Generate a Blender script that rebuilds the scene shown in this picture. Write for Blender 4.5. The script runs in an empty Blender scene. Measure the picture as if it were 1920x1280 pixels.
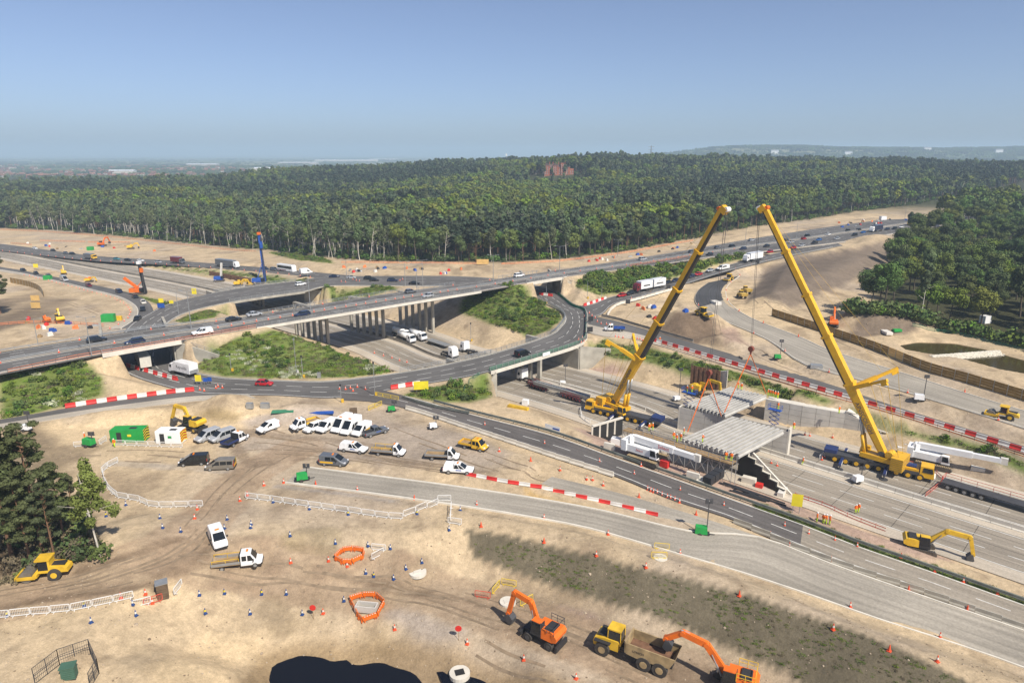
import bpy, bmesh, math, random
import numpy as np
from mathutils import Matrix, Vector
R = math.radians
random.seed(7); rng = np.random.default_rng(7)
SC = bpy.context.scene
COL = SC.collection
# ------------------------------------------------------------------ camera, sky, sun, exposure
F, CAMH, PITCH = 1280.0, 54.0, math.atan((640 - 287) / 1280.0)
CP, SP = math.cos(PITCH), math.sin(PITCH)
cam = bpy.data.cameras.new('camera'); cam.sensor_width = 36.0; cam.lens = 36.0 * F / 1920
cam.clip_start = 1.0; cam.clip_end = 60000
camo = bpy.data.objects.new('camera', cam); COL.objects.link(camo)
camo.location = (0, 0, CAMH); camo.rotation_euler = (R(90) - PITCH, 0, 0); SC.camera = camo
SUN_EL = R(48); SUN_DX, SUN_DY = 0.62, -0.785           # ground -> sun, horizontal
world = bpy.data.worlds.new('World'); SC.world = world; world.use_nodes = True
nt = world.node_tree; bg = nt.nodes['Background']
sky = nt.nodes.new('ShaderNodeTexSky'); sky.sky_type = 'NISHITA'; sky.sun_disc = False
sky.sun_elevation = SUN_EL; sky.sun_rotation = math.atan2(SUN_DX, SUN_DY)
sky.altitude = 60; sky.air_density = 0.7; sky.dust_density = 1.0; sky.ozone_density = 8.0
tint = nt.nodes.new('ShaderNodeHueSaturation'); tint.inputs['Saturation'].default_value = 0.84
mul = nt.nodes.new('ShaderNodeVectorMath'); mul.operation = 'MULTIPLY'; mul.inputs[1].default_value = (1.03, 0.99, 0.98)
nt.links.new(sky.outputs[0], tint.inputs['Color']); nt.links.new(tint.outputs[0], mul.inputs[0]); nt.links.new(mul.outputs[0], bg.inputs['Color'])
bg.inputs['Strength'].default_value = 0.098
sun = bpy.data.lights.new('sun', 'SUN'); sun.energy = 4.6; sun.angle = R(0.55); sun.color = (1.0, 0.93, 0.82)
suno = bpy.data.objects.new('sun', sun); COL.objects.link(suno)
suno.rotation_euler = Vector((SUN_DX * math.cos(SUN_EL), SUN_DY * math.cos(SUN_EL), math.sin(SUN_EL))).to_track_quat('Z', 'Y').to_euler()
vs = SC.view_settings; vs.view_transform = 'Standard'; vs.look = 'None'; vs.exposure = 0.37; vs.gamma = 1.0; vs.use_curve_mapping = False
SC.cycles.max_bounces = 5; SC.cycles.diffuse_bounces = 2; SC.cycles.glossy_bounces = 2; SC.cycles.transparent_max_bounces = 6
SC.cycles.volume_bounces = 1; SC.cycles.use_denoising = True
# ------------------------------------------------------------------ pixels (of the 1920x1280 photograph) to places
def ray(px, py):
    u = (px - 960) / F; v = (py - 640) / F
    return (u, CP - v * SP, -SP - v * CP)
def at(px, py, z=0.0):
    d = ray(px, py); t = (z - CAMH) / d[2]
    return Vector((d[0] * t, d[1] * t, z))
# ------------------------------------------------------------------ numpy noise
def _hash(ix, iy, s):
    h = (ix.astype(np.int64) * 374761393 + iy.astype(np.int64) * 668265263 + s * 1442695041) & 0xffffffff
    h = ((h ^ (h >> 13)) * 1274126177) & 0xffffffff
    return ((h ^ (h >> 16)) & 0xffff) / 65535.0
def vnoise(x, y, s=0):
    x = np.asarray(x, float); y = np.asarray(y, float)
    ix = np.floor(x); iy = np.floor(y); fx = x - ix; fy = y - iy
    fx = fx * fx * (3 - 2 * fx); fy = fy * fy * (3 - 2 * fy)
    a = _hash(ix, iy, s); b = _hash(ix + 1, iy, s); c = _hash(ix, iy + 1, s); d = _hash(ix + 1, iy + 1, s)
    return (a * (1 - fx) + b * fx) * (1 - fy) + (c * (1 - fx) + d * fx) * fy
def fbm(x, y, s=0, o=4):
    r = 0; a = 0.5
    for k in range(o):
        r = r + a * (vnoise(x, y, s + k * 17) - 0.5); x = x * 2.03; y = y * 2.03; a *= 0.5
    return r * 2      # about -1..1
# ------------------------------------------------------------------ materials
MATS = {}
def node_mat(name):
    m = bpy.data.materials.new(name); m.use_nodes = True
    return m, m.node_tree, m.node_tree.nodes['Principled BSDF']
def mat(name, col, rough=0.6, metal=0.0, var=0.12, scale=0.8, bump=0.0, bscale=6.0, spec=0.4, coat=0.0, per_obj=0.0):
    if name in MATS: return MATS[name]
    m, t, b = node_mat(name)
    b.inputs['Roughness'].default_value = rough; b.inputs['Metallic'].default_value = metal
    b.inputs['Specular IOR Level'].default_value = spec
    if coat: b.inputs['Coat Weight'].default_value = coat; b.inputs['Coat Roughness'].default_value = 0.08
    g = t.nodes.new('ShaderNodeNewGeometry')
    n = t.nodes.new('ShaderNodeTexNoise'); n.inputs['Scale'].default_value = scale; n.inputs['Detail'].default_value = 5
    t.links.new(g.outputs['Position'], n.inputs['Vector'])
    mr = t.nodes.new('ShaderNodeMapRange'); mr.inputs[1].default_value = 0.25; mr.inputs[2].default_value = 0.75
    mr.inputs[3].default_value = 1 - var; mr.inputs[4].default_value = 1 + var
    t.links.new(n.outputs['Fac'], mr.inputs[0])
    mx = t.nodes.new('ShaderNodeVectorMath'); mx.operation = 'SCALE'; mx.inputs[0].default_value = col[:3]
    t.links.new(mr.outputs[0], mx.inputs['Scale'])
    out = mx.outputs[0]
    if per_obj:
        oi = t.nodes.new('ShaderNodeObjectInfo'); hs = t.nodes.new('ShaderNodeHueSaturation')
        m2 = t.nodes.new('ShaderNodeMapRange'); m2.inputs[3].default_value = 1 - per_obj; m2.inputs[4].default_value = 1 + per_obj
        t.links.new(oi.outputs['Random'], m2.inputs[0]); t.links.new(m2.outputs[0], hs.inputs['Value'])
        t.links.new(out, hs.inputs['Color']); out = hs.outputs[0]
    t.links.new(out, b.inputs['Base Color'])
    if bump:
        n2 = t.nodes.new('ShaderNodeTexNoise'); n2.inputs['Scale'].default_value = bscale; n2.inputs['Detail'].default_value = 4
        t.links.new(g.outputs['Position'], n2.inputs['Vector'])
        bp = t.nodes.new('ShaderNodeBump'); bp.inputs['Strength'].default_value = bump; bp.inputs['Distance'].default_value = 0.1
        t.links.new(n2.outputs['Fac'], bp.inputs['Height']); t.links.new(bp.outputs[0], b.inputs['Normal'])
    MATS[name] = m
    return m
def road_mat(name, col, var=0.25, streak=0.3, patch=0.2):
    m, t, b = node_mat(name); L = t.links
    b.inputs['Roughness'].default_value = 0.85; b.inputs['Specular IOR Level'].default_value = 0.25
    uv = t.nodes.new('ShaderNodeUVMap'); uv.uv_map = 'UVMap'
    mp = t.nodes.new('ShaderNodeMapping'); mp.inputs['Scale'].default_value = (1.1, 0.03, 1)
    L.new(uv.outputs[0], mp.inputs['Vector'])
    n1 = t.nodes.new('ShaderNodeTexNoise'); n1.inputs['Scale'].default_value = 1.0; n1.inputs['Detail'].default_value = 4
    L.new(mp.outputs[0], n1.inputs['Vector'])
    g = t.nodes.new('ShaderNodeNewGeometry')
    n2 = t.nodes.new('ShaderNodeTexNoise'); n2.inputs['Scale'].default_value = 0.07; n2.inputs['Detail'].default_value = 6
    L.new(g.outputs['Position'], n2.inputs['Vector'])
    n3 = t.nodes.new('ShaderNodeTexNoise'); n3.inputs['Scale'].default_value = 3.0; n3.inputs['Detail'].default_value = 3
    L.new(g.outputs['Position'], n3.inputs['Vector'])
    def rng_(src, a):
        r = t.nodes.new('ShaderNodeMapRange'); r.inputs[1].default_value = 0.3; r.inputs[2].default_value = 0.7
        r.inputs[3].default_value = 1 - a; r.inputs[4].default_value = 1 + a; L.new(src.outputs['Fac'], r.inputs[0]); return r
    a, c, d = rng_(n1, streak), rng_(n2, patch), rng_(n3, var * 0.5)
    m1 = t.nodes.new('ShaderNodeMath'); m1.operation = 'MULTIPLY'; L.new(a.outputs[0], m1.inputs[0]); L.new(c.outputs[0], m1.inputs[1])
    m2 = t.nodes.new('ShaderNodeMath'); m2.operation = 'MULTIPLY'; L.new(m1.outputs[0], m2.inputs[0]); L.new(d.outputs[0], m2.inputs[1])
    mx = t.nodes.new('ShaderNodeVectorMath'); mx.operation = 'SCALE'; mx.inputs[0].default_value = col
    L.new(m2.outputs[0], mx.inputs['Scale']); L.new(mx.outputs[0], b.inputs['Base Color'])
    MATS[name] = m; return m
M = {}
M['asphalt'] = road_mat('asphalt', (0.118, 0.112, 0.106), streak=0.22)
M['asphalt_slip'] = road_mat('asphalt_slip', (0.108, 0.098, 0.092), streak=0.2)
M['asphalt_new'] = road_mat('asphalt_new', (0.305, 0.275, 0.228), streak=0.2, patch=0.16)
M['asphalt_fresh'] = road_mat('asphalt_fresh', (0.06, 0.06, 0.062), streak=0.3)
M['concrete_road'] = road_mat('concrete_road', (0.27, 0.235, 0.188), streak=0.25, patch=0.15)
M['concrete_strip'] = road_mat('concrete_strip', (0.46, 0.40, 0.32), streak=0.12, patch=0.15)
M['hard_strip'] = road_mat('hard_strip', (0.40, 0.355, 0.29), streak=0.15, patch=0.2)
M['paint'] = mat('road_paint', (0.62, 0.61, 0.57), 0.7, var=0.25, scale=1.5)
M['concrete'] = mat('concrete', (0.36, 0.335, 0.28), 0.85, var=0.28, scale=0.35, bump=0.2)
M['concrete_new'] = mat('concrete_new', (0.52, 0.49, 0.44), 0.8, var=0.14, scale=0.5, bump=0.1)
M['concrete_light'] = mat('concrete_light', (0.62, 0.58, 0.50), 0.8, var=0.15, scale=0.5)
M['concrete_dark'] = mat('concrete_dark', (0.20, 0.18, 0.15), 0.9, var=0.3, scale=0.3)
M['steel'] = mat('galvanised_steel', (0.40, 0.41, 0.41), 0.5, 0.6, var=0.15)
M['dark_steel'] = mat('dark_steel', (0.10, 0.10, 0.105), 0.55, 0.5, var=0.2)
M['rust'] = mat('rusty_steel', (0.16, 0.085, 0.05), 0.85, var=0.45, scale=1.5, bump=0.2)
M['yellow'] = mat('crane_yellow', (0.72, 0.40, 0.015), 0.4, var=0.14, scale=0.7, coat=0.2)
M['yellow2'] = mat('plant_yellow', (0.66, 0.41, 0.03), 0.5, var=0.25, scale=0.9)
M['yellow_dull'] = mat('dusty_yellow', (0.50, 0.33, 0.07), 0.7, var=0.3, scale=0.9)
M['navy'] = mat('navy_paint', (0.02, 0.035, 0.12), 0.4, var=0.2)
M['blue'] = mat('blue_paint', (0.02, 0.085, 0.36), 0.45, var=0.2)
M['orange'] = mat('orange_paint', (0.72, 0.15, 0.015), 0.5, var=0.18)
M['orange_net'] = mat('orange_mesh', (0.75, 0.20, 0.06), 0.8, var=0.3, scale=0.4)
M['red'] = mat('red_plastic', (0.58, 0.03, 0.022), 0.55, var=0.25, scale=0.6)
M['white_pl'] = mat('white_plastic', (0.66, 0.63, 0.57), 0.6, var=0.15, scale=0.8)
M['white'] = mat('white_paint', (0.80, 0.80, 0.79), 0.3, var=0.05, coat=0.3)
M['green'] = mat('green_paint', (0.02, 0.30, 0.06), 0.5, var=0.15)
M['green_net'] = mat('green_mesh', (0.045, 0.20, 0.11), 0.85, var=0.25, scale=0.6)
M['black'] = mat('black_rubber', (0.022, 0.022, 0.022), 0.75, var=0.3)
M['tyre'] = mat('tyre_rubber', (0.05, 0.045, 0.04), 0.9, var=0.35, scale=2)
M['glass'] = mat('dark_glass', (0.012, 0.016, 0.02), 0.08, var=0.1, spec=0.6)
M['hiviz_o'] = mat('hiviz_orange', (0.85, 0.17, 0.02), 0.8, var=0.1)
M['hiviz_y'] = mat('hiviz_yellow', (0.55, 0.75, 0.02), 0.8, var=0.1)
M['skin'] = mat('skin', (0.45, 0.27, 0.19), 0.6)
M['wood'] = mat('timber', (0.30, 0.20, 0.10), 0.85, var=0.3, scale=1.2)
M['wood_fence'] = mat('timber_fence', (0.27, 0.165, 0.045), 0.85, var=0.25, scale=0.8)
M['plywood'] = mat('plywood', (0.62, 0.40, 0.14), 0.8, var=0.15)
M['pole'] = mat('lamp_pole_grey', (0.33, 0.34, 0.34), 0.5, 0.4)
M['brick'] = mat('red_brick', (0.30, 0.105, 0.06), 0.9, var=0.2, scale=0.3)
# ------------------------------------------------------------------ mesh builder
class MB:
    def __init__(s): s.v = []; s.f = []; s.m = []; s.cur = 0
    def quad(s, a, b, c, d): 
        n = len(s.v); s.v += [tuple(a), tuple(b), tuple(c), tuple(d)]; s.f.append((n, n+1, n+2, n+3)); s.m.append(s.cur); return s
    def tri(s, a, b, c):
        n = len(s.v); s.v += [tuple(a), tuple(b), tuple(c)]; s.f.append((n, n+1, n+2)); s.m.append(s.cur); return s
    def hexa(s, p):       # 8 corners: bottom 0-3 ccw, top 4-7
        n = len(s.v); s.v += [tuple(q) for q in p]
        for f in ((3,2,1,0),(4,5,6,7),(0,1,5,4),(1,2,6,5),(2,3,7,6),(3,0,4,7)):
            s.f.append(tuple(n+i for i in f)); s.m.append(s.cur)
        return s
    def box(s, c, d, rz=0.0, top=(1, 1), shift=(0, 0)):     # centre, full size, turn about z, top scale, top shift
        hx, hy, hz = d[0]/2, d[1]/2, d[2]/2; ca, sa = math.cos(rz), math.sin(rz); P = []
        for z, kx, ky, ox, oy in ((-hz, 1, 1, 0, 0), (hz, top[0], top[1], shift[0], shift[1])):
            for x, y in ((-hx,-hy),(hx,-hy),(hx,hy),(-hx,hy)):
                X, Y = x*kx+ox, y*ky+oy
                P.append((c[0]+X*ca-Y*sa, c[1]+X*sa+Y*ca, c[2]+z))
        return s.hexa(P)
    def bar(s, a, b, w, h=None, up=(0, 0, 1)):               # box beam from a to b
        h = h or w; a = Vector(a); b = Vector(b); d = (b-a)
        if d.length < 1e-6: return s
        d.normalize(); u = Vector(up); x = d.cross(u)
        if x.length < 1e-4: x = d.cross(Vector((1, 0, 0)))
        x.normalize(); y = x.cross(d); P = []
        for q in (a, b):
            for i, j in ((-1,-1),(1,-1),(1,1),(-1,1)): P.append(q + x*(i*w/2) + y*(j*h/2))
        n = len(s.v); s.v += [tuple(p) for p in P]
        for f in ((0,1,2,3),(7,6,5,4),(0,4,5,1),(1,5,6,2),(2,6,7,3),(3,7,4,0)):
            s.f.append(tuple(n+i for i in f)); s.m.append(s.cur)
        return s
    def cyl(s, a, b, r0, r1=None, n=10, cap=True):
        r1 = r0 if r1 is None else r1; a = Vector(a); b = Vector(b); d = (b-a).normalized()
        x = d.cross(Vector((0, 0, 1))); x = x if x.length > 1e-3 else Vector((1, 0, 0)); x.normalize(); y = d.cross(x)
        k = len(s.v)
        for q, r in ((a, r0), (b, r1)):
            for i in range(n):
                t = 2*math.pi*i/n; s.v.append(tuple(q + x*(r*math.cos(t)) + y*(r*math.sin(t))))
        for i in range(n):
            j = (i+1) % n; s.f.append((k+i, k+j, k+n+j, k+n+i)); s.m.append(s.cur)
        if cap:
            s.f.append(tuple(k+i for i in reversed(range(n)))); s.m.append(s.cur)
            s.f.append(tuple(k+n+i for i in range(n))); s.m.append(s.cur)
        return s
    def loft(s, rings, cap=True):
        n = len(rings[0]); k = len(s.v)
        for r in rings: s.v += [tuple(p) for p in r]
        for a in range(len(rings)-1):
            for i in range(n):
                j = (i+1) % n; s.f.append((k+a*n+i, k+a*n+j, k+(a+1)*n+j, k+(a+1)*n+i)); s.m.append(s.cur)
        if cap:
            s.f.append(tuple(k+i for i in reversed(range(n)))); s.m.append(s.cur)
            e = k+(len(rings)-1)*n; s.f.append(tuple(e+i for i in range(n))); s.m.append(s.cur)
        return s
    def prism(s, poly, y0, y1):            # x-z outline pulled along y
        return s.loft([[(x, y0, z) for x, z in poly], [(x, y1, z) for x, z in poly]])
    def mesh(s, name, mats, smooth=False):
        me = bpy.data.meshes.new(name); me.from_pydata(s.v, [], s.f)
        mats = mats if isinstance(mats, (list, tuple)) else [mats]
        for m in mats: me.materials.append(m)
        if len(mats) > 1: me.polygons.foreach_set('material_index', s.m)
        if smooth: me.polygons.foreach_set('use_smooth', [True]*len(s.f))
        me.update(); 
        bm = bmesh.new(); bm.from_mesh(me); bmesh.ops.recalc_face_normals(bm, faces=bm.faces); bm.to_mesh(me); bm.free()
        return me
    def build(s, name, mats, parent=None, smooth=False):
        return link(name, s.mesh(name, mats, smooth), parent)
def link(name, me, parent=None, mtx=None):
    o = bpy.data.objects.new(name, me); COL.objects.link(o)
    if parent is not None: o.parent = parent
    if mtx is not None: o.matrix_local = mtx
    return o
def tag(o, label=None, cat=None, group=None, kind=None):
    if label: o['label'] = label
    if cat: o['category'] = cat
    if group: o['group'] = group
    if kind: o['kind'] = kind
    return o
def empty(name, loc=(0, 0, 0), rz=0.0, label=None, cat=None, group=None):
    o = bpy.data.objects.new(name, None); COL.objects.link(o); o.location = loc; o.rotation_euler = (0, 0, rz)
    o.empty_display_size = 0.3
    return tag(o, label, cat, group)
def place(proto, name, loc, rz, label, cat, group=None, scale=None, tilt=0.0):
    if isinstance(proto, bpy.types.Mesh):
        o = bpy.data.objects.new(name, proto); COL.objects.link(o); o.location = loc; o.rotation_euler = (0, tilt, rz)
    else:
        o = empty(name, loc, rz); o.rotation_euler = (0, tilt, rz)
        for p in proto:
            c = bpy.data.objects.new(p[0], p[1]); COL.objects.link(c); c.parent = o
            if len(p) > 2 and p[2] is not None: c.location = p[2]
            if len(p) > 3:
                for q in p[3]:
                    g = bpy.data.objects.new(q[0], q[1]); COL.objects.link(g); g.parent = c
    if scale: o.scale = (scale,)*3 if not hasattr(scale, '__len__') else scale
    return tag(o, label, cat, group)
def crom(pts, step=3.0):
    P = [np.array(p, float) for p in pts]; P = [2*P[0]-P[1]] + P + [2*P[-1]-P[-2]]; out = []
    for i in range(1, len(P)-2):
        a, b, c, d = P[i-1:i+3]; n = max(1, int(np.linalg.norm((c-b)[:2]) / step))
        for k in range(n):
            t = k/n; out.append(0.5*(2*b + (c-a)*t + (2*a-5*b+4*c-d)*t*t + (3*b-a-3*c+d)*t**3))
    out.append(P[-2]); return out
# ------------------------------------------------------------------ roads as edge pairs: (far-edge pixel, near-edge pixel, level)
def stations(rows, step=3.0):
    e = []
    for xl, yl, xr, yr, z in rows:
        a, b = at(xl, yl, z), at(xr, yr, z); e.append((a.x, a.y, z, b.x, b.y, z))
    return crom(e, step)
A3 = stations([(-160,690,-170,731,7),(0,660,0,700,7),(165,634,165,668,7),(287,616,290,646,7),(425,599,440,621,7),(540,580,560,601,7),(650,562,690,580,7),
    (760,546,800,562,7),(880,530,930,541,7),(1000,513,1052,520,7),(1190,485,1240,496,7),(1280,470,1330,483,7),(1413,447,1455,470,7),(1557,425,1600,452,7),
    (1680,409,1740,428,7),(1807,396,1850,408,8),(1875,386,1920,396,10),(1990,371,2030,378,13)])
RING = stations([(325,650,220,650,0),(332,686,228,694,0),(400,705,340,732,0),(450,710,420,739,0),(525,713,520,741,0),(600,715,615,746,0),(650,711,690,740,0),(725,702,745,727,0),
    (800,690,800,719,0),(857,678,895,702,0),(925,662,990,675,0),(1025,630,1085,645,0),(1050,613,1102,625,0),(1060,598,1100,603,0),(1052,584,1097,583,0),
    (1030,573,1074,574,0),(998,557,1052,556,0),(975,546,1025,540,0),(930,539,955,525,0),(860,537,865,518,0),(742,536,742,517,0),(620,536,610,519,0),(572,546,555,527,0),
    (500,556,478,536,0),(430,567,400,549,0),(360,583,322,567,0),(325,598,278,588,0),(308,617,240,612,0),(325,650,220,650,0)])
MEDpx = [(2300,1118),(2100,1054),(1920,998),(1640,912),(1440,850),(1271,799),(1191,764),(1009,712),(830,673),(720,632),(492,574),(377,540),(153,498),(20,473),(-160,446),(-400,418)]
MED = crom([tuple(at(x, y, -7)) for x, y in MEDpx], 3.0)
SLIP = stations([(640,722,640,750,0),(700,728,690,752,0),(760,742,770,767,0),(880,775,880,802,-.3),(1030,814,1030,851,-.8),(1155,858,1157,893,-1.4),(1280,902,1262,937,-2.2),
    (1360,931,1360,968,-2.9),(1506,983,1500,1026,-3.9),(1603,1021,1600,1064,-4.5),(1747,1071,1744,1112,-5.2),(1920,1133,1920,1176,-5.8),(2200,1230,2200,1280,-6.3)])
NEWR = stations([(572,875,535,904,0.1),(690,890,665,920,0),(815,906,790,937,-.2),(920,921,900,953,-.4),(1005,934,985,967,-.7),(1130,957,1105,990,-1.2),(1290,995,1265,1036,-2.1),
    (1420,1006,1395,1074,-3.1),(1556,1056,1525,1117,-4.0),(1712,1111,1650,1161,-4.7),(1920,1182,1870,1233,-5.7),(2200,1280,2150,1340,-6.3)])
HAUL = stations([(1035,893,1015,906,-.8),(1155,922,1140,944,-1.3),(1305,966,1255,975,-2.2),(1420,1004,1330,1000,-3.0)])
LSLIP = stations([(-150,808,-150,828,0),(15,784,15,800,0),(132,764,120,783,0),(250,747,250,765,0),(360,734,370,751,0),(450,732,480,746,0)])
R5 = stations([(1100,590,1098,622,0),(1150,600,1130,630,-.05),(1200,614,1200,638,-.2),(1325,650,1325,674,-.7),(1400,672,1450,711,-1.1),(1562,722,1575,747,-1.7),(1690,765,1690,780,-2.2),(1920,836,1920,851,-3),(2200,925,2200,945,-3.6)])
R6 = stations([(1387,517,1327,530,2.0),(1366,534,1308,545,1.6),(1361,550,1303,565,1.2),(1371,571,1325,588,.8),(1410,597,1362,604,.5),(1500,632,1440,638,.2),(1557,657,1510,684,-.2),
    (1695,700,1650,722,-.8),(1795,732,1760,754,-1.2),(1920,770,1900,797,-1.6),(2200,850,2180,890,-2)])
R7 = stations([(1080,574,1090,600,0),(1110,570,1127,590,0),(1137,559,1150,570,.3),(1180,548,1200,556,.9),(1242,534,1287,532,1.9),(1325,508,1350,512,3.6),(1390,490,1412,496,4.9),(1465,472,1480,480,6.2),(1560,452,1580,460,7.0)])
R9A = stations([(-200,436,-200,448,-6.8),(0,457,0,470,-6.3),(173,479,170,488,-5.6),(333,489,310,496,-4.6),(500,502,480,509,-2.9),(620,513,600,522,-1.2),(690,520,680,536,-.2)])
R9B = stations([(-140,478,-150,486,-6.9),(30,505,27,513,-6.5),(75,514,70,522,-6),(130,524,118,534,-5),(185,536,165,547,-3.6),(230,546,208,559,-2.4),(262,556,232,572,-1.4),(281,569,243,586,-.7),(288,590,232,601,-.2),(270,612,200,618,0)])
# ------------------------------------------------------------------ height raster, 1 m cells
X0, X1, Y0, Y1 = -480, 480, 20, 660
gx = np.arange(X0, X1 + 1.0); gy = np.arange(Y0, Y1 + 1.0); GX, GY = np.meshgrid(gx, gy)
def sstep(a, b, x): t = np.clip((x - a) / (b - a), 0, 1); return t * t * (3 - 2 * t)
def base_z(x, y):
    z = -5.0 * sstep(-90, -190, x) * sstep(215, 300, y) - 2.0 * sstep(330, 420, y) * sstep(140, 60, x)
    z = z + 1.6 * sstep(60, 110, x) * sstep(190, 240, y)
    far = 25 * np.exp(-((x - 150) / 620.) ** 2 - ((y - 1350) / 420.) ** 2) + 9 * np.exp(-((x - 900) / 420.) ** 2 - ((y - 1250) / 500.) ** 2)
    far = far + 112 * np.exp(-((y - 4600) / 900.) ** 2) * sstep(300, 1500, x) * (0.9 + 0.25 * fbm(x / 900., y / 900., 5))
    far = far + 6 * fbm(x / 170., y / 120., 14, 3) * sstep(480, 720, y) * sstep(1900, 1500, y)
    far = far + 15 * np.exp(-((x - 63) / 75.) ** 2 - ((y - 1000) / 62.) ** 2)
    far = far - 13 * sstep(1500, 2400, y) + 6 * fbm(x / 700., y / 700., 9) * sstep(900, 2000, y)
    z = z + far + 0.5 * fbm(x / 26., y / 26., 3, 3) * sstep(500, 300, np.hypot(x, y)) * 0.8
    return z
Z = base_z(GX, GY)
# near-left working area falls to the haul road and the pit at the bottom
def seg_field(path, margin=45):
    D = np.full(Z.shape, 1e9); ZC = np.zeros(Z.shape); P = np.array(path)
    for a, b in zip(P[:-1], P[1:]):
        m = margin + max(a[3], b[3])
        i0 = int(max(0, min(a[0], b[0]) - m - X0)); i1 = int(min(Z.shape[1], max(a[0], b[0]) + m - X0 + 1))
        j0 = int(max(0, min(a[1], b[1]) - m - Y0)); j1 = int(min(Z.shape[0], max(a[1], b[1]) + m - Y0 + 1))
        if i1 <= i0 or j1 <= j0: continue
        x = GX[j0:j1, i0:i1]; y = GY[j0:j1, i0:i1]; dx, dy = b[0]-a[0], b[1]-a[1]; L2 = dx*dx + dy*dy + 1e-9
        t = np.clip(((x-a[0])*dx + (y-a[1])*dy) / L2, 0, 1)
        d = np.hypot(x-a[0]-t*dx, y-a[1]-t*dy) - (a[3] + t*(b[3]-a[3])); zz = a[2] + t*(b[2]-a[2])
        s = D[j0:j1, i0:i1]; k = d < s; s[k] = d[k]; ZC[j0:j1, i0:i1][k] = zz[k]
    return D, ZC
def centre(st, extra=0.6):
    return [((p[0]+p[3])/2, (p[1]+p[4])/2, p[2], math.hypot(p[0]-p[3], p[1]-p[4])/2 + extra) for p in st]
def earthwork(path, K=0.5, sink=0.12, off=None):
    global Z
    D, ZC = seg_field(path); d = np.maximum(D, 0); ok = D < 1e8
    k = K if not hasattr(K, 'shape') else K
    o = 0 if off is None else off
    Z = np.where(ok, np.clip(Z, ZC - sink - k * d, ZC - sink + k * d + o * (d > 0)), Z)
    return D
def pip(poly, x, y):
    r = np.zeros(np.shape(x), bool); n = len(poly)
    for i in range(n):
        (xa, ya), (xb, yb) = poly[i], poly[(i+1) % n]
        if ya == yb: continue
        c = ((ya > y) != (yb > y)) & (x < (xb-xa)*(y-ya)/(yb-ya) + xa); r ^= c
    return r
def poly_dist(poly, x, y):
    d = np.full(np.shape(x), 1e9); n = len(poly)
    for i in range(n):
        (xa, ya), (xb, yb) = poly[i], poly[(i+1) % n]; dx, dy = xb-xa, yb-ya
        t = np.clip(((x-xa)*dx + (y-ya)*dy) / (dx*dx+dy*dy+1e-9), 0, 1); d = np.minimum(d, np.hypot(x-xa-t*dx, y-ya-t*dy))
    return np.where(pip(poly, x, y), -d, d)
def near(c, r): return np.hypot(GX - c[0], GY - c[1]) < r
# big fills first, then what is cut through them
DA3 = earthwork(centre(A3, 1.5), 0.5)
NL = at(268, 665, 3); FR = at(1022, 535, 3); NB = at(985, 690, -2); FB = at(490, 555, -2)
K = np.full(Z.shape, 0.5); K[((near(NL, 38)) | (near(FR, 42))) & (DA3 < 0.3)] = 25.0
DRING = earthwork(centre(RING, 0.8), K)
earthwork(centre(R7, 1.0), 0.5); earthwork(centre(R9A, 2), 0.4); earthwork(centre(R9B, 2), 0.4)
K = np.full(Z.shape, 0.5); K[(near(NB, 46) | near(FB, 52)) & (DRING < 0.5)] = 25.0
medp = [(p[0], p[1], -7.0, 18.0) for p in MED]
# ground behind the far retaining wall and the sheet piles stays up
WALLF = [at(1432, 786, -7), at(1500, 800, -7), at(1580, 814, -7), at(1690, 838, -7)]
PILES = [at(1692, 832, -7), at(1760, 848, -7), at(1840, 868, -7), at(1920, 889, -7), at(2060, 925, -7)]
D, ZC = seg_field([(p.x, p.y, -7, 0.0) for p in WALLF], 30)
P = np.array([(p.x, p.y) for p in WALLF + PILES[1:]])
mdir = np.array([0.72, -0.69]); nrm = np.array([0.69, 0.72])          # along the motorway to the right, and away to the far side
def beyond(line):
    r = np.full(Z.shape, False)
    for a, b in zip(line[:-1], line[1:]):
        s = (GX-a.x)*mdir[0] + (GY-a.y)*mdir[1]; e = (b.x-a.x)*mdir[0] + (b.y-a.y)*mdir[1]
        t = np.clip(s/e, 0, 1); side = (GX-a.x-t*(b.x-a.x))*nrm[0] + (GY-a.y-t*(b.y-a.y))*nrm[1]
        r |= (s >= 0) & (s <= e) & (side > 0.4) & (side < 16)
    return r
OFF = np.zeros(Z.shape); bw = beyond(WALLF); bp_ = beyond(PILES)
DM = seg_field(medp)[0]
Kf = K.copy(); 
hold = Z.copy()
# far side of the motorway on the right is opened out as far as the wall and the piles
D = earthwork(medp, Kf)
OPEN = [(p.x, p.y) for p in [at(1405, 770, -7)] + WALLF[1:] + PILES[1:]] + [(at(2060, 960, -7).x, at(2060, 960, -7).y), (at(1420, 800, -7).x, at(1420, 800, -7).y)]
pd = poly_dist(OPEN, GX, GY); Z = np.where(pd < 1.5, -7.1, Z)
sl = (DM > 0) & (pd >= 1.5) & (pd < 25) & ((GX-60)*mdir[0] + (GY-140)*mdir[1] > -4) & ((GX-WALLF[0].x)*nrm[0]+(GY-WALLF[0].y)*nrm[1] > 0)
lvl = np.where(bw, -1.9, -4.4); 
Z = np.where(sl, np.minimum(np.maximum(np.where(bw, -1.9, -4.4) + np.maximum(pd-2.0, 0)*0.5, -7), 0.5), Z)
for st in (R5,): earthwork(centre(st, 1.2), 0.5)
earthwork(centre(R6, 1.0), 0.4)
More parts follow.
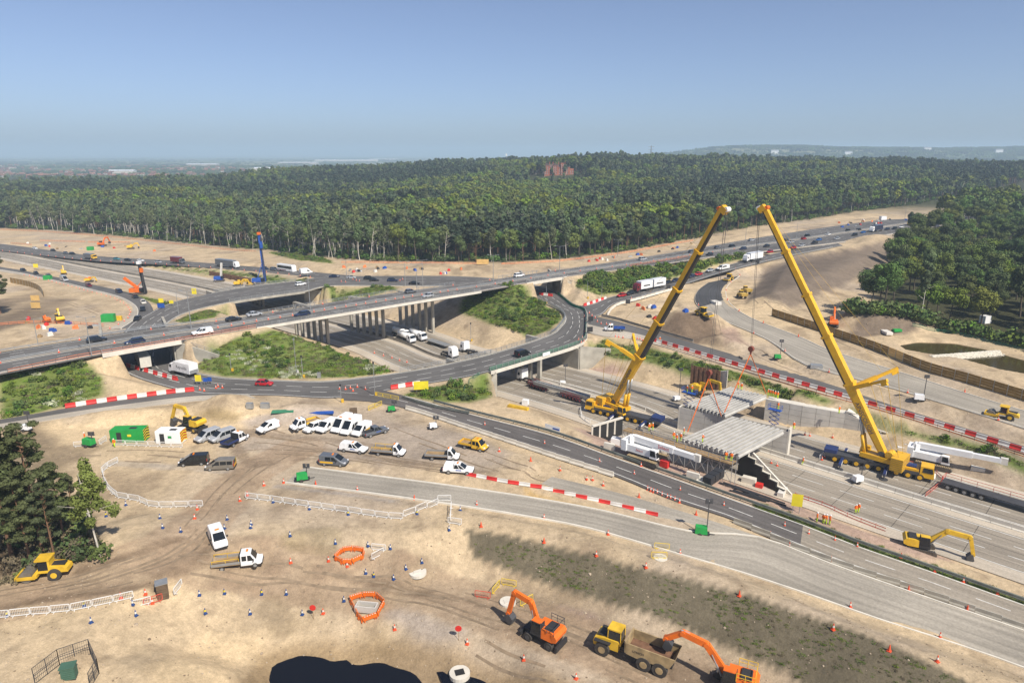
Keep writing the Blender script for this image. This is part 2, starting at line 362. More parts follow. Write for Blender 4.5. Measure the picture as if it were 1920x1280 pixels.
# pit and haul road level at the bottom of the picture
def poly_px(pts, z): return [(at(x, y, z).x, at(x, y, z).y) for x, y in pts]
LOW = poly_px([(700,1125),(870,1075),(960,1095),(1080,1125),(1200,1165),(1330,1215),(1450,1268),(1700,1420),(1700,1700),(500,1700),(540,1200)], -4.2)
d = poly_dist(LOW, GX, GY); lowz = -4.2 - 1.2 * sstep(0, 60, GX)
Z = np.where(d < 40, np.minimum(Z, lowz + 0.62 * np.maximum(d, 0) + 0.25*fbm(GX/6., GY/6., 31, 3)), Z)
earthwork(centre(SLIP, 2.2), 0.5); 
both = [((p[0]+q[0])/2, (p[1]+q[1])/2, (p[2]+q[2])/2, (p[3]+q[3])/2) for p, q in zip(centre(NEWR, 1.5), centre(NEWR, 1.5))]
earthwork(both, 0.55)
earthwork(centre(HAUL, 0.8), 0.5); earthwork(centre(LSLIP, 2.0), 0.4)
# bottom pit with standing water
PIT = poly_px([(440,1330),(468,1262),(505,1236),(560,1226),(630,1230),(655,1221),(672,1234),(720,1246),(765,1264),(805,1288),(830,1330),(800,1480),(560,1480)], -7.5)
d = poly_dist(PIT, GX, GY); Z = np.where(d < 16, np.minimum(Z, np.maximum(-8.6, -7.3 + 0.42*d + 0.8*fbm(GX/5., GY/5., 8, 3))), Z)
PIT_B = poly_px([(832,1262),(875,1258),(915,1270),(940,1292),(930,1330),(870,1310),(845,1286)], -6.4)
d = poly_dist(PIT_B, GX, GY); Z = np.where(d < 8, np.minimum(Z, np.maximum(-7.0, -6.45 + 0.45*d)), Z)
# balancing pond on the right
POND = poly_px([(1684,646),(1720,640),(1790,642),(1850,654),(1915,672),(2050,700),(2100,730),(1985,712),(1880,694),(1800,672),(1745,664),(1700,656)], -0.4)
d = poly_dist(POND, GX, GY); Z = np.where(d < 8, np.minimum(Z, np.maximum(-1.8, -0.45 + 0.5*d)), Z)
def heap(px, py, rx, ry, h, rz=0.0, flat=0.75, seed=1, z=0.0):
    global Z
    c = at(px, py, z); x = GX-c.x; y = GY-c.y; ca, sa = math.cos(rz), math.sin(rz)
    r = np.hypot((x*ca+y*sa)/rx, (-x*sa+y*ca)/ry) * (1 + 0.22*fbm(GX/(rx*.55), GY/(rx*.55), seed, 3))
    Z = Z + h * np.clip((1.25 - r) / flat, 0, 1) ** 1.0 * (1 + 0.16*fbm(GX/3., GY/3., seed+3, 3)) * (r < 1.25)
HEAPS = [(1300,612,14,9,4.6,.1,.8),(1365,640,7,6,1.4,0,.9),(1650,612,14,9,4.2,-.2,.7),(1225,578,7,4,1.5,0,.9),(1420,672,9,7,1.8,0,1.1),
         (500,790,15,7,2.2,.1,.9),(590,783,7,5,1.5,0,.9),(385,780,11,5,2.0,.1,1.0),(440,775,7,5,2.0,.1,.9),(230,785,16,4,2.0,.1,1.0),(250,1018,8,7,1.7,.5,.9),(1180,690,7,5,2.6,0,.9),(1135,700,6,4,2.4,0,.9),
         (225,470,14,8,2.2,0,.9),(140,447,16,8,2.5,0,.9),(300,1235,9,5,1.6,.2,1.0),(410,1230,10,6,1.8,.2,1.0)]
for i, h in enumerate(HEAPS): heap(*h[:5], h[5], h[6], seed=40+i*7)
for st, k in ((R5, .9), (R6, .9), (SLIP, .9), (LSLIP, .7), (RING, None)):
    if k: earthwork(centre(st, 1.4), k)
Z = np.where((DM < 1.0) & (DM > -60), np.minimum(Z, -7.12), Z); Z = np.where((DM >= 1.0) & (DM < 14), np.minimum(Z, -7.12 + 0.9*np.maximum(DM-1, 0) + 40*(K > 1) + 40*(bw | bp_)), Z)
# dark graded embankment below the slip road on the right
EMB = poly_px([(1395,560),(1440,500),(1500,478),(1600,462),(1680,455),(1690,480),(1640,505),(1560,545),(1480,575)], 3)
d = poly_dist(EMB, GX, GY); Z = np.where((d < 0), Z + np.minimum(-d*0.42, 3.8), Z)
earthwork(centre(R7, 1.0), 0.6)
Z = Z + 0.07 * fbm(GX/2.3, GY/2.3, 77, 3) * (DM > 0.5) * (GY < 420)
for st in (SLIP, NEWR, HAUL, LSLIP, R5, R6, R7, R9A, R9B, RING):
    D, ZC = seg_field(centre(st, 0.3), 6); Z = np.where(D < 0.4, np.minimum(Z, ZC - .13), Z)
def lookup(x, y):
    x = np.asarray(x, float); y = np.asarray(y, float)
    i = np.clip(x - X0, 0, Z.shape[1]-1.001); j = np.clip(y - Y0, 0, Z.shape[0]-1.001)
    i0 = i.astype(int); j0 = j.astype(int); fx = i-i0; fy = j-j0
    return (Z[j0, i0]*(1-fx) + Z[j0, i0+1]*fx)*(1-fy) + (Z[j0+1, i0]*(1-fx) + Z[j0+1, i0+1]*fx)*fy
def ground_z(x, y):
    x = np.asarray(x, float); y = np.asarray(y, float)
    e = np.minimum(np.minimum(x-X0, X1-x), np.minimum(y-Y0, Y1-y)); w = np.clip(e/40., 0, 1)
    return np.where(w > 0, lookup(x, y)*w + base_z(x, y)*(1-w), base_z(x, y))
_T = np.concatenate([np.arange(50, 700, 0.5), np.geomspace(700, 12000, 900)])
def gnd(px, py, zmin=None):
    d = ray(px, py); n = math.hypot(d[0], d[1]); x = d[0]/n*_T; y = d[1]/n*_T; z = CAMH + d[2]/n*_T
    h = ground_z(x, y); k = np.argmax(z <= h)
    if z[k] > h[k]: k = len(_T)-1
    if k > 0:
        a0, a1 = z[k-1]-h[k-1], z[k]-h[k]; t = a0/(a0-a1) if a0 != a1 else 0
    else: t = 0
    i = max(k-1, 0); return Vector((x[i]+t*(x[k]-x[i]), y[i]+t*(y[k]-y[i]), float(ground_z(x[i]+t*(x[k]-x[i]), y[i]+t*(y[k]-y[i])))))
def drop(x, y): return Vector((x, y, float(ground_z(x, y))))
def gpoly(pts): return [(gnd(x, y).x, gnd(x, y).y) for x, y in pts]
# ------------------------------------------------------------------ the ground sheet
def axis(a, b, lo, hi, st, gr):
    c = list(np.arange(a, b+0.01, st)); v = a; s = st
    while v > lo: s *= gr; v -= s; c.insert(0, v)
    v = b; s = st
    while v < hi: s *= gr; v += s; c.append(v)
    return np.array(c)
ax = axis(-130, 120, -26000, 26000, 0.7, 1.045); ay = axis(52, 240, -60, 30000, 0.7, 1.028)
TX, TY = np.meshgrid(ax, ay); TZ = ground_z(TX, TY)
# ground colours: real soil, grass and gravel colours by zone (edges broken by noise)
SAND = np.array((0.46, 0.355, 0.228)); SANDL = np.array((0.57, 0.435, 0.265)); GRAVEL = np.array((0.33, 0.275, 0.225)); MUD = np.array((0.15, 0.105, 0.068))
SOIL = np.array((0.11, 0.085, 0.065)); SOILW = np.array((0.165, 0.13, 0.10)); GRASS = np.array((0.115, 0.17, 0.03)); GRASSD = np.array((0.17, 0.16, 0.07))
FOREST = np.array((0.05, 0.055, 0.025)); PINK = np.array((0.36, 0.25, 0.20)); DRYBANK = np.array((0.128, 0.108, 0.072)); HAULC = np.array((0.315, 0.228, 0.15))
wob = lambda s, a: a * fbm(TX/7., TY/7., s, 3)
C = np.empty(TX.shape + (3,)); C[:] = SAND
def lay(col, w): 
    global C
    w = np.clip(w, 0, 1)[..., None]; C = C*(1-w) + np.asarray(col)*w
def zone(px, col, soft=2.0, wobble=2.5, amt=1.0, seed=0):
    p = gpoly(px); d = poly_dist(p, TX + wob(seed+100, wobble), TY + wob(seed+200, wobble)); lay(col, amt*sstep(soft, -soft, d))
def stroke(px, w, col, amt=0.6, soft=0.8, seed=0, z=None):
    g = [gnd(*p) for p in px]; P = crom([(q.x, q.y) for q in g], 4.0); d = np.full(TX.shape, 1e9)
    x = TX + wob(seed+11, 1.0); y = TY + wob(seed+13, 1.0)
    for a, b in zip(P[:-1], P[1:]):
        dx, dy = b[0]-a[0], b[1]-a[1]; t = np.clip(((x-a[0])*dx+(y-a[1])*dy)/(dx*dx+dy*dy+1e-9), 0, 1)
        d = np.minimum(d, np.hypot(x-a[0]-t*dx, y-a[1]-t*dy))
    lay(col, amt*sstep(w/2+soft, w/2-soft, d)*(0.75+0.5*fbm(TX/3., TY/3., seed+5, 3)))
lay(SANDL, 0.6*sstep(0.05, 0.5, fbm(TX/18., TY/18., 61)))
lay(GRAVEL, 0.55*sstep(0.0, 0.45, fbm(TX/23., TY/23., 67)))
lay(MUD, 0.45*sstep(0.16, 0.5, fbm(TX/9., TY/13., 71))); lay(MUD, 0.4*sstep(0.3, 0.5, fbm(TX/3., TY/4., 73)))
# far land: wood floor, fields
fl = sstep(560, 700, TY) ; lay(FOREST, np.maximum(fl, sstep(200, 330, TX-0.55*(TY-200))*0))
fld = fbm(TX/500., TY/320., 82, 3)
lay(np.array((0.09, 0.12, 0.05)), sstep(1700, 2300, TY)); lay(np.array((0.20, 0.20, 0.10)), sstep(1700, 2300, TY)*sstep(0.0, 0.1, fld))
GREEN = {   # grass and scrub banks: photo outlines, height of the growth (m), how dense
 'bank_left': [(0,702),(110,684),(150,674),(176,690),(192,706),(192,742),(120,764),(0,786)],
 'island_left': [(366,690),(392,655),(440,636),(500,618),(545,628),(600,648),(690,682),(738,697),(650,709),(525,711),(420,704)],
 'island_right': [(868,562),(905,548),(985,536),(998,558),(1040,582),(1056,598),(1030,618),(985,630),(930,612),(905,598),(862,585)],
 'island_far': [(598,540),(640,537),(738,537),(745,545),(690,556),(620,556)],
 'island_west': [(330,602),(350,592),(425,570),(427,586),(400,595),(345,606)],
 'bank_queue': [(1078,524),(1150,510),(1280,497),(1395,477),(1420,478),(1385,488),(1320,506),(1240,530),(1180,545),(1130,556),(1096,546)],
 'bank_bridge': [(1102,645),(1135,634),(1200,645),(1300,674),(1440,716),(1560,752),(1550,762),(1420,732),(1300,700),(1205,676),(1128,668)],
 'bank_pile': [(1590,765),(1700,792),(1800,822),(1925,862),(1925,880),(1790,836),(1690,806),(1600,780)],
 'triangle': [(752,740),(800,728),(895,706),(922,712),(916,744),(880,752),(820,752)],
 'mot_verge': [(150,533),(200,543),(250,553),(300,563),(340,572),(300,572),(262,560),(230,548)],
 'far_verge': [(240,494),(330,500),(430,508),(520,518),(600,528),(560,530),(480,520),(400,515),(330,507)],
 'wood_verge': [(500,472),(560,475),(620,488),(625,494),(560,488)],
 'far_field': [(1755,405),(1800,390),(1835,376),(1850,380),(1830,398),(1790,408)],
}
for i, (k, p) in enumerate(GREEN.items()):
    zone(p, GRASS, 1.2, 1.6, 1.0, seed=i*3); zone(p, GRASSD, 2.0, 5.0, 0.35, seed=i*3+50)
FEDGE = [(-420,392),(-200,412),(0,428),(100,432),(200,440),(350,456),(500,468),(620,484),(700,490),(940,492),(1050,486),(1200,466),(1300,448),(1400,427),(1550,406),(1700,386),(1800,370),(1880,358)]
FE = gpoly(FEDGE); FOREST_POLY = FE + [(1500, 1700), (700, 1800), (-300, 1550), (-500, 1150), (-1100, 1000), (-1600, 900)]
d = poly_dist(FOREST_POLY, TX, TY); lay(FOREST, sstep(2, -6, d + wob(7, 3)))
WOOD = [(1585,592),(1630,566),(1655,520),(1662,470),(1700,442),(1760,416),(1830,378),(1925,352),(2050,360),(2150,600),(2050,690),(1925,652),(1840,632),(1760,616),(1690,592),(1640,590)]
WOOD_POLY = gpoly(WOOD); d = poly_dist(WOOD_POLY, TX, TY); lay(np.array((0.05, 0.05, 0.022)), sstep(3, -4, d + wob(9, 3)))
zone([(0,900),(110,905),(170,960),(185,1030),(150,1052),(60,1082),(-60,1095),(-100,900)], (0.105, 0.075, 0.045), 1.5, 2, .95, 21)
zone([(0,790),(90,800),(150,860),(120,905),(0,905)], (0.16, 0.12, 0.075), 2, 3, .7, 22)
# sand, soil and gravel
zone([(70,800),(200,775),(420,762),(620,772),(640,790),(480,800),(300,812),(110,835)], SANDL, 2, 3, .9, 31)
zone([(455,790),(520,772),(640,775),(650,795),(560,800),(470,805)], GRAVEL*1.15, 1.5, 1.5, .9, 32)
zone([(360,780),(400,768),(450,775),(440,788),(380,792)], (0.30, 0.22, 0.11), 1, 1, .8, 33)
zone([(410,815),(560,800),(720,775),(840,805),(960,850),(1000,885),(850,880),(620,868),(440,850)], GRAVEL, 3, 5, .75, 34)
zone([(1395,562),(1440,502),(1500,480),(1600,464),(1680,456),(1690,482),(1640,506),(1560,546),(1480,578)], SOILW, 2, 2, .95, 35)
zone([(1420,545),(1470,500),(1560,474),(1600,470),(1560,500),(1470,545)], SOIL, 3, 3, .5, 36)
zone([(1215,622),(1262,590),(1300,585),(1345,600),(1352,640),(1300,645),(1245,635)], (0.155, 0.11, 0.075), 1.5, 2, .95, 37)
zone([(1345,610),(1380,615),(1400,645),(1360,650)], PINK*.8, 1.5, 2, .8, 38)
zone([(1585,640),(1610,592),(1660,580),(1710,600),(1720,622),(1650,630)], (0.17, 0.13, 0.095), 1.5, 2, .95, 39)
zone([(1560,570),(1640,560),(1660,580),(1600,600)], SANDL, 3, 3, .6, 40)
BANK = [(872,988),(960,1006),(1100,1036),(1250,1076),(1400,1112),(1550,1162),(1680,1212),(1800,1270),(1900,1330),(1640,1400),(1475,1262),(1340,1204),(1205,1150),(1065,1106),(955,1072),(885,1040)]
zone(BANK, DRYBANK, 0.15, .4, .97, 41)
zone([(1098,712),(1110,690),(1150,682),(1185,700),(1175,716),(1120,722)], PINK, 1, 1, .9, 42)
zone([(1080,800),(1180,815),(1300,858),(1420,905),(1600,985),(1780,1045),(1760,1062),(1560,1005),(1400,945),(1250,885),(1100,832)], PINK, 1.5, 2, .85, 43)
zone([(1120,700),(1200,690),(1330,712),(1440,745),(1440,765),(1300,735),(1200,718)], SANDL, 2, 2, .6, 44)
zone([(100,590),(0,560),(-60,570),(-60,640),(0,620)], SOIL, 3, 3, .8, 45)
zone([(440,1300),(470,1210),(560,1195),(760,1200),(900,1250),(1120,1290),(1100,1400),(440,1400)], (0.24, 0.165, 0.085), 1.5, 2, .75, 46)
zone([(300,1240),(400,1190),(480,1180),(470,1240),(400,1300),(280,1300)], SANDL*1.08, 2, 3, .9, 47)
zone([(710,1150),(740,1135),(800,1150),(880,1180),(850,1200),(780,1190)], GRAVEL*1.05, 1, 1, .9, 48)
zone([(1040,1135),(1100,1148),(1150,1175),(1200,1190),(1180,1200),(1100,1170)], (0.28, 0.20, 0.175), 1, 1, .85, 49)
zone([(975,910),(1040,935),(1110,950),(1080,955),(1000,935)], (0.48, 0.31, 0.10), 1, 1.5, .8, 50)
zone([(0,560),(60,548),(120,560),(130,590),(60,610),(0,600)], (0.2, 0.15, 0.1), 2, 2, .6, 51)
for i, (p, w, c, a) in enumerate([
    ([(-40,1140),(100,1110),(220,1075),(320,1040),(375,990),(420,930),(480,880),(560,840)], 9.5, HAULC, 1.0),
    ([(330,1045),(480,1062),(620,1085),(780,1105),(900,1135),(1050,1185),(1200,1235),(1400,1300)], 9.0, HAULC*.95, 1.0),
    ([(700,1090),(850,1120),(960,1160),(1100,1215),(1260,1270)], 1.2, MUD, .7), ([(640,1080),(830,1125),(940,1170),(1080,1225),(1200,1275)], 1.0, MUD, .6),
    ([(-20,1142),(110,1118),(200,1108),(295,1096)], 1.4, MUD, .95), ([(150,1068),(200,1055),(260,1035),(330,1010)], 1.5, MUD, .8), ([(400,1010),(385,1045),(330,1070),(300,1082)], 1.6, MUD, .6),
    ([(430,810),(520,815),(600,822),(700,836)], 2.2, MUD, .55), ([(440,835),(470,870),(505,868)], 2.4, MUD, .7), ([(560,862),(640,856),(760,866),(900,884)], 1.5, MUD, .5), ([(540,838),(660,850),(800,872),(960,890)], 1.2, MUD, .45),
    ([(720,800),(760,795),(790,790)], 3, MUD, .5), ([(480,1060),(560,1066),(640,1078)], 2.0, MUD, .5), ([(560,1010),(610,1015)], 4, (0.19, 0.15, 0.075), .6), ([(505,1140),(530,1170)], 3.5, (0.2, 0.15, 0.09), .6),
    ([(200,870),(300,872),(420,882)], 2.0, (0.3, 0.29, 0.28), .5), ([(520,912),(640,925),(740,940)], 1.3, (0.3, 0.28, 0.27), .5),
    ([(1330,640),(1420,680),(1500,720),(1600,750)], 6, SAND*.9, .4), ([(1420,560),(1500,600),(1600,640),(1750,690),(1900,740)], 4, SANDL, .5), ([(1130,600),(1200,605),(1260,580)], 6, SANDL, .5),
    ([(0,590),(80,560),(150,555),(220,575)], 6, SAND*.95, .5), ([(30,540),(120,555),(200,590)], 1.4, MUD, .5), ([(1290,1265),(1340,1282)], 5, MUD, .7)]):
    stroke(p, w, c, a, .3, seed=i*5)
VERGE = [((p[0]*1.0 + (p[0]-p[3])*.10), (p[1] + (p[1]-p[4])*.10)) for p in SLIP[30:]]
dv = np.full(TX.shape, 1e9)
for a, b in zip(VERGE[:-1], VERGE[1:]):
    dx, dy = b[0]-a[0], b[1]-a[1]; t = np.clip(((TX-a[0])*dx+(TY-a[1])*dy)/(dx*dx+dy*dy+1e-9), 0, 1); dv = np.minimum(dv, np.hypot(TX-a[0]-t*dx, TY-a[1]-t*dy))
lay(GRASS*.8, .9*sstep(1.6, .7, dv + wob(3, .5)))
def build_ground():
    ny, nx = TX.shape; V = np.stack([TX, TY, TZ], -1).reshape(-1, 3)
    i = np.arange(ny-1)[:, None]*nx + np.arange(nx-1)[None, :]; Fq = np.stack([i, i+1, i+nx+1, i+nx], -1).reshape(-1, 4)
    me = bpy.data.meshes.new('ground'); me.vertices.add(len(V)); me.vertices.foreach_set('co', V.ravel().astype(np.float32))
    me.loops.add(Fq.size); me.loops.foreach_set('vertex_index', Fq.ravel().astype(np.int32))
    me.polygons.add(len(Fq)); me.polygons.foreach_set('loop_start', np.arange(0, Fq.size, 4, dtype=np.int32)); me.polygons.foreach_set('loop_total', np.full(len(Fq), 4, np.int32))
    me.polygons.foreach_set('use_smooth', np.ones(len(Fq), bool)); me.update(calc_edges=True)
    ca = me.color_attributes.new('soil', 'FLOAT_COLOR', 'POINT'); ca.data.foreach_set('color', np.concatenate([C.reshape(-1, 3), np.ones((len(V), 1))], 1).ravel().astype(np.float32))
    m, t, b = node_mat('ground_soil'); L = t.links; b.inputs['Roughness'].default_value = 0.95; b.inputs['Specular IOR Level'].default_value = 0.15
    at_ = t.nodes.new('ShaderNodeVertexColor'); at_.layer_name = 'soil'; g = t.nodes.new('ShaderNodeNewGeometry')
    prev = None
    for sc, det, lo, hi in ((0.16, 6, 0.80, 1.2), (1.1, 5, 0.82, 1.18), (5.0, 3, 0.84, 1.16)):
        n = t.nodes.new('ShaderNodeTexNoise'); n.inputs['Scale'].default_value = sc; n.inputs['Detail'].default_value = det; n.inputs['Roughness'].default_value = 0.65
        L.new(g.outputs['Position'], n.inputs['Vector'])
        r = t.nodes.new('ShaderNodeMapRange'); r.inputs[1].default_value = 0.3; r.inputs[2].default_value = 0.7; r.inputs[3].default_value = lo; r.inputs[4].default_value = hi
        L.new(n.outputs['Fac'], r.inputs[0])
        if prev is None: prev = r.outputs[0]
        else:
            q = t.nodes.new('ShaderNodeMath'); q.operation = 'MULTIPLY'; L.new(prev, q.inputs[0]); L.new(r.outputs[0], q.inputs[1]); prev = q.outputs[0]
    mx = t.nodes.new('ShaderNodeVectorMath'); mx.operation = 'SCALE'; L.new(at_.outputs[0], mx.inputs[0]); L.new(prev, mx.inputs['Scale']); L.new(mx.outputs[0], b.inputs['Base Color'])
    n = t.nodes.new('ShaderNodeTexNoise'); n.inputs['Scale'].default_value = 0.9; n.inputs['Detail'].default_value = 8; n.inputs['Roughness'].default_value = 0.7
    L.new(g.outputs['Position'], n.inputs['Vector']); bp = t.nodes.new('ShaderNodeBump'); bp.inputs['Strength'].default_value = 0.55; bp.inputs['Distance'].default_value = 0.35
    L.new(n.outputs['Fac'], bp.inputs['Height']); L.new(bp.outputs[0], b.inputs['Normal'])
    me.materials.append(m); o = link('ground', me); o['kind'] = 'structure'; return o
GROUND = build_ground()
def ribbon(name, st, m, lift=0.0, across=1, skirt=0.35, f0=0.0, f1=1.0, parent=None):
    V, Fc, UV = [], [], []; s = 0; prev = None; rows = []
    for p in st:
        a = Vector((p[0], p[1], p[2]+lift)); b = Vector((p[3], p[4], p[5]+lift)); A = a.lerp(b, f0); B = a.lerp(b, f1); w = (A-B).length
        c = (A+B)/2; s += 0 if prev is None else (c-prev).length; prev = c
        row = []
        if skirt: row.append((A - Vector((0, 0, skirt)), 0, s))
        for k in range(across+1): row.append((A.lerp(B, k/across), w*k/across, s))
        if skirt: row.append((B - Vector((0, 0, skirt)), w, s))
        rows.append(row)
    n = len(rows[0])
    for r in rows:
        for q, u, v in r: V.append(tuple(q)); UV.append((u, v))
    for i in range(len(rows)-1):
        for k in range(n-1): Fc.append((i*n+k, i*n+k+1, (i+1)*n+k+1, (i+1)*n+k))
    me = bpy.data.meshes.new(name); me.from_pydata(V, [], Fc); uv = me.uv_layers.new(name='UVMap')
    idx = np.zeros(len(me.loops), np.int32); me.loops.foreach_get('vertex_index', idx); uv.data.foreach_set('uv', np.array(UV)[idx].ravel().astype(np.float32))
    me.materials.append(m); me.update()
    bm = bmesh.new(); bm.from_mesh(me); bmesh.ops.recalc_face_normals(bm, faces=bm.faces)
    if sum(f.normal.z for f in bm.faces) < 0: bmesh.ops.reverse_faces(bm, faces=bm.faces)
    bm.to_mesh(me); bm.free()
    o = link(name, me, parent)
    if parent is None: o['kind'] = 'structure'
    return o
def along(st, f, off=0.0):
    return [Vector((p[0]+(p[3]-p[0])*f, p[1]+(p[4]-p[1])*f, p[2]+off)) for p in st]
def walk(pts, step, start=0.0):
    out = []; need = start
    for a, b in zip(pts[:-1], pts[1:]):
        L = (b-a).length; 
        if L < 1e-9: continue
        d = (b-a)/L; s = need
        while s <= L: out.append((a+d*s, math.atan2(d.y, d.x))); s += step
        need = s - L
    return out
def marks(name, parent, lines, m=None, lift=0.0):
    mb = MB()
    for pts, w, dash, gap in lines:
        s = 0.0; per = dash+gap
        for a, b in zip(pts[:-1], pts[1:]):
            L = (b-a).length
            if L < 1e-6: continue
            d = (b-a)/L; nx = Vector((-d.y, d.x, 0))*(w/2); t = 0.0
            if gap <= 0: mb.quad(a-nx, b-nx, b+nx, a+nx); continue
            while t < L:
                ph = (s+t) % per
                if ph < dash: e = min(L, t+dash-ph); p, q = a+d*t, a+d*e; mb.quad(p-nx, q-nx, q+nx, p+nx); t = e+1e-4
                else: t += per-ph
            s += L
    return mb.build(name, m or M['paint'], parent)
def cut(st, a, b): n = len(st); return st[int(a*n):int(b*n)+1]
# ------------------------------------------------------------------ carriageways
mot = [(p[0], p[1], -7.0, q[0], q[1], q[2]) for p, q in zip(MED, MED)]
MSTA = []
for i, p in enumerate(MED):
    a = MED[max(0, i-1)]; b = MED[min(len(MED)-1, i+1)]; d = np.array([b[0]-a[0], b[1]-a[1]]); d /= np.linalg.norm(d); n = np.array([-d[1], d[0]])   # MED runs right to left: n points to the near side
    MSTA.append((p[0]-n[0]*17.3, p[1]-n[1]*17.3, -7.0, p[0]+n[0]*17.3, p[1]+n[1]*17.3, -7.0))
mfr = lambda off: (17.3+off)/34.6        # offset from the centre line (far negative) as a fraction
o = ribbon('motorway', MSTA, M['concrete_road'], 0.0, 4); MOTORWAY = o
ribbon('hard_shoulder', MSTA, M['concrete_strip'], 0.010, 1, 0, mfr(-17.2), mfr(-14.2), o); ribbon('hard_shoulder', MSTA, M['concrete_strip'], 0.010, 1, 0, mfr(14.0), mfr(17.2), o)
ribbon('central_strip', MSTA, M['concrete_strip'], 0.012, 1, 0, mfr(-2.2), mfr(2.2), o)
marks('lane_markings', o, [(along(MSTA, mfr(s*x), 0.02), 0.16, 6.0, 3.0) for s in (-1, 1) for x in (6.2, 10.0)] + [(along(MSTA, mfr(s*x), 0.02), 0.2, 1, 0) for s in (-1, 1) for x in (2.6, 13.8)])
M['joint'] = mat('joint_seal', (.07, .06, .05), .9); jm = MB()
for p in MSTA[::3]: a, b = Vector(p[0:3]), Vector(p[3:6]); [jm.bar(a.lerp(b, mfr(x0))+Vector((0, 0, .008)), a.lerp(b, mfr(x1))+Vector((0, 0, .008)), .09, .012) for x0, x1 in ((-14, -2.6), (2.6, 13.8))]
for x in (-8.1, 8.1, -4.4, 4.4, -11.9, 11.9): q = along(MSTA, mfr(x), .008); [jm.bar(a, b, .06, .010) for a, b in zip(q[:-1], q[1:])]
jm.build('expansion_joint', M['joint'], MOTORWAY)
o = ribbon('trunk_road', A3, M['asphalt'], 0.0, 2, 0.35); TRUNK = o
marks('lane_markings', o, [(along(A3, f, 0.012), 0.16, 3.0, 6.0) for f in (0.19, 0.31, 0.70, 0.82)] + [(along(A3, f, 0.012), 0.18, 1, 0) for f in (0.07, 0.43, 0.57, 0.93)])
o = ribbon('roundabout', RING, M['asphalt'], 0.004, 2, 0.35); RINGO = o
marks('lane_markings', o, [(along(RING, 0.36, 0.014), 0.15, 4, 2.5), (along(RING, 0.66, 0.014), 0.15, 4, 2.5), (along(RING, 0.04, 0.014), 0.16, 1, 0), (along(RING, 0.95, 0.014), 0.16, 1, 0)])
o = ribbon('slip_road', SLIP, M['asphalt_slip'], 0.016, 2, 0.35)
n = len(SLIP); CONC = [p for p in SLIP if (p[0]+p[3])/2 > 43.5]
ribbon('concrete_section', CONC, M['concrete_road'], 0.024, 1, 0, 0, 1, o)
marks('lane_markings', o, [(along(SLIP, 0.5, 0.034), 0.15, 4, 3), (along(cut(SLIP, .12, 1), 0.03, 0.034), 0.2, 1, 0), (along(cut(SLIP, .45, 1), 0.88, 0.034), 0.16, 1, 0)])
o = ribbon('new_road', NEWR, M['asphalt_new'], 0.0, 2, 0.3)
o = ribbon('haul_lane', HAUL, M['asphalt_new'], -0.02, 1, 0.2)
o = ribbon('link_road', LSLIP, M['asphalt'], 0.012, 1, 0.3, 0, 0.5); ribbon('pale_strip', LSLIP, M['hard_strip'], 0.010, 1, 0.3, 0.5, 1.0, o)
o = ribbon('diverted_road', R5, M['asphalt'], 0.008, 1, 0.3, 0, 0.55); ribbon('planed_strip', R5, M['hard_strip'], 0.006, 1, 0.3, 0.55, 1.0, o)
o = ribbon('curved_new_road', R6, M['asphalt_new'], 0.0, 2, 0.3); ribbon('fresh_tarmac', R6[:16], M['asphalt_fresh'], 0.012, 1, 0, 0.02, 0.98, o)
o = ribbon('queue_slip_road', R7, M['asphalt'], 0.012, 1, 0.3); marks('lane_markings', o, [(along(R7, .5, .022), .15, 3, 4), (along(R7, .04, .022), .15, 1, 0), (along(R7, .95, .022), .15, 1, 0)])
o = ribbon('off_slip_road', R9A, M['asphalt'], 0.01, 1, 0.3); marks('lane_markings', o, [(along(R9A, .5, .02), .2, 3, 5)])
o = ribbon('bend_slip_road', R9B, M['asphalt'], 0.01, 1, 0.3, 0, .62); ribbon('pale_strip', R9B, M['hard_strip'], 0.008, 1, 0.3, .62, 1, o)
# ------------------------------------------------------------------ bridges and walls
def proj(p):
    x, y, z = p[0], p[1], p[2]-CAMH; dep = y*CP - z*SP; up = y*SP + z*CP
    return 960 + F*x/dep, 640 - F*up/dep
def span(st, x0, x1, near=True):
    o = 3 if near else 0; return [p for p in st if x0 <= proj((p[o], p[o+1], p[o+2]))[0] <= x1 and p[1] > 60]
def deck_mesh(st, top, thick, over=0.3, inset=1.2):
    rings = []
    for p in st:
        a = Vector(p[0:3]); b = Vector(p[3:6]); d = (b-a).normalized(); A = a-d*over; B = b+d*over; z = Vector((0, 0, 1))
        rings.append([A+z*top, A-z*thick, A+d*inset-z*(thick), A+d*(inset+.4)-z*(thick+.45), B-d*(inset+.4)-z*(thick+.45), B-d*inset-z*thick, B-z*thick, B+z*top])
    return MB().loft(rings)
def wall_mb(mb, p, q, zb0, zt0, zb1, zt1, th):
    d = Vector((q[0]-p[0], q[1]-p[1], 0)).normalized(); n = Vector((-d.y, d.x, 0))*(th/2); P = Vector((p[0], p[1], 0)); Q = Vector((q[0], q[1], 0)); z = Vector((0, 0, 1))
    return mb.hexa([P-n+z*zb0, Q-n+z*zb1, Q+n+z*zb1, P+n+z*zb0, P-n+z*zt0, Q-n+z*zt1, Q+n+z*zt1, P+n+z*zt0])
def rails(name, pts, parent, heights=(0.45, 0.8, 1.1), every=2.2, m=None, post=0.09, rail=0.07):
    mb = MB()
    for q, h in walk(pts, every): mb.box((q.x, q.y, q.z+heights[-1]/2), (post, post, heights[-1]), h)
    for h in heights:
        for a, b in zip(pts[:-1], pts[1:]): mb.bar(a+Vector((0, 0, h)), b+Vector((0, 0, h)), rail, rail)
    return mb.build(name, m or M['steel'], parent)
dM = Vector((-0.69, 0.725, 0))          # along the motorway, away to the left
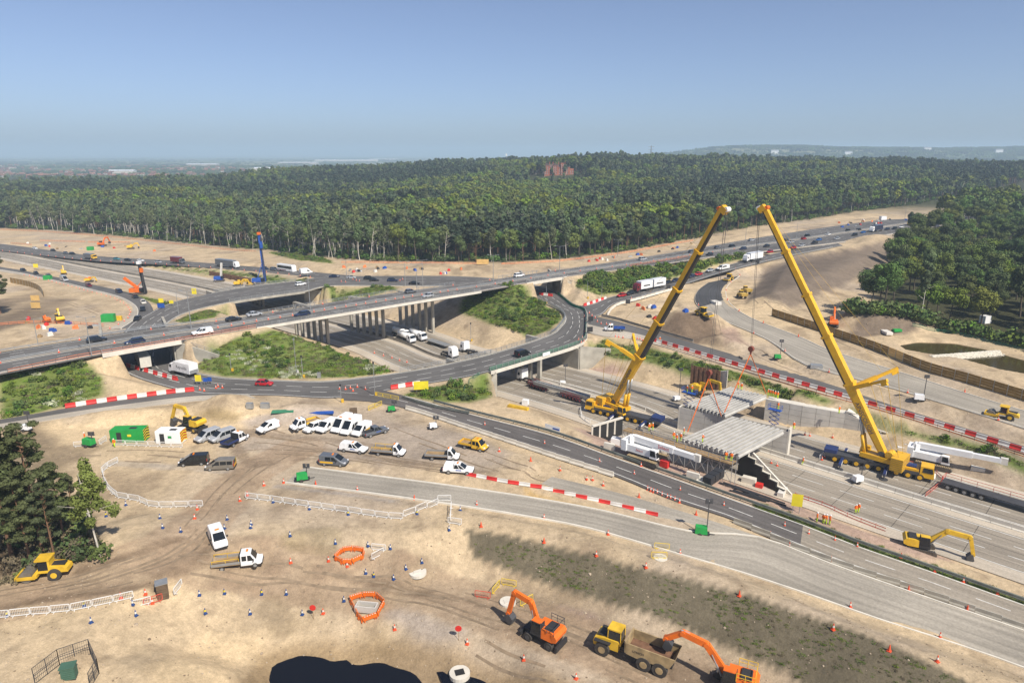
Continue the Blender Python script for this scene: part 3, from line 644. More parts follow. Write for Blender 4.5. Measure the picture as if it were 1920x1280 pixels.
# trunk road viaduct over the motorway
br = empty('viaduct', at(720, 632, -7), 0, 'long concrete viaduct carrying the trunk road over the sunken motorway on rows of piers', 'bridge')
br_inv = Matrix.Translation(-br.location)
def child(mb, name, m, parent, smooth=False):
    me = mb.mesh(name, m, smooth); me.transform(Matrix.Translation(-parent.matrix_basis.translation)) if parent.type == 'EMPTY' else None
    return link(name, me, parent)
def rails_c(name, pts, parent, **k):
    o = rails(name, pts, None, **k); o.data.transform(Matrix.Translation(-parent.location)); o.parent = parent; return o
st = span(A3, 470, 905); child(deck_mesh(st, -0.02, 0.75), 'deck', M['concrete'], br)
child(MB().loft([[Vector(p[3:6])+Vector((0,0,h))+(Vector(p[3:6])-Vector(p[0:3])).normalized()*o_ for o_, h in ((.32,-.62),(.46,-.62),(.46,.16),(.32,.16))] for p in st]), 'edge_beam', M['concrete_light'], br)
for f in (0.0, 1.0): rails_c('parapet_rail', along(st, f, 0.05), br)
rows = [(at(557,626,-5.5), at(616,652,-6.5)), (at(660,621,-7), at(720,633,-7)), (at(751,601,-5.5), at(812,612,-4.6))]
for a, b in rows:
    mbc = MB(); A = a.copy(); B = b.copy()
    mbc.bar((A.x, A.y, 5.55), (B.x, B.y, 5.55), .9, .55); child(mbc, 'crosshead', M['concrete'], br)
    for k in range(6):
        q = A.lerp(B, k/5); g = float(ground_z(q.x, q.y)); child(MB().box((q.x, q.y, (g-.5+5.6)/2), (0.75, 0.95, 5.6-g+.5), math.atan2(B.y-A.y, B.x-A.x)), 'pier', M['concrete'], br)
def underpass(name, label, WL, WR, back, st, wings, zt=6.35):
    o = empty(name, WL, 0, label, 'bridge'); u = Vector((back.x, back.y, 0))
    for W in (WL, WR): child(wall_mb(MB(), W, W+u, -.4, zt, -.4, zt, .7), 'abutment', M['concrete'], o)
    child(deck_mesh(st, -0.02, 0.55), 'deck', M['concrete'], o)
    child(MB().loft([[Vector(p[3:6])+Vector((0,0,h))+(Vector(p[3:6])-Vector(p[0:3])).normalized()*o_ for o_, h in ((.32,-.95),(.5,-.95),(.5,.18),(.32,.18))] for p in st]), 'edge_beam', M['concrete_light'], o)
    for f in (0.0, 1.0): rails_c('parapet_rail', along(st, f, 0.05), o)
    for p, q, z0, z1 in wings:
        child(wall_mb(MB(), p, q, -1.0, z0, -1.0, z1, .6), 'wing_wall', M['concrete'], o)
        a = Vector((p.x, p.y, z0)); b = Vector((q.x, q.y, z1)); rails_c('wing_rail', [a, a.lerp(b, .5), b], o, every=2.0, heights=(.5, 1.0))
    return o
W1, W2 = at(199, 704, 0), at(333, 685, 0); bk = (at(268, 650, 0)-at(280, 690, 0)).normalized()*34
underpass('underpass_bridge', 'concrete underpass bridge with a lorry driving beneath, left of the green island', W1, W2, bk, span(A3, 185, 345),
    [(W1, at(160, 706, 1.5), 6.3, 1.6), (W2 + Vector((.3, 0, 0)), at(412, 672, 2.2), 6.7, 3.2)])
W1, W2 = at(996, 557, 0), at(1053, 553, 0); bk = (at(990, 541, 0)-at(1024, 556, 0)).normalized()*44; bk = Vector((-4, 25, 0))
underpass('underpass_bridge', 'concrete underpass bridge at the far side of the roundabout beside the red and white barriers', W1, W2, bk, span(A3, 985, 1066),
    [(W1, at(985, 566, 0), 6.3, 2.0), (W2 + Vector((.3, 0, 0)), at(1092, 546, 1), 6.7, 2.2)])
# roundabout bridges
def ring_bridge(label, st, walls, wings, piers, green=False):
    o = empty('roundabout_bridge', walls[0][0], 0, label, 'bridge')
    child(deck_mesh(st, -0.02, 0.7), 'deck', M['concrete'], o)
    child(MB().loft([[Vector(p[3:6])+Vector((0,0,h))+(Vector(p[3:6])-Vector(p[0:3])).normalized()*o_ for o_, h in ((.32,-.8),(.46,-.8),(.46,.16),(.32,.16))] for p in st]), 'edge_beam', M['concrete_light'], o)
    for f in (0.0, 1.0): rails_c('parapet_rail', along(st, f, .05), o, heights=(.3, .6, .9, 1.15))
    for a, b in walls: child(wall_mb(MB(), a, b, -7.6, -.7, -7.6, -.7, .8), 'abutment', M['concrete'], o)
    for p, q, z0, z1 in wings: child(wall_mb(MB(), p, q, -7.6, z0, -7.6, z1, .6), 'wing_wall', M['concrete'], o)
    for p in piers: child(MB().box((p.x, p.y, -4.2), (.8, 1.1, 6.8), .8), 'pier', M['concrete'], o)
    if len(piers) > 1: child(MB().bar((piers[0].x, piers[0].y, -1.1), (piers[-1].x, piers[-1].y, -1.1), .8, .5), 'crosshead', M['concrete'], o)
    return o
a = at(930, 745, -7); b = at(1086, 692, -7)
st = span(RING[:len(RING)//2], 905, 1100); pr = [at(1009, 713, -7) + dM*(3.6*k-.5) for k in range(4)]
nbr = ring_bridge('near roundabout bridge over the motorway with green mesh along its parapet and a white banner', st,
    [(a, a+dM*20), (b, b+dM*22)], [(a, at(913, 748, -7)+Vector((0, 0, 0)), -.2, -3.0), (b, at(1126, 688, -7)+Vector((3, 2, 0)), -.1, -1.8)], pr)
gm = MB()
for q0, q1 in zip(along(st, .97, 0)[:-1], along(st, .97, 0)[1:]): gm.bar(q0+Vector((0, 0, .55)), q1+Vector((0, 0, .55)), .05, 1.0)
child(gm, 'debris_net', M['green_net'], nbr)
a = at(427, 587, -7); b = at(573, 567, -7)
st = span(RING[len(RING)//2:], 424, 580, False); pr = [at(494, 576, -7) + dM*(3.6*k) for k in range(4)]
ring_bridge('far roundabout bridge crossing the motorway behind the viaduct', st, [(a, a+dM*20), (b, b+dM*20)],
    [(a, at(419, 590, -7), -.2, -2.5), (b, at(622, 565, -6.5), 0, -3.0)], pr)
# ------------------------------------------------------------------ new bridge being built on the right
def panels(parent, p, q, zb, zt0, zt1, th, cw, ch, m, name='panel'):
    p = Vector((p[0], p[1], 0)); q = Vector((q[0], q[1], 0)); L = (q-p).length; n = max(1, round(L/cw)); d = (q-p)/L; o = parent.location
    for i in range(n):
        s0, s1 = L*i/n + .03, L*(i+1)/n - .03; z = zb
        while z < max(zt0, zt1) - .05:
            t0 = zt0+(zt1-zt0)*s0/L; t1 = zt0+(zt1-zt0)*s1/L; h0, h1 = min(z+ch-.05, t0), min(z+ch-.05, t1)
            if h0 > z+.1 or h1 > z+.1:
                mb = wall_mb(MB(), p+d*s0-o, p+d*s1-o, z-o.z, max(h0, z+.02)-o.z, z-o.z, max(h1, z+.02)-o.z, th+random.uniform(0, .02)); mb.build(name, m, parent)
            z += ch
ZD = -0.55
PW0, PW1 = at(1274, 802, -7), at(1476, 852, -7)
pw = empty('pier_wall', PW0, 0, 'panelled concrete pier wall in the motorway centre carrying the new beams', 'wall')
child(wall_mb(MB(), PW0, PW1, -7.2, -1.62, -7.2, -1.62, 1.5), 'core', M['concrete_dark'], pw)
dw = (PW1-PW0).normalized(); nw = Vector((-dw.y, dw.x, 0))
for s in (-1, 1): panels(pw, PW0+nw*s*.78, PW1+nw*s*.78, -7.0, -1.55, -1.55, .1, 3.0, 1.36, M['concrete_new'])
child(wall_mb(MB(), PW1+dw*.02-nw*.85, PW1+dw*.02+nw*.85, -7.1, -1.0, -7.1, -1.0, .35), 'end_face', M['concrete_light'], pw); child(wall_mb(MB(), PW0-nw*.85, PW0+nw*.85, -7.1, -1.55, -7.1, -1.55, .35), 'end_face', M['concrete_light'], pw)
def beam_mesh(a, b, w, ca):
    d = (b-a); L = d.length; mb = MB(); h = w/2
    prof = [(-h*.66, -.95), (h*.66, -.95), (h*.66, -.62), (h*.30, -.45), (h*.30, -.12), (h*.55, -.12), (h*.55, 0), (-h*.55, 0), (-h*.55, -.12), (-h*.30, -.12), (-h*.30, -.45), (-h*.66, -.62)]
    mb.loft([[(0, y, z) for y, z in prof], [(L, y, z) for y, z in prof]]); me = mb.mesh('beam', M['beam']); me.transform(Matrix.Rotation(math.atan2(d.y, d.x), 4, 'Z')); return me
M['beam'] = mat('beam_concrete', (0.44, 0.425, 0.39), 0.85, var=0.2, scale=0.5)
def beams(label, n0, n1, f0, f1, n):
    o = empty('bridge_span', at(*n0, ZD), 0, label, 'bridge span', 'spans of the new bridge'); a0, a1, b0, b1 = at(*n0, ZD), at(*n1, ZD), at(*f0, ZD), at(*f1, ZD)
    w = (a1-a0).length/(n-1)*abs(math.sin(math.atan2((a1-a0).y, (a1-a0).x)-math.atan2((b0-a0).y, (b0-a0).x)))
    for k in range(n):
        t = k/(n-1); A = a0.lerp(a1, t); B = b0.lerp(b1, t); B = B + (B-A).normalized()*random.uniform(-.15, .15); me = beam_mesh(A, B, w*.97, 0); c = link('beam', me, o); c.location = A-a0
    return o
beams('row of ribbed concrete bridge beams over the near carriageway behind the white crawler crane', (1281,822), (1383,850), (1376,781), (1468,805), 12)
beams('row of ribbed concrete bridge beams over the far carriageway, hung with orange slings', (1289,757), (1358,775), (1372,725), (1436,740), 11)
# far retaining wall
rw = empty('retaining_wall', WALLF[0], 0, 'long panelled concrete retaining wall along the far side of the motorway, behind the right crane', 'wall')
zt = [-1.75, -1.75, -1.9, -1.9]
for i in range(2): panels(rw, WALLF[i], WALLF[i+1], -7.1, zt[i], zt[i+1], .4, 2.6, 1.34, M['concrete_new'])
panels(rw, WALLF[2], WALLF[3], -7.1, -1.3, -6.6, .4, 2.6, 1.34, M['concrete_new'])
for i in range(3):
    p, q = WALLF[i], WALLF[i+1]; z0, z1 = ((zt[i], zt[i+1]) if i < 2 else (-1.3, -6.6)); child(wall_mb(MB(), p+Vector((.95, 1.0, 0)), q+Vector((.95, 1.0, 0)), -7.2, z0-.15, -7.2, z1-.15, 2.2), 'backing', M['concrete_light'], rw)
# ------------------------------------------------------------------ vegetation
def leaf_mat(name, col, hue=0.03, val=0.3, dark=0.5):
    m, t, b = node_mat(name); L = t.links; b.inputs['Roughness'].default_value = 0.75; b.inputs['Specular IOR Level'].default_value = 0.12
    oi = t.nodes.new('ShaderNodeObjectInfo'); g = t.nodes.new('ShaderNodeNewGeometry')
    n = t.nodes.new('ShaderNodeTexNoise'); n.inputs['Scale'].default_value = 0.45; n.inputs['Detail'].default_value = 3; L.new(g.outputs['Position'], n.inputs['Vector'])
    hs = t.nodes.new('ShaderNodeHueSaturation'); hs.inputs['Color'].default_value = (*col, 1)
    def mr(src, a, b_, lo=0., hi=1.):
        r = t.nodes.new('ShaderNodeMapRange'); r.inputs[1].default_value = lo; r.inputs[2].default_value = hi; r.inputs[3].default_value = a; r.inputs[4].default_value = b_; L.new(src, r.inputs[0]); return r.outputs[0]
    L.new(mr(oi.outputs['Random'], 0.5-hue, 0.5+hue), hs.inputs['Hue'])
    w = t.nodes.new('ShaderNodeTexWhiteNoise'); w.noise_dimensions = '1D'; L.new(oi.outputs['Random'], w.inputs['W'])
    q = t.nodes.new('ShaderNodeMath'); q.operation = 'MULTIPLY'; L.new(mr(w.outputs['Value'], 1-val, 1+val), q.inputs[0]); L.new(mr(n.outputs['Fac'], 0.7, 1.3, .3, .7), q.inputs[1])
    L.new(q.outputs[0], hs.inputs['Value']); L.new(mr(w.outputs['Value'], 0.85, 1.1), hs.inputs['Saturation']); L.new(hs.outputs[0], b.inputs['Base Color'])
    return m
LM = {'oak': leaf_mat('oak_leaves', (0.098, 0.140, 0.042)), 'birch': leaf_mat('birch_leaves', (0.106, 0.136, 0.060)), 'pine': leaf_mat('pine_needles', (0.056, 0.076, 0.045)),
      'spring': leaf_mat('spring_leaves', (0.125, 0.16, 0.034)), 'dark': leaf_mat('dark_needles', (0.042, 0.058, 0.044)), 'bush': leaf_mat('bush_leaves', (0.092, 0.15, 0.024)),
      'grass': leaf_mat('grass_blades', (0.14, 0.19, 0.035)), 'cow': leaf_mat('cow_parsley', (0.42, 0.44, 0.30), .01, .1), 'dry': leaf_mat('dry_twigs', (0.14, 0.115, 0.07), .01, .2)}
LM['pine_near'] = leaf_mat('near_pine_needles', (0.085, 0.098, 0.04), .02, .15); LM['birch_near'] = leaf_mat('near_birch_leaves', (0.14, 0.165, 0.05), .01, .1)
LM['bark'] = mat('bark', (0.10, 0.08, 0.06), 0.95, var=0.3, scale=2); LM['pale'] = mat('birch_bark', (0.55, 0.51, 0.44), 0.85, var=0.35, scale=1.2); LM['pinebark'] = mat('pine_bark', (0.17, 0.095, 0.055), 0.95, var=0.3, scale=1.5)
def leaves(P, Nn, size, r, squash=0.8, nz=.42):
    n = len(P); d = Nn + r.normal(0, nz, (n, 3)); d /= np.linalg.norm(d, axis=1)[:, None] + 1e-9
    u = np.cross(d, r.normal(0, 1, (n, 3))); u /= np.linalg.norm(u, axis=1)[:, None] + 1e-9; v = np.cross(d, u)
    s = (size * r.uniform(.6, 1.3, n))[:, None]; u = u*s; v = v*s*squash
    return np.stack([P-u-v*.4, P+u*.3-v, P+u+v*.5, P-u*.2+v], 1)
def crown_pts(r, n, lobes):
    w = np.array([l[2] for l in lobes]); k = r.choice(len(lobes), n, p=w/w.sum()); c = np.array([l[0] for l in lobes])[k]; rad = np.array([l[1] for l in lobes])[k]
    d = r.normal(0, 1, (n, 3)); d /= np.linalg.norm(d, axis=1)[:, None]; q = r.uniform(.55, 1.05, n)[:, None]
    return c + d*rad*q, d
def leaf_mesh(name, Q, m, extra=None, extra_m=None):
    V = Q.reshape(-1, 3); Fq = np.arange(len(V)).reshape(-1, 4); nv = len(V); me = bpy.data.meshes.new(name)
    fv = []; 
    if extra is not None: V = np.concatenate([V, np.array(extra.v)]); fv = [tuple(i+nv for i in f) for f in extra.f]
    me.from_pydata([tuple(p) for p in V] if len(V) < 0 else V.tolist(), [], Fq.tolist() + fv); me.materials.append(m)
    if extra is not None:
        me.materials.append(extra_m); mi = np.zeros(len(me.polygons), np.int32); mi[len(Fq):] = 1; me.polygons.foreach_set('material_index', mi)
    me.update(); return me
def trunk_mb(h, r0, r, lean=.04, limbs=4, top=.9, n=6, lh=(.45, .85)):
    mb = MB(); p = Vector((0, 0, -.3)); d = Vector((r.normal(0, lean), r.normal(0, lean), 1)); segs = 5; pts = [p]
    for i in range(segs):
        d = d + Vector((r.normal(0, lean*.7), r.normal(0, lean*.7), 0)); q = p + d.normalized()*(h*top/segs); mb.cyl(p, q, r0*(1-i/segs*.75), r0*(1-(i+1)/segs*.75), n, False); p = q; pts.append(p)
    for k in range(limbs):
        t = r.uniform(*lh)*segs; i = min(int(t), segs-1); b = pts[i].lerp(pts[i+1], t-i); a = r.uniform(0, 6.28); L = h*r.uniform(.12, .24)
        e = b + Vector((math.cos(a)*L, math.sin(a)*L, L*r.uniform(.25, .8))); mb.cyl(b, e, r0*.32, r0*.08, 4, False)
    return mb
def tree_template(kind, seed, nl, size):
    r = np.random.default_rng(seed); lobes = []
    if kind in ('oak', 'spring'):
        h = r.uniform(15, 18); R_ = h*.30; cz = h*.62
        for _ in range(13):
            a = r.uniform(0, 6.28); el = r.uniform(-.5, 1.0); rr = R_*r.uniform(.45, .8); s = R_*r.uniform(.33, .55)
            lobes.append(((math.cos(a)*rr*(1-.4*max(el, 0)), math.sin(a)*rr*(1-.4*max(el, 0)), cz+el*h*.27), (s, s, s*.8), s*s))
        tr = trunk_mb(h, .32, r, .03, 7); bark = LM['bark']
    elif kind == 'birch':
        h = r.uniform(16, 19); 
        for _ in range(11):
            a = r.uniform(0, 6.28); z = r.uniform(.56, .96); rr = h*.12*(1.25-z)*1.5*r.uniform(.2, 1); s = h*r.uniform(.055, .09)
            lobes.append(((math.cos(a)*rr, math.sin(a)*rr, h*z), (s, s, s*1.15), s*s))
        tr = trunk_mb(h, .2, r, .05, 6, .92, 5, (.4, .9)); bark = LM['pale']
    elif kind == 'pine':
        h = r.uniform(17, 21)
        for _ in range(14):
            a = r.uniform(0, 6.28); z = r.uniform(.5, .97); rr = h*.19*(1.15-z*.75)*r.uniform(.2, 1.1); s = h*r.uniform(.055, .10)
            lobes.append(((math.cos(a)*rr, math.sin(a)*rr, h*z), (s, s, s*.55), s*s))
        tr = trunk_mb(h, .24, r, .02, 8, .95, 6, (.35, .9)); bark = LM['pinebark']
    else:   # dark: conifer
        h = r.uniform(16, 20)
        for _ in range(14):
            a = r.uniform(0, 6.28); z = r.uniform(.2, .97); rr = h*.17*(1.05-z)*r.uniform(.3, 1); s = h*(.05+.07*(1-z))
            lobes.append(((math.cos(a)*rr, math.sin(a)*rr, h*z), (s, s, s*.8), s*s))
        tr = trunk_mb(h, .25, r, .01, 2, .95); bark = LM['bark']
    P, d = crown_pts(r, nl, lobes); return leaves(P, d, size, r), LM[kind], tr, bark, h
TEMPL = bpy.data.collections.new('templates')
def scatter(name, P, S, RZ, IDX, meshes, label=None, cat=None):
    cl = bpy.data.collections.new(name + '_kinds')
    for i, me in enumerate(meshes):
        o = bpy.data.objects.new('%s_kind_%02d' % (name, i), me); cl.objects.link(o)
    me = bpy.data.meshes.new(name); me.vertices.add(len(P)); me.vertices.foreach_set('co', np.asarray(P, np.float32).ravel())
    for nm, ty, dat in (('size', 'FLOAT', S), ('turn', 'FLOAT', RZ), ('pick', 'INT', IDX)):
        a = me.attributes.new(nm, ty, 'POINT'); a.data.foreach_set('value', np.asarray(dat, np.float32 if ty == 'FLOAT' else np.int32))
    me.update(); o = link(name, me); ng = bpy.data.node_groups.new(name + '_scatter', 'GeometryNodeTree')
    ng.interface.new_socket('Geometry', in_out='INPUT', socket_type='NodeSocketGeometry'); ng.interface.new_socket('Geometry', in_out='OUTPUT', socket_type='NodeSocketGeometry')
    N = ng.nodes; gi = N.new('NodeGroupInput'); go = N.new('NodeGroupOutput'); ip = N.new('GeometryNodeInstanceOnPoints'); ci = N.new('GeometryNodeCollectionInfo')
    ci.inputs['Collection'].default_value = cl; ci.inputs['Separate Children'].default_value = True; ci.inputs['Reset Children'].default_value = True
    def attr(nm, ty): n = N.new('GeometryNodeInputNamedAttribute'); n.data_type = ty; n.inputs['Name'].default_value = nm; return n.outputs['Attribute']
    cx = N.new('ShaderNodeCombineXYZ'); ng.links.new(attr('turn', 'FLOAT'), cx.inputs['Z']); L = ng.links
    mp = N.new('GeometryNodeMeshToPoints'); L.new(gi.outputs[0], mp.inputs['Mesh'])
    L.new(mp.outputs[0], ip.inputs['Points']); L.new(ci.outputs[0], ip.inputs['Instance']); ip.inputs['Pick Instance'].default_value = True
    L.new(attr('pick', 'INT'), ip.inputs['Instance Index']); L.new(cx.outputs[0], ip.inputs['Rotation']); L.new(attr('size', 'FLOAT'), ip.inputs['Scale']); L.new(ip.outputs[0], go.inputs[0])
    md = o.modifiers.new('scatter', 'NODES'); md.node_group = ng; o['kind'] = 'stuff'
    return tag(o, label, cat)
def in_view(x, y, m=1.12): return np.abs(x) < (np.asarray(y)+25)*0.75*m + 12
kinds = ['birch', 'birch', 'oak', 'oak', 'pine', 'pine', 'spring', 'dark']
HI, LO = [], []
for i, k in enumerate(kinds):
    Q, lm, tr, bk_, h = tree_template(k, 100+i, 1500 if k != 'birch' else 1000, .42 if k != 'birch' else .38)
    HI.append((leaf_mesh('crown', Q, lm), tr.mesh('trunk', bk_, True), k, h))
    Q, lm, tr, bk_, h = tree_template(k, 100+i, 330, .85); LO.append(leaf_mesh('tree', Q, lm, tr, bk_))
# the wood beyond the junction: front trees one by one, the mass behind as one
front = []; FEv = [Vector((p[0], p[1], 0)) for p in FE]
rr = np.random.default_rng(5)
for row in range(3):
    for q, h in walk(FEv, 8.2+row*1.2, row*1.5):
        n = Vector((-math.sin(h), math.cos(h), 0)); p = q + n*(1.5 + row*4.5 + rr.uniform(-1.5, 2.0)) + Vector((rr.uniform(-2, 2), rr.uniform(-1, 1), 0))
        if in_view(p.x, p.y, 1.03): front.append((math.hypot(p.x, p.y), p, row))
front.sort(key=lambda t: t[0]); extra_front = front[300:]; front = front[:300]
FL = {'birch': 'slender pale-trunked birch', 'oak': 'broad leafy green tree', 'pine': 'tall dark pine', 'spring': 'bright fresh green tree', 'dark': 'dark conical conifer'}
for dist, p, row in front:
    left = p.x < -60; w = [.42, .40, .04, .04, .05, .03, .01, .01] if left else [.08, .08, .27, .26, .06, .08, .13, .04]
    i = int(rr.choice(8, p=w)); c, t, k, h = HI[i]; g = float(ground_z(p.x, p.y))
    qx = proj((p.x, p.y, g))[0]; side = next(w_ for x_, w_ in ((60, 'at the far left end'), (160, 'behind the left orange netting'), (260, 'behind the far excavators'), (340, 'above the dark red lorry'), (430, 'above the grey lorry'), (520, 'by the blue piling rig'), (620, 'behind the coach'), (720, 'behind the far roundabout'), (820, 'behind the lamp post pair'), (890, 'left of the plywood hoarding'), (960, 'right of the plywood hoarding'), (1060, 'above the right underpass'), (1180, 'left of the left boom'), (1300, 'behind the left boom'), (1420, 'between the booms'), (1520, 'right of the right boom'), (9999, 'at the far right end')) if qx < x_)
    place([('trunk', t), ('crown', c)], k + '_tree' if k in ('oak', 'birch', 'pine') else ('leafy_tree' if k == 'spring' else 'conifer_tree'), (p.x, p.y, g), rr.uniform(0, 6.28),
          '%s on the wood edge %s' % (FL[k], side), 'tree', '%s trees on the wood edge' % k, scale=(rr.uniform(.8, 1.15),)*2 + (rr.uniform(.85, 1.12),))
# mass
sp = 6.2; gxx, gyy = np.meshgrid(np.arange(-1500, 1500, sp), np.arange(330, 1780, sp)); px_ = gxx.ravel() + rr.uniform(-2.6, 2.6, gxx.size); py_ = gyy.ravel() + rr.uniform(-2.6, 2.6, gxx.size)
ok = in_view(px_, py_); px_, py_ = px_[ok], py_[ok]; dd = poly_dist(FOREST_POLY, px_, py_); keep = (dd < -13.5)
MANS = Vector((63, 985, 0)); keep &= ~((np.abs(px_-63) < 42) & (py_ > 905) & (py_ < 1000) & (rr.uniform(0, 1, len(px_)) < .93)); keep &= ~((np.abs(px_-63) < 46) & (py_ > 800) & (py_ <= 905) & (rr.uniform(0, 1, len(px_)) < .6))
thin = rr.uniform(0, 1, len(px_)) < np.clip(1.25 - (py_-330)/1700., .45, 1); keep &= thin; px_, py_, dd = px_[keep], py_[keep], dd[keep]
pz_ = ground_z(px_, py_); v = fbm(px_/130., py_/90., 21, 3); v2 = fbm(px_/45., py_/45., 25, 3)
idx = np.where(v > .15, rr.choice([2, 3, 6, 6], len(v)), np.where(v < -.12, rr.choice([4, 5, 7, 4], len(v)), rr.choice([0, 1, 2, 3, 5], len(v))))
idx = np.where((px_ < -60) & (dd > -80), rr.choice([0, 1, 0, 1, 2, 5], len(v)), idx)
sc = rr.uniform(.72, 1.2, len(v)) * (1 + .22*v2 + .1*v) * np.where(py_ > 1000, 1.15, 1)
scatter('wood', np.stack([px_, py_, pz_], 1), sc, rr.uniform(0, 6.28, len(v)), idx, LO, 'dense mixed wood of birch, oak and pine filling the middle distance', 'wood')
ef = [(p.x, p.y, float(ground_z(p.x, p.y))) for _, p, _ in extra_front]
if ef: scatter('wood_edge', ef, rr.uniform(.8, 1.1, len(ef)), rr.uniform(0, 6.28, len(ef)), rr.choice(8, len(ef)), LO, 'farther trees along the edge of the wood', 'wood')
# understorey along the wood edge
us = [(q + Vector((-math.sin(h), math.cos(h), 0))*rr.uniform(-1, 16)) for q, h in walk(FEv, 1.6)]; us = [p for p in us if in_view(p.x, p.y)]
def bush_mesh(name, seed, n, rad, hz, size, m):
    r = np.random.default_rng(seed); lob = [((r.normal(0, rad*.4), r.normal(0, rad*.4), hz*r.uniform(.35, .75)), (rad*.6, rad*.6, hz*.45), 1) for _ in range(5)]
    P, d = crown_pts(r, n, lob); P[:, 2] = np.abs(P[:, 2]); return leaf_mesh(name, leaves(P, d, size, r), m)
BUSH = [bush_mesh('bush', 11, 110, 1.0, 1.3, .20, LM['bush']), bush_mesh('bush', 12, 110, 1.1, 1.5, .22, LM['oak']), bush_mesh('bush', 13, 90, .9, 1.1, .2, LM['spring']), bush_mesh('bush', 14, 60, .8, .9, .15, LM['cow'])]
n = len(us); scatter('undergrowth', [(p.x, p.y, float(ground_z(p.x, p.y))) for p in us], rr.uniform(.8, 2.6, n), rr.uniform(0, 6.28, n), rr.choice([0, 1, 1], n), BUSH, 'low shrubs at the foot of the wood edge', 'shrubs')
# scrub and grass on the banks
def tuft_mesh(name, seed, n, rad, h, m, w=.03):
    r = np.random.default_rng(seed); a = r.uniform(0, 6.28, n); rd = rad*np.sqrt(r.uniform(0, 1, n)); P = np.stack([np.cos(a)*rd, np.sin(a)*rd, np.zeros(n)], 1)
    tip = P + np.stack([r.normal(0, h*.45, n), r.normal(0, h*.45, n), h*r.uniform(.5, 1.1, n)], 1); s = np.stack([r.normal(0, w, n), r.normal(0, w, n), np.zeros(n)], 1)
    return leaf_mesh(name, np.stack([P-s, P+s, tip+s*.3, tip-s*.3], 1), m)
TUFT = [tuft_mesh('tuft', 21, 60, .75, .26, LM['grass'], .05), tuft_mesh('tuft', 22, 60, .8, .22, LM['bush'], .05), tuft_mesh('tuft', 23, 45, .6, .3, LM['dry'], .04), tuft_mesh('tuft', 24, 50, .6, .4, LM['cow'], .05)]
bp, gp = [], []
for key, px in GREEN.items():
    poly = gpoly(px); P = np.array(poly); x0, y0 = P.min(0); x1, y1 = P.max(0); area = (x1-x0)*(y1-y0); shr = {'bank_queue': 1.0, 'island_left': .35, 'bank_left': .4, 'island_right': .45, 'triangle': .5, 'bank_bridge': .3}.get(key, .12)
    n = int(min(area*1.1, 9000)); x = rr.uniform(x0, x1, n); y = rr.uniform(y0, y1, n); ok = (poly_dist(poly, x, y) < -.4) & (ground_z(x, y) > -8); x, y = x[ok], y[ok]; z = ground_z(x, y)
    v = fbm(x/7., y/7., 33, 3); b = (rr.uniform(0, 1, len(x)) < shr*np.clip(.45+1.6*v, 0, 1)); cow = (fbm(x/9., y/9., 35, 3) > .30) & (rr.uniform(0, 1, len(x)) < .5)
    for i in range(len(x)):
        if b[i]: bp.append((x[i], y[i], z[i]-.1, rr.uniform(.45, 1.15)*(1.5 if key == 'bank_queue' else 1), 3 if cow[i] and key in ('island_left', 'bank_left') and rr.uniform() < .4 else rr.choice([0, 0, 1, 2])))
        else: gp.append((x[i], y[i], z[i]-.03, rr.uniform(.7, 1.5), 3 if cow[i] and key in ('island_left', 'bank_left') else rr.choice([0, 0, 1, 2])))
bp = np.array(bp); gp = np.array(gp); scatter('scrub', bp[:, :3], bp[:, 3], rr.uniform(0, 6.28, len(bp)), bp[:, 4].astype(int), BUSH, 'green scrub on the road banks and roundabout islands', 'scrub')
scatter('rough_grass', gp[:, :3], gp[:, 3], rr.uniform(0, 6.28, len(gp)), gp[:, 4].astype(int), TUFT, 'rough grass and cow parsley on the road banks', 'grass')
poly = gpoly(BANK); P = np.array(poly); n = 26000; x = rr.uniform(P[:, 0].min(), P[:, 0].max(), n); y = rr.uniform(P[:, 1].min(), P[:, 1].max(), n)
ok = (poly_dist(poly, x, y) < -.5) & (fbm(x/3., y/3., 37, 3)+.0 > rr.uniform(-.45, 1.1, n)); x, y = x[ok], y[ok]; n = len(x)
scatter('bank_grass', np.stack([x, y, ground_z(x, y)-.03], 1), rr.uniform(.15, .5, n), rr.uniform(0, 6.28, n), rr.choice([0, 0, 1, 2], n), TUFT, 'sparse new grass on the bare brown bank', 'grass')
vg = [VERGE[int(rr.integers(0, len(VERGE)))] for _ in range(1300)]; x = np.array([p[0] for p in vg]) + rr.uniform(-1.4, 1.4, len(vg)); y = np.array([p[1] for p in vg]) + rr.uniform(-1.4, 1.4, len(vg)); n = len(x)
scatter('verge_grass', np.stack([x, y, ground_z(x, y)-.03], 1), rr.uniform(.3, .6, n), rr.uniform(0, 6.28, n), rr.choice([0, 0, 1, 2], n), TUFT, 'narrow grass verge beside the slip road barrier', 'grass')
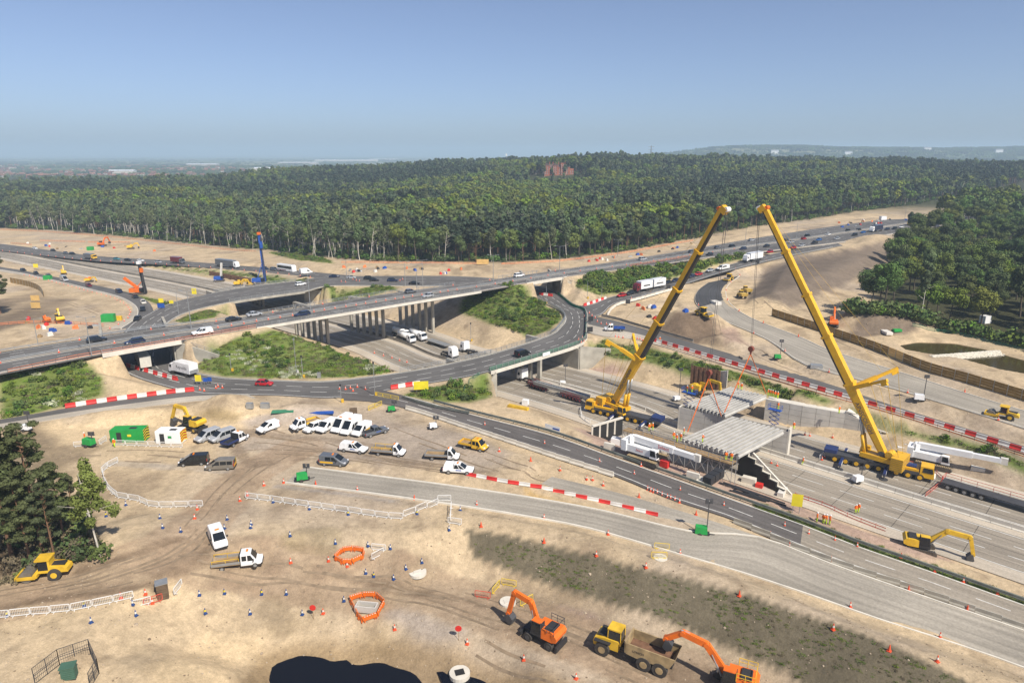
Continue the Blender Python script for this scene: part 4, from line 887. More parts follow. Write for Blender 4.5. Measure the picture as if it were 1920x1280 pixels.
# right-hand wood: every tree
WP = np.array(WOOD_POLY); cand = []
for _ in range(6000):
    x = rr.uniform(WP[:, 0].min(), WP[:, 0].max()); y = rr.uniform(WP[:, 1].min(), WP[:, 1].max())
    if y > 640 or not in_view(x, y, 1.08): continue
    if float(poly_dist(WOOD_POLY, np.array([x]), np.array([y]))[0]) > -1.5: continue
    if all((x-a)**2 + (y-b)**2 > (5.0 if y < 330 else 7.0)**2 for a, b in cand): cand.append((x, y))
cand.sort(key=lambda p: p[1]); NEARW = cand[:230]
WHI = []
for i, k in enumerate(['oak', 'spring', 'oak', 'birch', 'oak']):
    Q, lm, tr, bk_, h = tree_template(k, 300+i, 3600, .30); WHI.append((leaf_mesh('crown', Q, lm), tr.mesh('trunk', bk_, True), k, h))
for x, y in NEARW:
    i = int(rr.choice(5, p=[.2, .38, .17, .1, .15])); c, t, k, h = WHI[i]; s = rr.uniform(.75, 1.05)
    pos = 'near the pond' if y < 230 else ('in the middle of' if y < 320 else 'at the back of')
    lab = {'oak': 'dense green broadleaf tree', 'spring': 'yellow-green broadleaf tree', 'birch': 'slim birch tree'}[k]
    place([('trunk', t), ('crown', c)], {'oak': 'broadleaf_tree', 'spring': 'yellow_green_tree', 'birch': 'birch_tree'}[k], (x, y, float(ground_z(x, y))), rr.uniform(0, 6.28),
          '%s %s, %s' % (lab, 'at the front of the right-hand wood' if y < 215 else ('in the second ranks of the right-hand wood' if y < 250 else ('mid-depth in the right-hand wood' if y < 320 else 'at the back of the right-hand wood')), 'by its left end' if proj((x, y, 0))[0] < 1690 else ('above the pond' if proj((x, y, 0))[0] < 1800 else 'at the picture edge')), 'tree', 'trees of the right-hand wood', scale=(s, s, s*rr.uniform(.85, 1.1)))
rest = cand[230:]
if rest: n = len(rest); a = np.array(rest); scatter('wood_back', np.stack([a[:, 0], a[:, 1], ground_z(a[:, 0], a[:, 1])], 1), rr.uniform(.8, 1.1, n), rr.uniform(0, 6.28, n), rr.choice([2, 3, 6], n), LO, 'treetops at the back of the right-hand wood', 'wood')
us = [(q + Vector((rr.uniform(-1, 3), rr.uniform(-.5, 4), 0))) for q, h in walk([Vector((p[0], p[1], 0)) for p in gpoly([(1585,592),(1640,590),(1690,594),(1760,618),(1840,634),(1925,654),(2050,690)])], .7)]; n = len(us)
scatter('wood_shrubs', [(p.x, p.y, float(ground_z(p.x, p.y))) for p in us], rr.uniform(1.2, 3.0, n), rr.uniform(0, 6.28, n), rr.choice([0, 1, 1], n), BUSH, 'thick shrubs along the front of the right-hand wood', 'shrubs')
# far countryside
def clump(seed, m):
    r = np.random.default_rng(seed); lob = [((r.normal(0, 14), r.normal(0, 14), 6), (6, 6, 6.5), 1) for _ in range(12)]; P, d = crown_pts(r, 420, lob); P[:, 2] = np.abs(P[:, 2]); return leaf_mesh('clump', leaves(P, d, 1.6, r), m)
CL = [clump(61, LM['oak']), clump(62, LM['birch']), clump(63, LM['dark'])]
n = 26000; t = rr.uniform(0, 1, n); y = 1700*(9.0/1.7)**t; x = rr.uniform(-.83, .83, n)*(y+100); hedge = fbm(x/420., y/420., 51, 4); ridge = base_z(x, y) > 12
keep = (ridge & (rr.uniform(0, 1, n) < .75)) | (hedge > .14) | (rr.uniform(0, 1, n) < .10); keep &= (poly_dist(FOREST_POLY, x, y) > 0); x, y = x[keep], y[keep]; n = len(x)
scatter('far_woods', np.stack([x, y, base_z(x, y)-1], 1), rr.uniform(.55, 1.0, n)*np.where(base_z(x, y) > 12, 1.25, .8), rr.uniform(0, 6.28, n), rr.choice([0, 1, 2, 0], n), CL, 'far tree belts and woods fading into haze', 'woods')
# ------------------------------------------------------------------ vehicles (x forward, origin on the ground under the middle)
PAINT = {'white': (.78,.78,.77), 'black': (.012,.013,.015), 'silver': (.42,.43,.44), 'grey': (.13,.14,.155), 'navy': (.012,.02,.055), 'red': (.42,.012,.015), 'blue': (.03,.13,.38), 'maroon': (.14,.012,.02),
         'yellow': (.72,.42,.03), 'bronze': (.20,.18,.15), 'sky': (.10,.32,.55), 'green': (.03,.12,.06), 'cream': (.6,.57,.5), 'teal': (.05,.22,.26)}
def paint(c): return mat('car_paint_'+c, PAINT[c], .28, .15 if c in ('silver','grey','bronze') else 0, var=.14, scale=1.6, coat=.35)
M['tail'] = mat('tail_lamp', (.35,.01,.01), .3); M['lamp'] = mat('head_lamp', (.75,.76,.78), .15); M['trim'] = mat('dark_trim', (.03,.03,.032), .6); M['beacon'] = mat('amber_beacon', (.8,.22,.01), .35)
M['chev_y'] = mat('chevron_yellow', (.75,.62,.03), .5); M['chev_r'] = mat('chevron_red', (.5,.03,.02), .5)
_cache = {}
def memo(f):
    def g(*a, **k):
        key = (f.__name__, a, tuple(sorted(k.items())))
        if key not in _cache: _cache[key] = f(*a, **k)
        return _cache[key]
    return g
def sec(x, w, zb, zm, zt, wt):
    a = [(.46*w, zb), (.5*w, zb+.10), (.5*w, zm), (.5*wt, zt-.07), (.5*wt-.10, zt)]
    return [(x, y, z) for y, z in a] + [(x, -y, z) for y, z in reversed(a)]
@memo
def wheel(r, w, rim='steel'):
    t = MB().cyl((0, -w/2, 0), (0, w/2, 0), r, n=14).mesh('tyre', M['tyre'], True)
    for p in t.polygons: p.use_smooth = False
    k = MB(); k.cyl((0, -w/2-.012, 0), (0, w/2+.012, 0), r*.62, n=10); k.cyl((0, -w/2-.03, 0), (0, w/2+.03, 0), r*.22, n=6); return t, k.mesh('rim', M[rim])
def wheels(xs, tr, r, w=.22, rim='steel', sub=True):
    t, k = wheel(r, w, rim); return [('wheel', t, (x, s*tr/2, r), [('rim', k)] if sub else []) for x in xs for s in (-1, 1)]
@memo
def car(kind='hatch', col='silver', near=True):
    L, W, Hh = {'hatch': (4.1,1.76,1.47), 'saloon': (4.6,1.82,1.44), 'estate': (4.8,1.84,1.47), 'suv': (4.6,1.88,1.68), 'coupe': (4.4,1.85,1.35)}[kind]; h = L/2; bel = .92 if kind != 'suv' else 1.05
    zb = .2 if kind != 'suv' else .26; nose = .70 if kind != 'suv' else .85; rear = bel+.02
    b = MB(); b.loft([sec(-h, W*.84, zb+.12, .5, rear-.12, W*.76), sec(-h+.22, W*.97, zb, .55, rear, W*.88), sec(-h+1.2, W, zb, .6, bel+.02, W*.93), sec(.3, W, zb, .6, bel, W*.93), sec(h-1.35, W, zb, .58, bel-.02, W*.92), sec(h-.35, W*.95, zb, .5, nose+.04, W*.84), sec(h, W*.78, zb+.12, .42, nose-.1, W*.66)])
    r0, r1, f0, f1 = {'hatch': (-h+.12,-h+.65,h-1.15,h-1.95), 'saloon': (-h+.55,-h+1.35,h-1.3,h-2.1), 'estate': (-h+.10,-h+.6,h-1.3,h-2.1), 'suv': (-h+.12,-h+.55,h-1.2,h-1.9), 'coupe': (-h+.3,-h+1.5,h-1.3,h-2.2)}[kind]
    g = MB(); y0, y1 = W*.45, W*.37; zt = Hh-.05
    g.hexa([(r0,-y0,bel-.04),(f0,-y0,bel-.04),(f0,y0,bel-.04),(r0,y0,bel-.04),(r1,-y1,zt),(f1,-y1,zt),(f1,y1,zt),(r1,y1,zt)])
    rf = MB(); rf.hexa([(r1-.10,-y1-.03,zt-.03),(f1+.08,-y1-.03,zt-.03),(f1+.08,y1+.03,zt-.03),(r1-.10,y1+.03,zt-.03),(r1+.05,-y1+.08,Hh),(f1-.1,-y1+.08,Hh),(f1-.1,y1-.08,Hh),(r1+.05,y1-.08,Hh)])
    for s in (-1, 1):
        for xa, xb in (((r0+f0)/2-.05, (r1+f1)/2), (r0+.08, r1+.02), (f0-.04, f1+.02)): rf.bar((xa, s*(y0+.012), bel-.02), (xb, s*(y1+.015), zt), .09, .05)
    p = paint(col); P = [('body', b.mesh('body', p)), ('window', g.mesh('window', M['glass'])), ('roof', rf.mesh('roof', p))]
    if near:
        for s in (-1, 1): P += [('headlight', MB().box((h-.16, s*W*.33, nose-.08), (.26, .34, .14)).mesh('headlight', M['lamp'])), ('tail_light', MB().box((-h+.05, s*W*.37, rear-.14), (.14, .28, .2)).mesh('tail_light', M['tail']))]
    return P + wheels((-h+.85, h-.88), W-.2, .33, .22, 'steel', near)
@memo
def far_car(kind, col):
    b = MB(); L, W, Hh = {'hatch': (4.1,1.8,1.47), 'saloon': (4.6,1.85,1.44), 'suv': (4.6,1.9,1.7)}[kind]; h = L/2
    b.loft([sec(-h, W*.86, .3, .5, .86, W*.78), sec(-h+.25, W, .24, .55, .95, W*.9), sec(h-1.3, W, .24, .55, .95, W*.9), sec(h, W*.8, .3, .45, .65, W*.7)]); b.cur = 1
    b.hexa([(-h+.15,-W*.44,.9),(h-1.1,-W*.44,.9),(h-1.1,W*.44,.9),(-h+.15,W*.44,.9),(-h+.7,-W*.37,Hh-.06),(h-2,-W*.37,Hh-.06),(h-2,W*.37,Hh-.06),(-h+.7,W*.37,Hh-.06)]); b.cur = 0; b.box(((-h+.7+h-2)/2, 0, Hh-.03), (h*2-2.6, W*.75, .07)); b.cur = 2
    for x in (-h+.85, h-.85):
        for s in (-1, 1): b.cyl((x, s*W*.40, .32), (x, s*W*.5, .32), .32, n=8)
    return b.mesh('car', [paint(col), M['glass'], M['tyre']])
def side_win(mb, x0, x1, z0, z1, yf, e=.015):
    for s in (-1, 1): mb.quad((x0, s*(yf(z0)+e), z0), (x1, s*(yf(z0)+e), z0), (x1-(.0), s*(yf(z1)+e), z1), (x0, s*(yf(z1)+e), z1))
@memo
def van(kind='mid', col='white', windows=2, livery=None, beacon=False, chevron=False):
    L, W, Hh, n1, n2, n3 = {'mid': (5.0,1.96,1.98,.75,.45,1.25), 'high': (5.9,2.03,2.68,.6,.55,1.5), 'small': (4.4,1.8,1.82,.85,.5,1.2), 'limo': (8.0,2.0,2.0,1.6,.3,1.0)}[kind]; h = L/2
    b = MB(); zb = .3; wt = W*.90
    b.loft([sec(-h, W*.93, zb+.08, .9, Hh-.12, wt*.94), sec(-h+.12, W, zb, .95, Hh-.02, wt), sec(0, W, zb, .95, Hh, wt), sec(h-n1-n2-n3*.75, W, zb, .95, Hh-.03, wt*.98), sec(h-n1-n2*.1, W*.99, zb, .95, 1.12, W*.86), sec(h-.28, W*.94, zb, .7, .92, W*.78), sec(h, W*.78, zb+.1, .5, .72, W*.62)])
    p = paint(col); P = [('body', b.mesh('body', p))]; yf = lambda z: W/2 - (W-wt)/2*max(0, (z-.95))/(Hh-.95)
    xw0, xw1 = h-n1-n2*.1, h-n1-n2-n3*.75; z0, z1 = 1.12, Hh-.10; w = MB()
    fr = lambda t, e: (xw0+(xw1-xw0)*t, z0+(Hh-.03-z0)*t+e)
    a, c = fr(.08, .03), fr(.90, .03); w.quad((a[0]+.02, -W*.40, a[1]), (a[0]+.02, W*.40, a[1]), (c[0]+.02, wt*.41, c[1]), (c[0]+.02, -wt*.41, c[1])); P.append(('windscreen', w.mesh('windscreen', M['glass'])))
    zt = min(Hh-.22, 1.86); s = MB(); x1 = xw1+.28
    for sg in (-1, 1): s.quad((x1-.75, sg*(yf(1.1)+.015), 1.08), (x1+.35, sg*(yf(1.1)+.012), 1.08), (x1-.25, sg*(yf(zt)+.015), zt), (x1-.75, sg*(yf(zt)+.015), zt))
    P.append(('cab_window', s.mesh('cab_window', M['glass'])))
    for k in range(max(0, windows-1)):
        s = MB(); q1 = x1-.88-k*1.15; q0 = max(q1-1.05, -h+.2)
        if q1-q0 > .3: side_win(s, q0, q1, 1.12, zt, yf); P.append(('side_window', s.mesh('side_window', M['glass'])))
    r = MB(); r.quad((-h-.012, -W*.36, 1.15), (-h-.012, W*.36, 1.15), (-h-.012, W*.36, min(Hh-.25, 1.8)), (-h-.012, -W*.36, min(Hh-.25, 1.8)))
    P.append(('rear_window', r.mesh('rear_window', M['glass'] if windows > 1 else p)))
    P += [('bumper', MB().box((h-.12, 0, .45), (.3, W*.86, .24)).mesh('bumper', M['trim'])), ('bumper', MB().box((-h+.02, 0, .42), (.2, W*.9, .2)).mesh('bumper', M['trim']))]
    for sg in (-1, 1): P += [('headlight', MB().box((h-.22, sg*W*.34, .80), (.3, .3, .2)).mesh('headlight', M['lamp'])), ('tail_light', MB().box((-h+.03, sg*W*.46, 1.05), (.1, .1, .5)).mesh('tail_light', M['tail'])), ('mirror', MB().box((x1+.25, sg*(W/2+.14), 1.22), (.12, .22, .28)).mesh('mirror', M['trim']))]
    if beacon: P.append(('beacon', MB().box((xw1-.5, 0, Hh+.07), (.22, .55, .14)).mesh('beacon', M['beacon'])))
    if chevron:
        c = MB(); n = 8
        for i in range(n):
            c.cur = i % 2; y0 = -W*.42+W*.84*i/n; y1 = y0+W*.84/n; c.quad((-h-.02, y0, .55), (-h-.02, y1, .55), (-h-.02, y1, 1.1), (-h-.02, y0, 1.1)); c.quad((-h-.021, y0, 1.1), (-h-.021, y1, 1.1), (-h-.021, y1, min(Hh-.2, 1.85)), (-h-.021, y0, min(Hh-.2, 1.85))) if windows < 2 or abs(i-3.5) > 2.9 else None
        P.append(('chevron_panel', c.mesh('chevron_panel', [M['chev_y'], M['chev_r']])))
    if livery:
        s = MB(); side_win(s, -h+.2, xw1-.2, .62, .95, lambda z: W/2, .012); P.append(('livery_stripe', s.mesh('livery_stripe', mat('livery_'+livery, PAINT[livery], .4))))
    return P + wheels((-h+1.0, h-.95), W-.24, .34, .22)
@memo
def pickup(col='white', canopy=True, beacon=True, bed='same'):
    L, W, h = 5.3, 1.88, 2.65; p = paint(col); zb = .42; b = MB()
    b.loft([sec(-h, W*.95, zb, .7, 1.08, W*.92), sec(-h+.1, W, zb, .75, 1.12, W*.95), sec(.2, W, zb, .75, 1.12, W*.95), sec(h-1.5, W, zb, .75, 1.12, W*.94), sec(h-.3, W*.95, zb, .7, 1.0, W*.85), sec(h, W*.8, zb+.1, .6, .8, W*.7)])
    g = MB(); g.hexa([(-.75,-W*.46,1.1),(h-1.3,-W*.46,1.1),(h-1.3,W*.46,1.1),(-.75,W*.46,1.1),(-.6,-W*.38,1.76),(.35,-W*.38,1.76),(.35,W*.38,1.76),(-.6,W*.38,1.76)])
    r = MB(); r.box((-.12, 0, 1.79), (1.15, W*.78, .08)); 
    for s in (-1, 1):
        for xa, xb in ((-.74, -.6), (.35, -.05), (h-1.33, .36)): r.bar((xa, s*(W*.46+.01), 1.1), (xb, s*(W*.38+.012), 1.76), .1, .06)
    P = [('body', b.mesh('body', p)), ('window', g.mesh('window', M['glass'])), ('roof', r.mesh('roof', p))]
    if canopy:
        c = MB(); c.hexa([(-h+.08,-W*.46,1.1),(-.8,-W*.46,1.1),(-.8,W*.46,1.1),(-h+.08,W*.46,1.1),(-h+.3,-W*.39,1.80),(-.78,-W*.39,1.80),(-.78,W*.39,1.80),(-h+.3,W*.39,1.80)]); P.append(('canopy', c.mesh('canopy', p)))
    else: P.append(('load_bed', MB().box((-1.72, 0, 1.13), (1.7, W*.82, .05)).mesh('load_bed', M['trim'])))
    for s in (-1, 1): P += [('headlight', MB().box((h-.16, s*W*.35, .88), (.25, .3, .16)).mesh('headlight', M['lamp'])), ('tail_light', MB().box((-h+.02, s*W*.46, .9), (.08, .12, .35)).mesh('tail_light', M['tail']))]
    P += [('bumper', MB().box((h-.1, 0, .52), (.3, W*.88, .24)).mesh('bumper', M['trim'])), ('door_lettering', MB().quad((-.3, -W/2-.01, .78), (.7, -W/2-.01, .78), (.7, -W/2-.01, .95), (-.3, -W/2-.01, .95)).mesh('door_lettering', M['blue']))]
    if beacon: P.append(('beacon', MB().box((-.1, 0, 1.88), (.25, .6, .12)).mesh('beacon', M['beacon'])))
    return P + wheels((-h+1.05, h-.95), W-.2, .39, .26)
@memo
def dropside(col='white', crew=False, side='steel', floor='wood', bars=False, length=6.2):
    L = length; h = L/2; W = 2.0; p = paint(col); Hh = 2.22; cl = 2.75 if crew else 1.95; xb = h-cl; b = MB(); wt = W*.86
    b.loft([sec(xb, W*.98, .42, 1.0, Hh-.05, wt), sec(h-1.75, W*.98, .42, 1.0, Hh, wt), sec(h-1.45, W*.98, .42, 1.0, Hh-.06, wt*.97), sec(h-.72, W*.97, .42, .95, 1.15, W*.84), sec(h-.25, W*.92, .42, .75, .95, W*.76), sec(h, W*.76, .5, .6, .72, W*.6)])
    P = [('cab', b.mesh('cab', p))]; w = MB(); w.quad((h-.74, -W*.39, 1.2), (h-.74, W*.39, 1.2), (h-1.36, wt*.40, Hh-.14), (h-1.36, -wt*.40, Hh-.14)); P.append(('windscreen', w.mesh('windscreen', M['glass'])))
    yf = lambda z: W*.49 - (W*.98-wt)/2*max(0, z-1)/(Hh-1); s = MB()
    for sg in (-1, 1): s.quad((h-1.85, sg*(yf(1.15)+.015), 1.15), (h-.98, sg*(yf(1.15)+.02), 1.15), (h-1.42, sg*(yf(1.9)+.015), 1.95), (h-1.85, sg*(yf(1.9)+.015), 1.95))
    P.append(('cab_window', s.mesh('cab_window', M['glass'])))
    if crew: s = MB(); side_win(s, xb+.15, h-1.98, 1.2, 1.92, yf); P.append(('side_window', s.mesh('side_window', M['glass'])))
    f = MB(); x0, x1 = -h, xb-.1; f.box(((x0+x1)/2, 0, .86), (x1-x0, W+.1, .12)); P.append(('load_bed', f.mesh('load_bed', M[floor])))
    for nm, c, d in (('side_board', ((x0+x1)/2, W/2+.05, 1.10), (x1-x0, .05, .38)), ('side_board', ((x0+x1)/2, -W/2-.05, 1.10), (x1-x0, .05, .38)), ('tailboard', (x0, 0, 1.10), (.05, W+.1, .38)), ('headboard', (x1+.02, 0, 1.55), (.06, W, 1.3))):
        P.append((nm, MB().box(c, d).mesh(nm, M['trim'] if nm == 'headboard' else (p if side == 'same' else M[side]))))
    P.append(('chassis', MB().box((-.3, 0, .62), (L-1.2, .8, .3)).mesh('chassis', M['trim'])))
    if bars:
        k = MB()
        for sg in (-1, 1): k.bar((x0+.1, sg*(W/2-.1), 1.65), (x1-.1, sg*(W/2-.1), 1.65), .07); [k.bar((x, sg*(W/2-.1), .9), (x, sg*(W/2-.1), 1.65), .06) for x in (x0+.15, (x0+x1)/2, x1-.15)]
        P.append(('edge_rail', k.mesh('edge_rail', M['yellow2'])))
    P.append(('beacon', MB().box((h-1.9, 0, Hh+.06), (.25, .5, .13)).mesh('beacon', M['beacon'])))
    for sg in (-1, 1): P += [('headlight', MB().box((h-.2, sg*W*.34, .86), (.3, .3, .2)).mesh('headlight', M['lamp'])), ('mirror', MB().box((h-1.05, sg*(W/2+.16), 1.3), (.12, .22, .32)).mesh('mirror', M['trim']))]
    P.append(('bumper', MB().box((h-.1, 0, .5), (.3, W*.86, .24)).mesh('bumper', M['trim'])))
    return P + wheels((-h+1.35, h-.92), W-.22, .36, .26)
def cab_parts(x, col, Wd=2.5, Hh=3.5, sub=True):
    p = paint(col); b = MB(); b.loft([sec(x-2.1, Wd, .95, 1.6, Hh, Wd*.9), sec(x-1.0, Wd, .75, 1.6, Hh-.02, Wd*.9), sec(x-.35, Wd, .5, 1.5, Hh-.35, Wd*.9), sec(x-.04, Wd*.98, .45, 1.3, 1.75, Wd*.96), sec(x, Wd*.92, .5, 1.1, 1.6, Wd*.88)])
    P = [('cab', b.mesh('cab', p)), ('windscreen', MB().quad((x-.05, -Wd*.45, 1.78), (x-.05, Wd*.45, 1.78), (x-.34, Wd*.42, 2.75), (x-.34, -Wd*.42, 2.75)).mesh('windscreen', M['glass']))]
    s = MB()
    for sg in (-1, 1): s.quad((x-1.25, sg*(Wd*.5+.0), 1.75), (x-.4, sg*(Wd*.5+.0), 1.75), (x-.5, sg*(Wd*.475+.012), 2.5), (x-1.25, sg*(Wd*.475+.012), 2.5))
    P.append(('cab_window', s.mesh('cab_window', M['glass']))); P.append(('bumper', MB().box((x-.1, 0, .62), (.3, Wd*.96, .4)).mesh('bumper', M['trim'])))
    for sg in (-1, 1): P.append(('headlight', MB().box((x-.02, sg*Wd*.38, .85), (.1, .35, .2)).mesh('headlight', M['lamp'])))
    return P
@memo
def artic(cab='white', box='white', L=16.0, Hb=3.95, boxmat=None, drag=False):
    h = L/2; P = cab_parts(h, cab); bm_ = paint(box); P.append(('chassis', MB().box((-.6, 0, .95), (L-2.4, .9, .3)).mesh('chassis', M['trim'])))
    if drag:
        for c, l in ((h-2.3-3.5, 7.0), (-h+3.7, 7.4)): P.append(('box_body', MB().box((c, 0, (1.1+Hb)/2), (l, 2.55, Hb-1.1)).mesh('box_body', bm_))); P.append(('livery', MB().box((c, 0, 2.3), (l*.55, 2.57, .5)).mesh('livery', M['trim'])))
        xs = (h-1.3, h-6, h-7.2, -h+1.6, -h+2.8)
    else:
        P.append(('box_body', MB().box((-1.25, 0, (1.15+Hb)/2), (L-2.6, 2.55, Hb-1.15)).mesh('box_body', bm_))); P.append(('roof_edge', MB().box((-1.25, 0, Hb-.06), (L-2.56, 2.6, .1)).mesh('roof_edge', M['steel']))); P.append(('side_guard', MB().box((-1.0, 0, .75), (L*.4, 2.4, .35)).mesh('side_guard', M['steel'])))
        xs = (h-1.3, h-4.9, -h+1.6, -h+2.9, -h+4.2)
    return P + wheels(xs, 2.2, .5, .32, 'steel', False)
@memo
def boxtruck(cab='white', box='white', L=8.6, Hb=3.5, tank=False):
    h = L/2; P = cab_parts(h, cab, 2.45, 2.95)
    if tank: 
        P.append(('tank', MB().cyl((-h+.2, 0, 2.15), (h-2.5, 0, 2.15), 1.05, n=16).mesh('tank', paint(box), True))); P.append(('hose_box', MB().box((-h+.6, 0, 1.15), (1.0, 2.3, .5)).mesh('hose_box', M['trim']))); P.append(('walkway', MB().box((-.8, 0, 3.25), (L-3.4, .5, .06)).mesh('walkway', M['steel'])))
    else:
        P.append(('box_body', MB().box((-1.1, 0, (1.05+Hb)/2), (L-2.3, 2.5, Hb-1.05)).mesh('box_body', paint(box)))); P.append(('tail_lift', MB().box((-h+.03, 0, 1.5), (.1, 2.3, .9)).mesh('tail_lift', M['steel'])))
    P.append(('chassis', MB().box((-.4, 0, .85), (L-1.6, .85, .3)).mesh('chassis', M['trim'])))
    return P + wheels((h-1.25, -h+1.9) if not tank else (h-1.25, -h+1.5, -h+2.8), 2.1, .48, .3, 'steel', False)
@memo
def coach(col='white'):
    b = MB(); b.loft([sec(-6, 2.4, .45, 1.4, 3.4, 2.3), sec(-5.8, 2.55, .4, 1.4, 3.55, 2.4), sec(5.2, 2.55, .4, 1.4, 3.55, 2.4), sec(5.85, 2.5, .4, 1.3, 2.9, 2.3), sec(6, 2.3, .5, 1.2, 2.0, 2.1)]); P = [('body', b.mesh('body', paint(col)))]; w = MB(); side_win(w, -5.4, 5.2, 1.75, 2.95, lambda z: 1.275-.075*(z-1.4)/2.1, .02); P.append(('side_window', w.mesh('side_window', M['glass'])))
    P.append(('windscreen', MB().quad((5.95, -1.1, 1.6), (5.95, 1.1, 1.6), (5.55, 1.05, 3.2), (5.55, -1.05, 3.2)).mesh('windscreen', M['glass']))); s = MB(); side_win(s, -5.6, 1.0, .7, 1.1, lambda z: 1.275, .02); P.append(('livery_stripe', s.mesh('livery_stripe', paint('maroon'))))
    return P + wheels((-3.4, 3.6), 2.25, .5, .3, 'steel', False)
@memo
def flatbed(L=12.0, axles=4, rails_=False, loaded=False):
    h = L/2; P = [('load_bed', MB().box((0, 0, 1.15), (L, 2.5, .18)).mesh('load_bed', M['steel' if not rails_ else 'dark_steel']))]; P.append(('chassis', MB().box((0, -.45, .9), (L*.95, .18, .35)).box((0, .45, .9), (L*.95, .18, .35)).mesh('chassis', M['dark_steel'])))
    if rails_:
        k = MB(); pts = [(-h+.1, 1.2), (h-.5, 1.2)]
        for z in (1.75, 2.3): k.bar((-h+.1, 1.2, z), (h-1.5, 1.2, z), .06); k.bar((-h+.1, -1.2, z), (-h+.1, 1.2, z), .06)
        for i in range(7): k.bar((-h+.1+(L-1.6)*i/6, 1.2, 1.2), (-h+.1+(L-1.6)*i/6, 1.2, 2.3), .06)
        k.bar((-h+.1, -1.2, 1.2), (-h+.1, -1.2, 2.3), .06); P.append(('guard_rail', k.mesh('guard_rail', M['red'])))
    return P + wheels([-h+1.2+1.35*i for i in range(axles)], 2.2, .5, .34, 'steel', L > 13)
@memo
def tractor(cab='white', L=6.6):
    h = L/2; return cab_parts(h, cab, 2.5, 3.6) + [('chassis', MB().box((-.6, 0, .95), (L-1.6, .9, .3)).mesh('chassis', M['trim'])), ('fifth_wheel', MB().box((-h+1.6, 0, 1.2), (1.0, 1.0, .14)).mesh('fifth_wheel', M['dark_steel']))] + wheels((h-1.3, -h+1.0, -h+2.3), 2.2, .5, .32, 'steel', False)
def head(a, b): d = b-a; return math.atan2(d.y, d.x)
def tangent(st, p, rev=False):
    C_ = [((q[0]+q[3])/2, (q[1]+q[4])/2) for q in st]; i = min(range(len(C_)), key=lambda k: (C_[k][0]-p.x)**2+(C_[k][1]-p.y)**2); i = max(1, min(i, len(C_)-2)); a, b = C_[i-1], C_[i+1]
    h = math.atan2(b[1]-a[1], b[0]-a[0]); 
    zz = st[i][2]; return (h + math.pi if rev else h), zz
def on_road(px, py, st, rev, proto, name, label, cat, group=None, lift=.02):
    z = 0.0; p = at(px, py, 0)
    for _ in range(3): h, z = tangent(st, p, rev); p = at(px, py, z)
    return place(proto, name, (p.x, p.y, z+lift), h, label, cat, group)
def parked(r, f, proto, name, label, cat, group=None):
    a, b = gnd(*r), gnd(*f); c = (a+b)/2; return place(proto, name, (c.x, c.y, float(ground_z(c.x, c.y))-.02), head(a, b), label, cat, group)
# works yard
parked((404,813), (374,829), van('mid','silver',3), 'minibus', 'silver minibus beside the yellow excavator, left one of the pair', 'minibus', 'minibuses by the excavator')
parked((432,814), (402,829), van('mid','silver',3), 'minibus', 'silver minibus of the pair next to the blue-bed tipper', 'minibus', 'minibuses by the excavator')
parked((428,838), (455,823), dropside('white',True,'navy','trim',False,5.6), 'tipper_truck', 'white crew-cab tipper with a dark blue bed beside the silver minibuses', 'tipper')
parked((386,868), (342,871), van('mid','black',3,None,True), 'van', 'black van parked left of the grey-brown van', 'van'); 
_a, _b = gnd(386,868), gnd(342,871); _h = head(_a, _b); _c = (_a+_b)/2; 
parked((437,877), (391,879), van('mid','bronze',3,None,False,True), 'van', 'grey-brown van with chevrons on its back doors beside the black van', 'van')
parked((514,800), (491,813), van('small','white',1), 'van', 'small white van parked alone in front of the gravel heap', 'van')
parked((591,792), (553,809), dropside('white',True,'yellow2','wood',False,6.0), 'dropside_truck', 'white crew-cab dropside at the left end of the parked row', 'truck')
parked((601,798), (577,812), car('suv','white'), 'suv', 'white SUV with an amber light second in the parked row', 'car')
parked((626,796), (600,813), van('mid','white',1), 'van', 'plain low white van third in the parked row', 'van')
parked((661,791), (621,817), van('high','white',2,'yellow',True,True), 'van', 'tall white van with yellow stripe, the left of the three liveried vans', 'van', 'liveried tall vans in the parked row')
parked((677,795), (639,821), van('high','white',2,'yellow',True,True), 'van', 'tall white van with yellow stripe, the middle of the three liveried vans', 'van', 'liveried tall vans in the parked row')
parked((694,802), (662,822), van('mid','white',1,'yellow',False,True), 'van', 'lower white van with yellow corners beside the dark pickup', 'van')
parked((686,819), (722,809), pickup('grey',False,False), 'pickup_truck', 'dark grey pickup with open door at the right end of the parked row', 'pickup')
parked((641,843), (687,849), pickup('white'), 'pickup_truck', 'white pickup with canopy standing left of the two dropside trucks', 'pickup')
parked((698,849), (761,854), dropside('white',False,'steel','wood',True), 'dropside_truck', 'white dropside truck with yellow rails on its bed', 'truck')
parked((798,858), (862,861), dropside('white',False,'steel','wood'), 'dropside_truck', 'white dropside truck with empty timber bed', 'truck')
parked((863,835), (914,846), dropside('yellow',True,'same','wood',False,5.6), 'tipper_truck', 'yellow crew-cab tipper truck at the right of the yard', 'tipper')
parked((834,884), (886,887), pickup('white'), 'pickup_truck', 'white pickup with canopy by the start of the red and white barriers', 'pickup')
parked((604,868), (650,872), van('mid','grey',2,'yellow',True), 'van', 'dark grey van with thin yellow line parked beside the new road kerb', 'van')
parked((404,1004), (416,1032), van('mid','white',1,None,True), 'van', 'white van facing the camera behind the crew-cab dropside', 'van')
parked((401,1057), (491,1060), dropside('white',True,'steel','wood',True,6.6), 'dropside_truck', 'white crew-cab dropside with yellow rails on the haul road', 'truck')
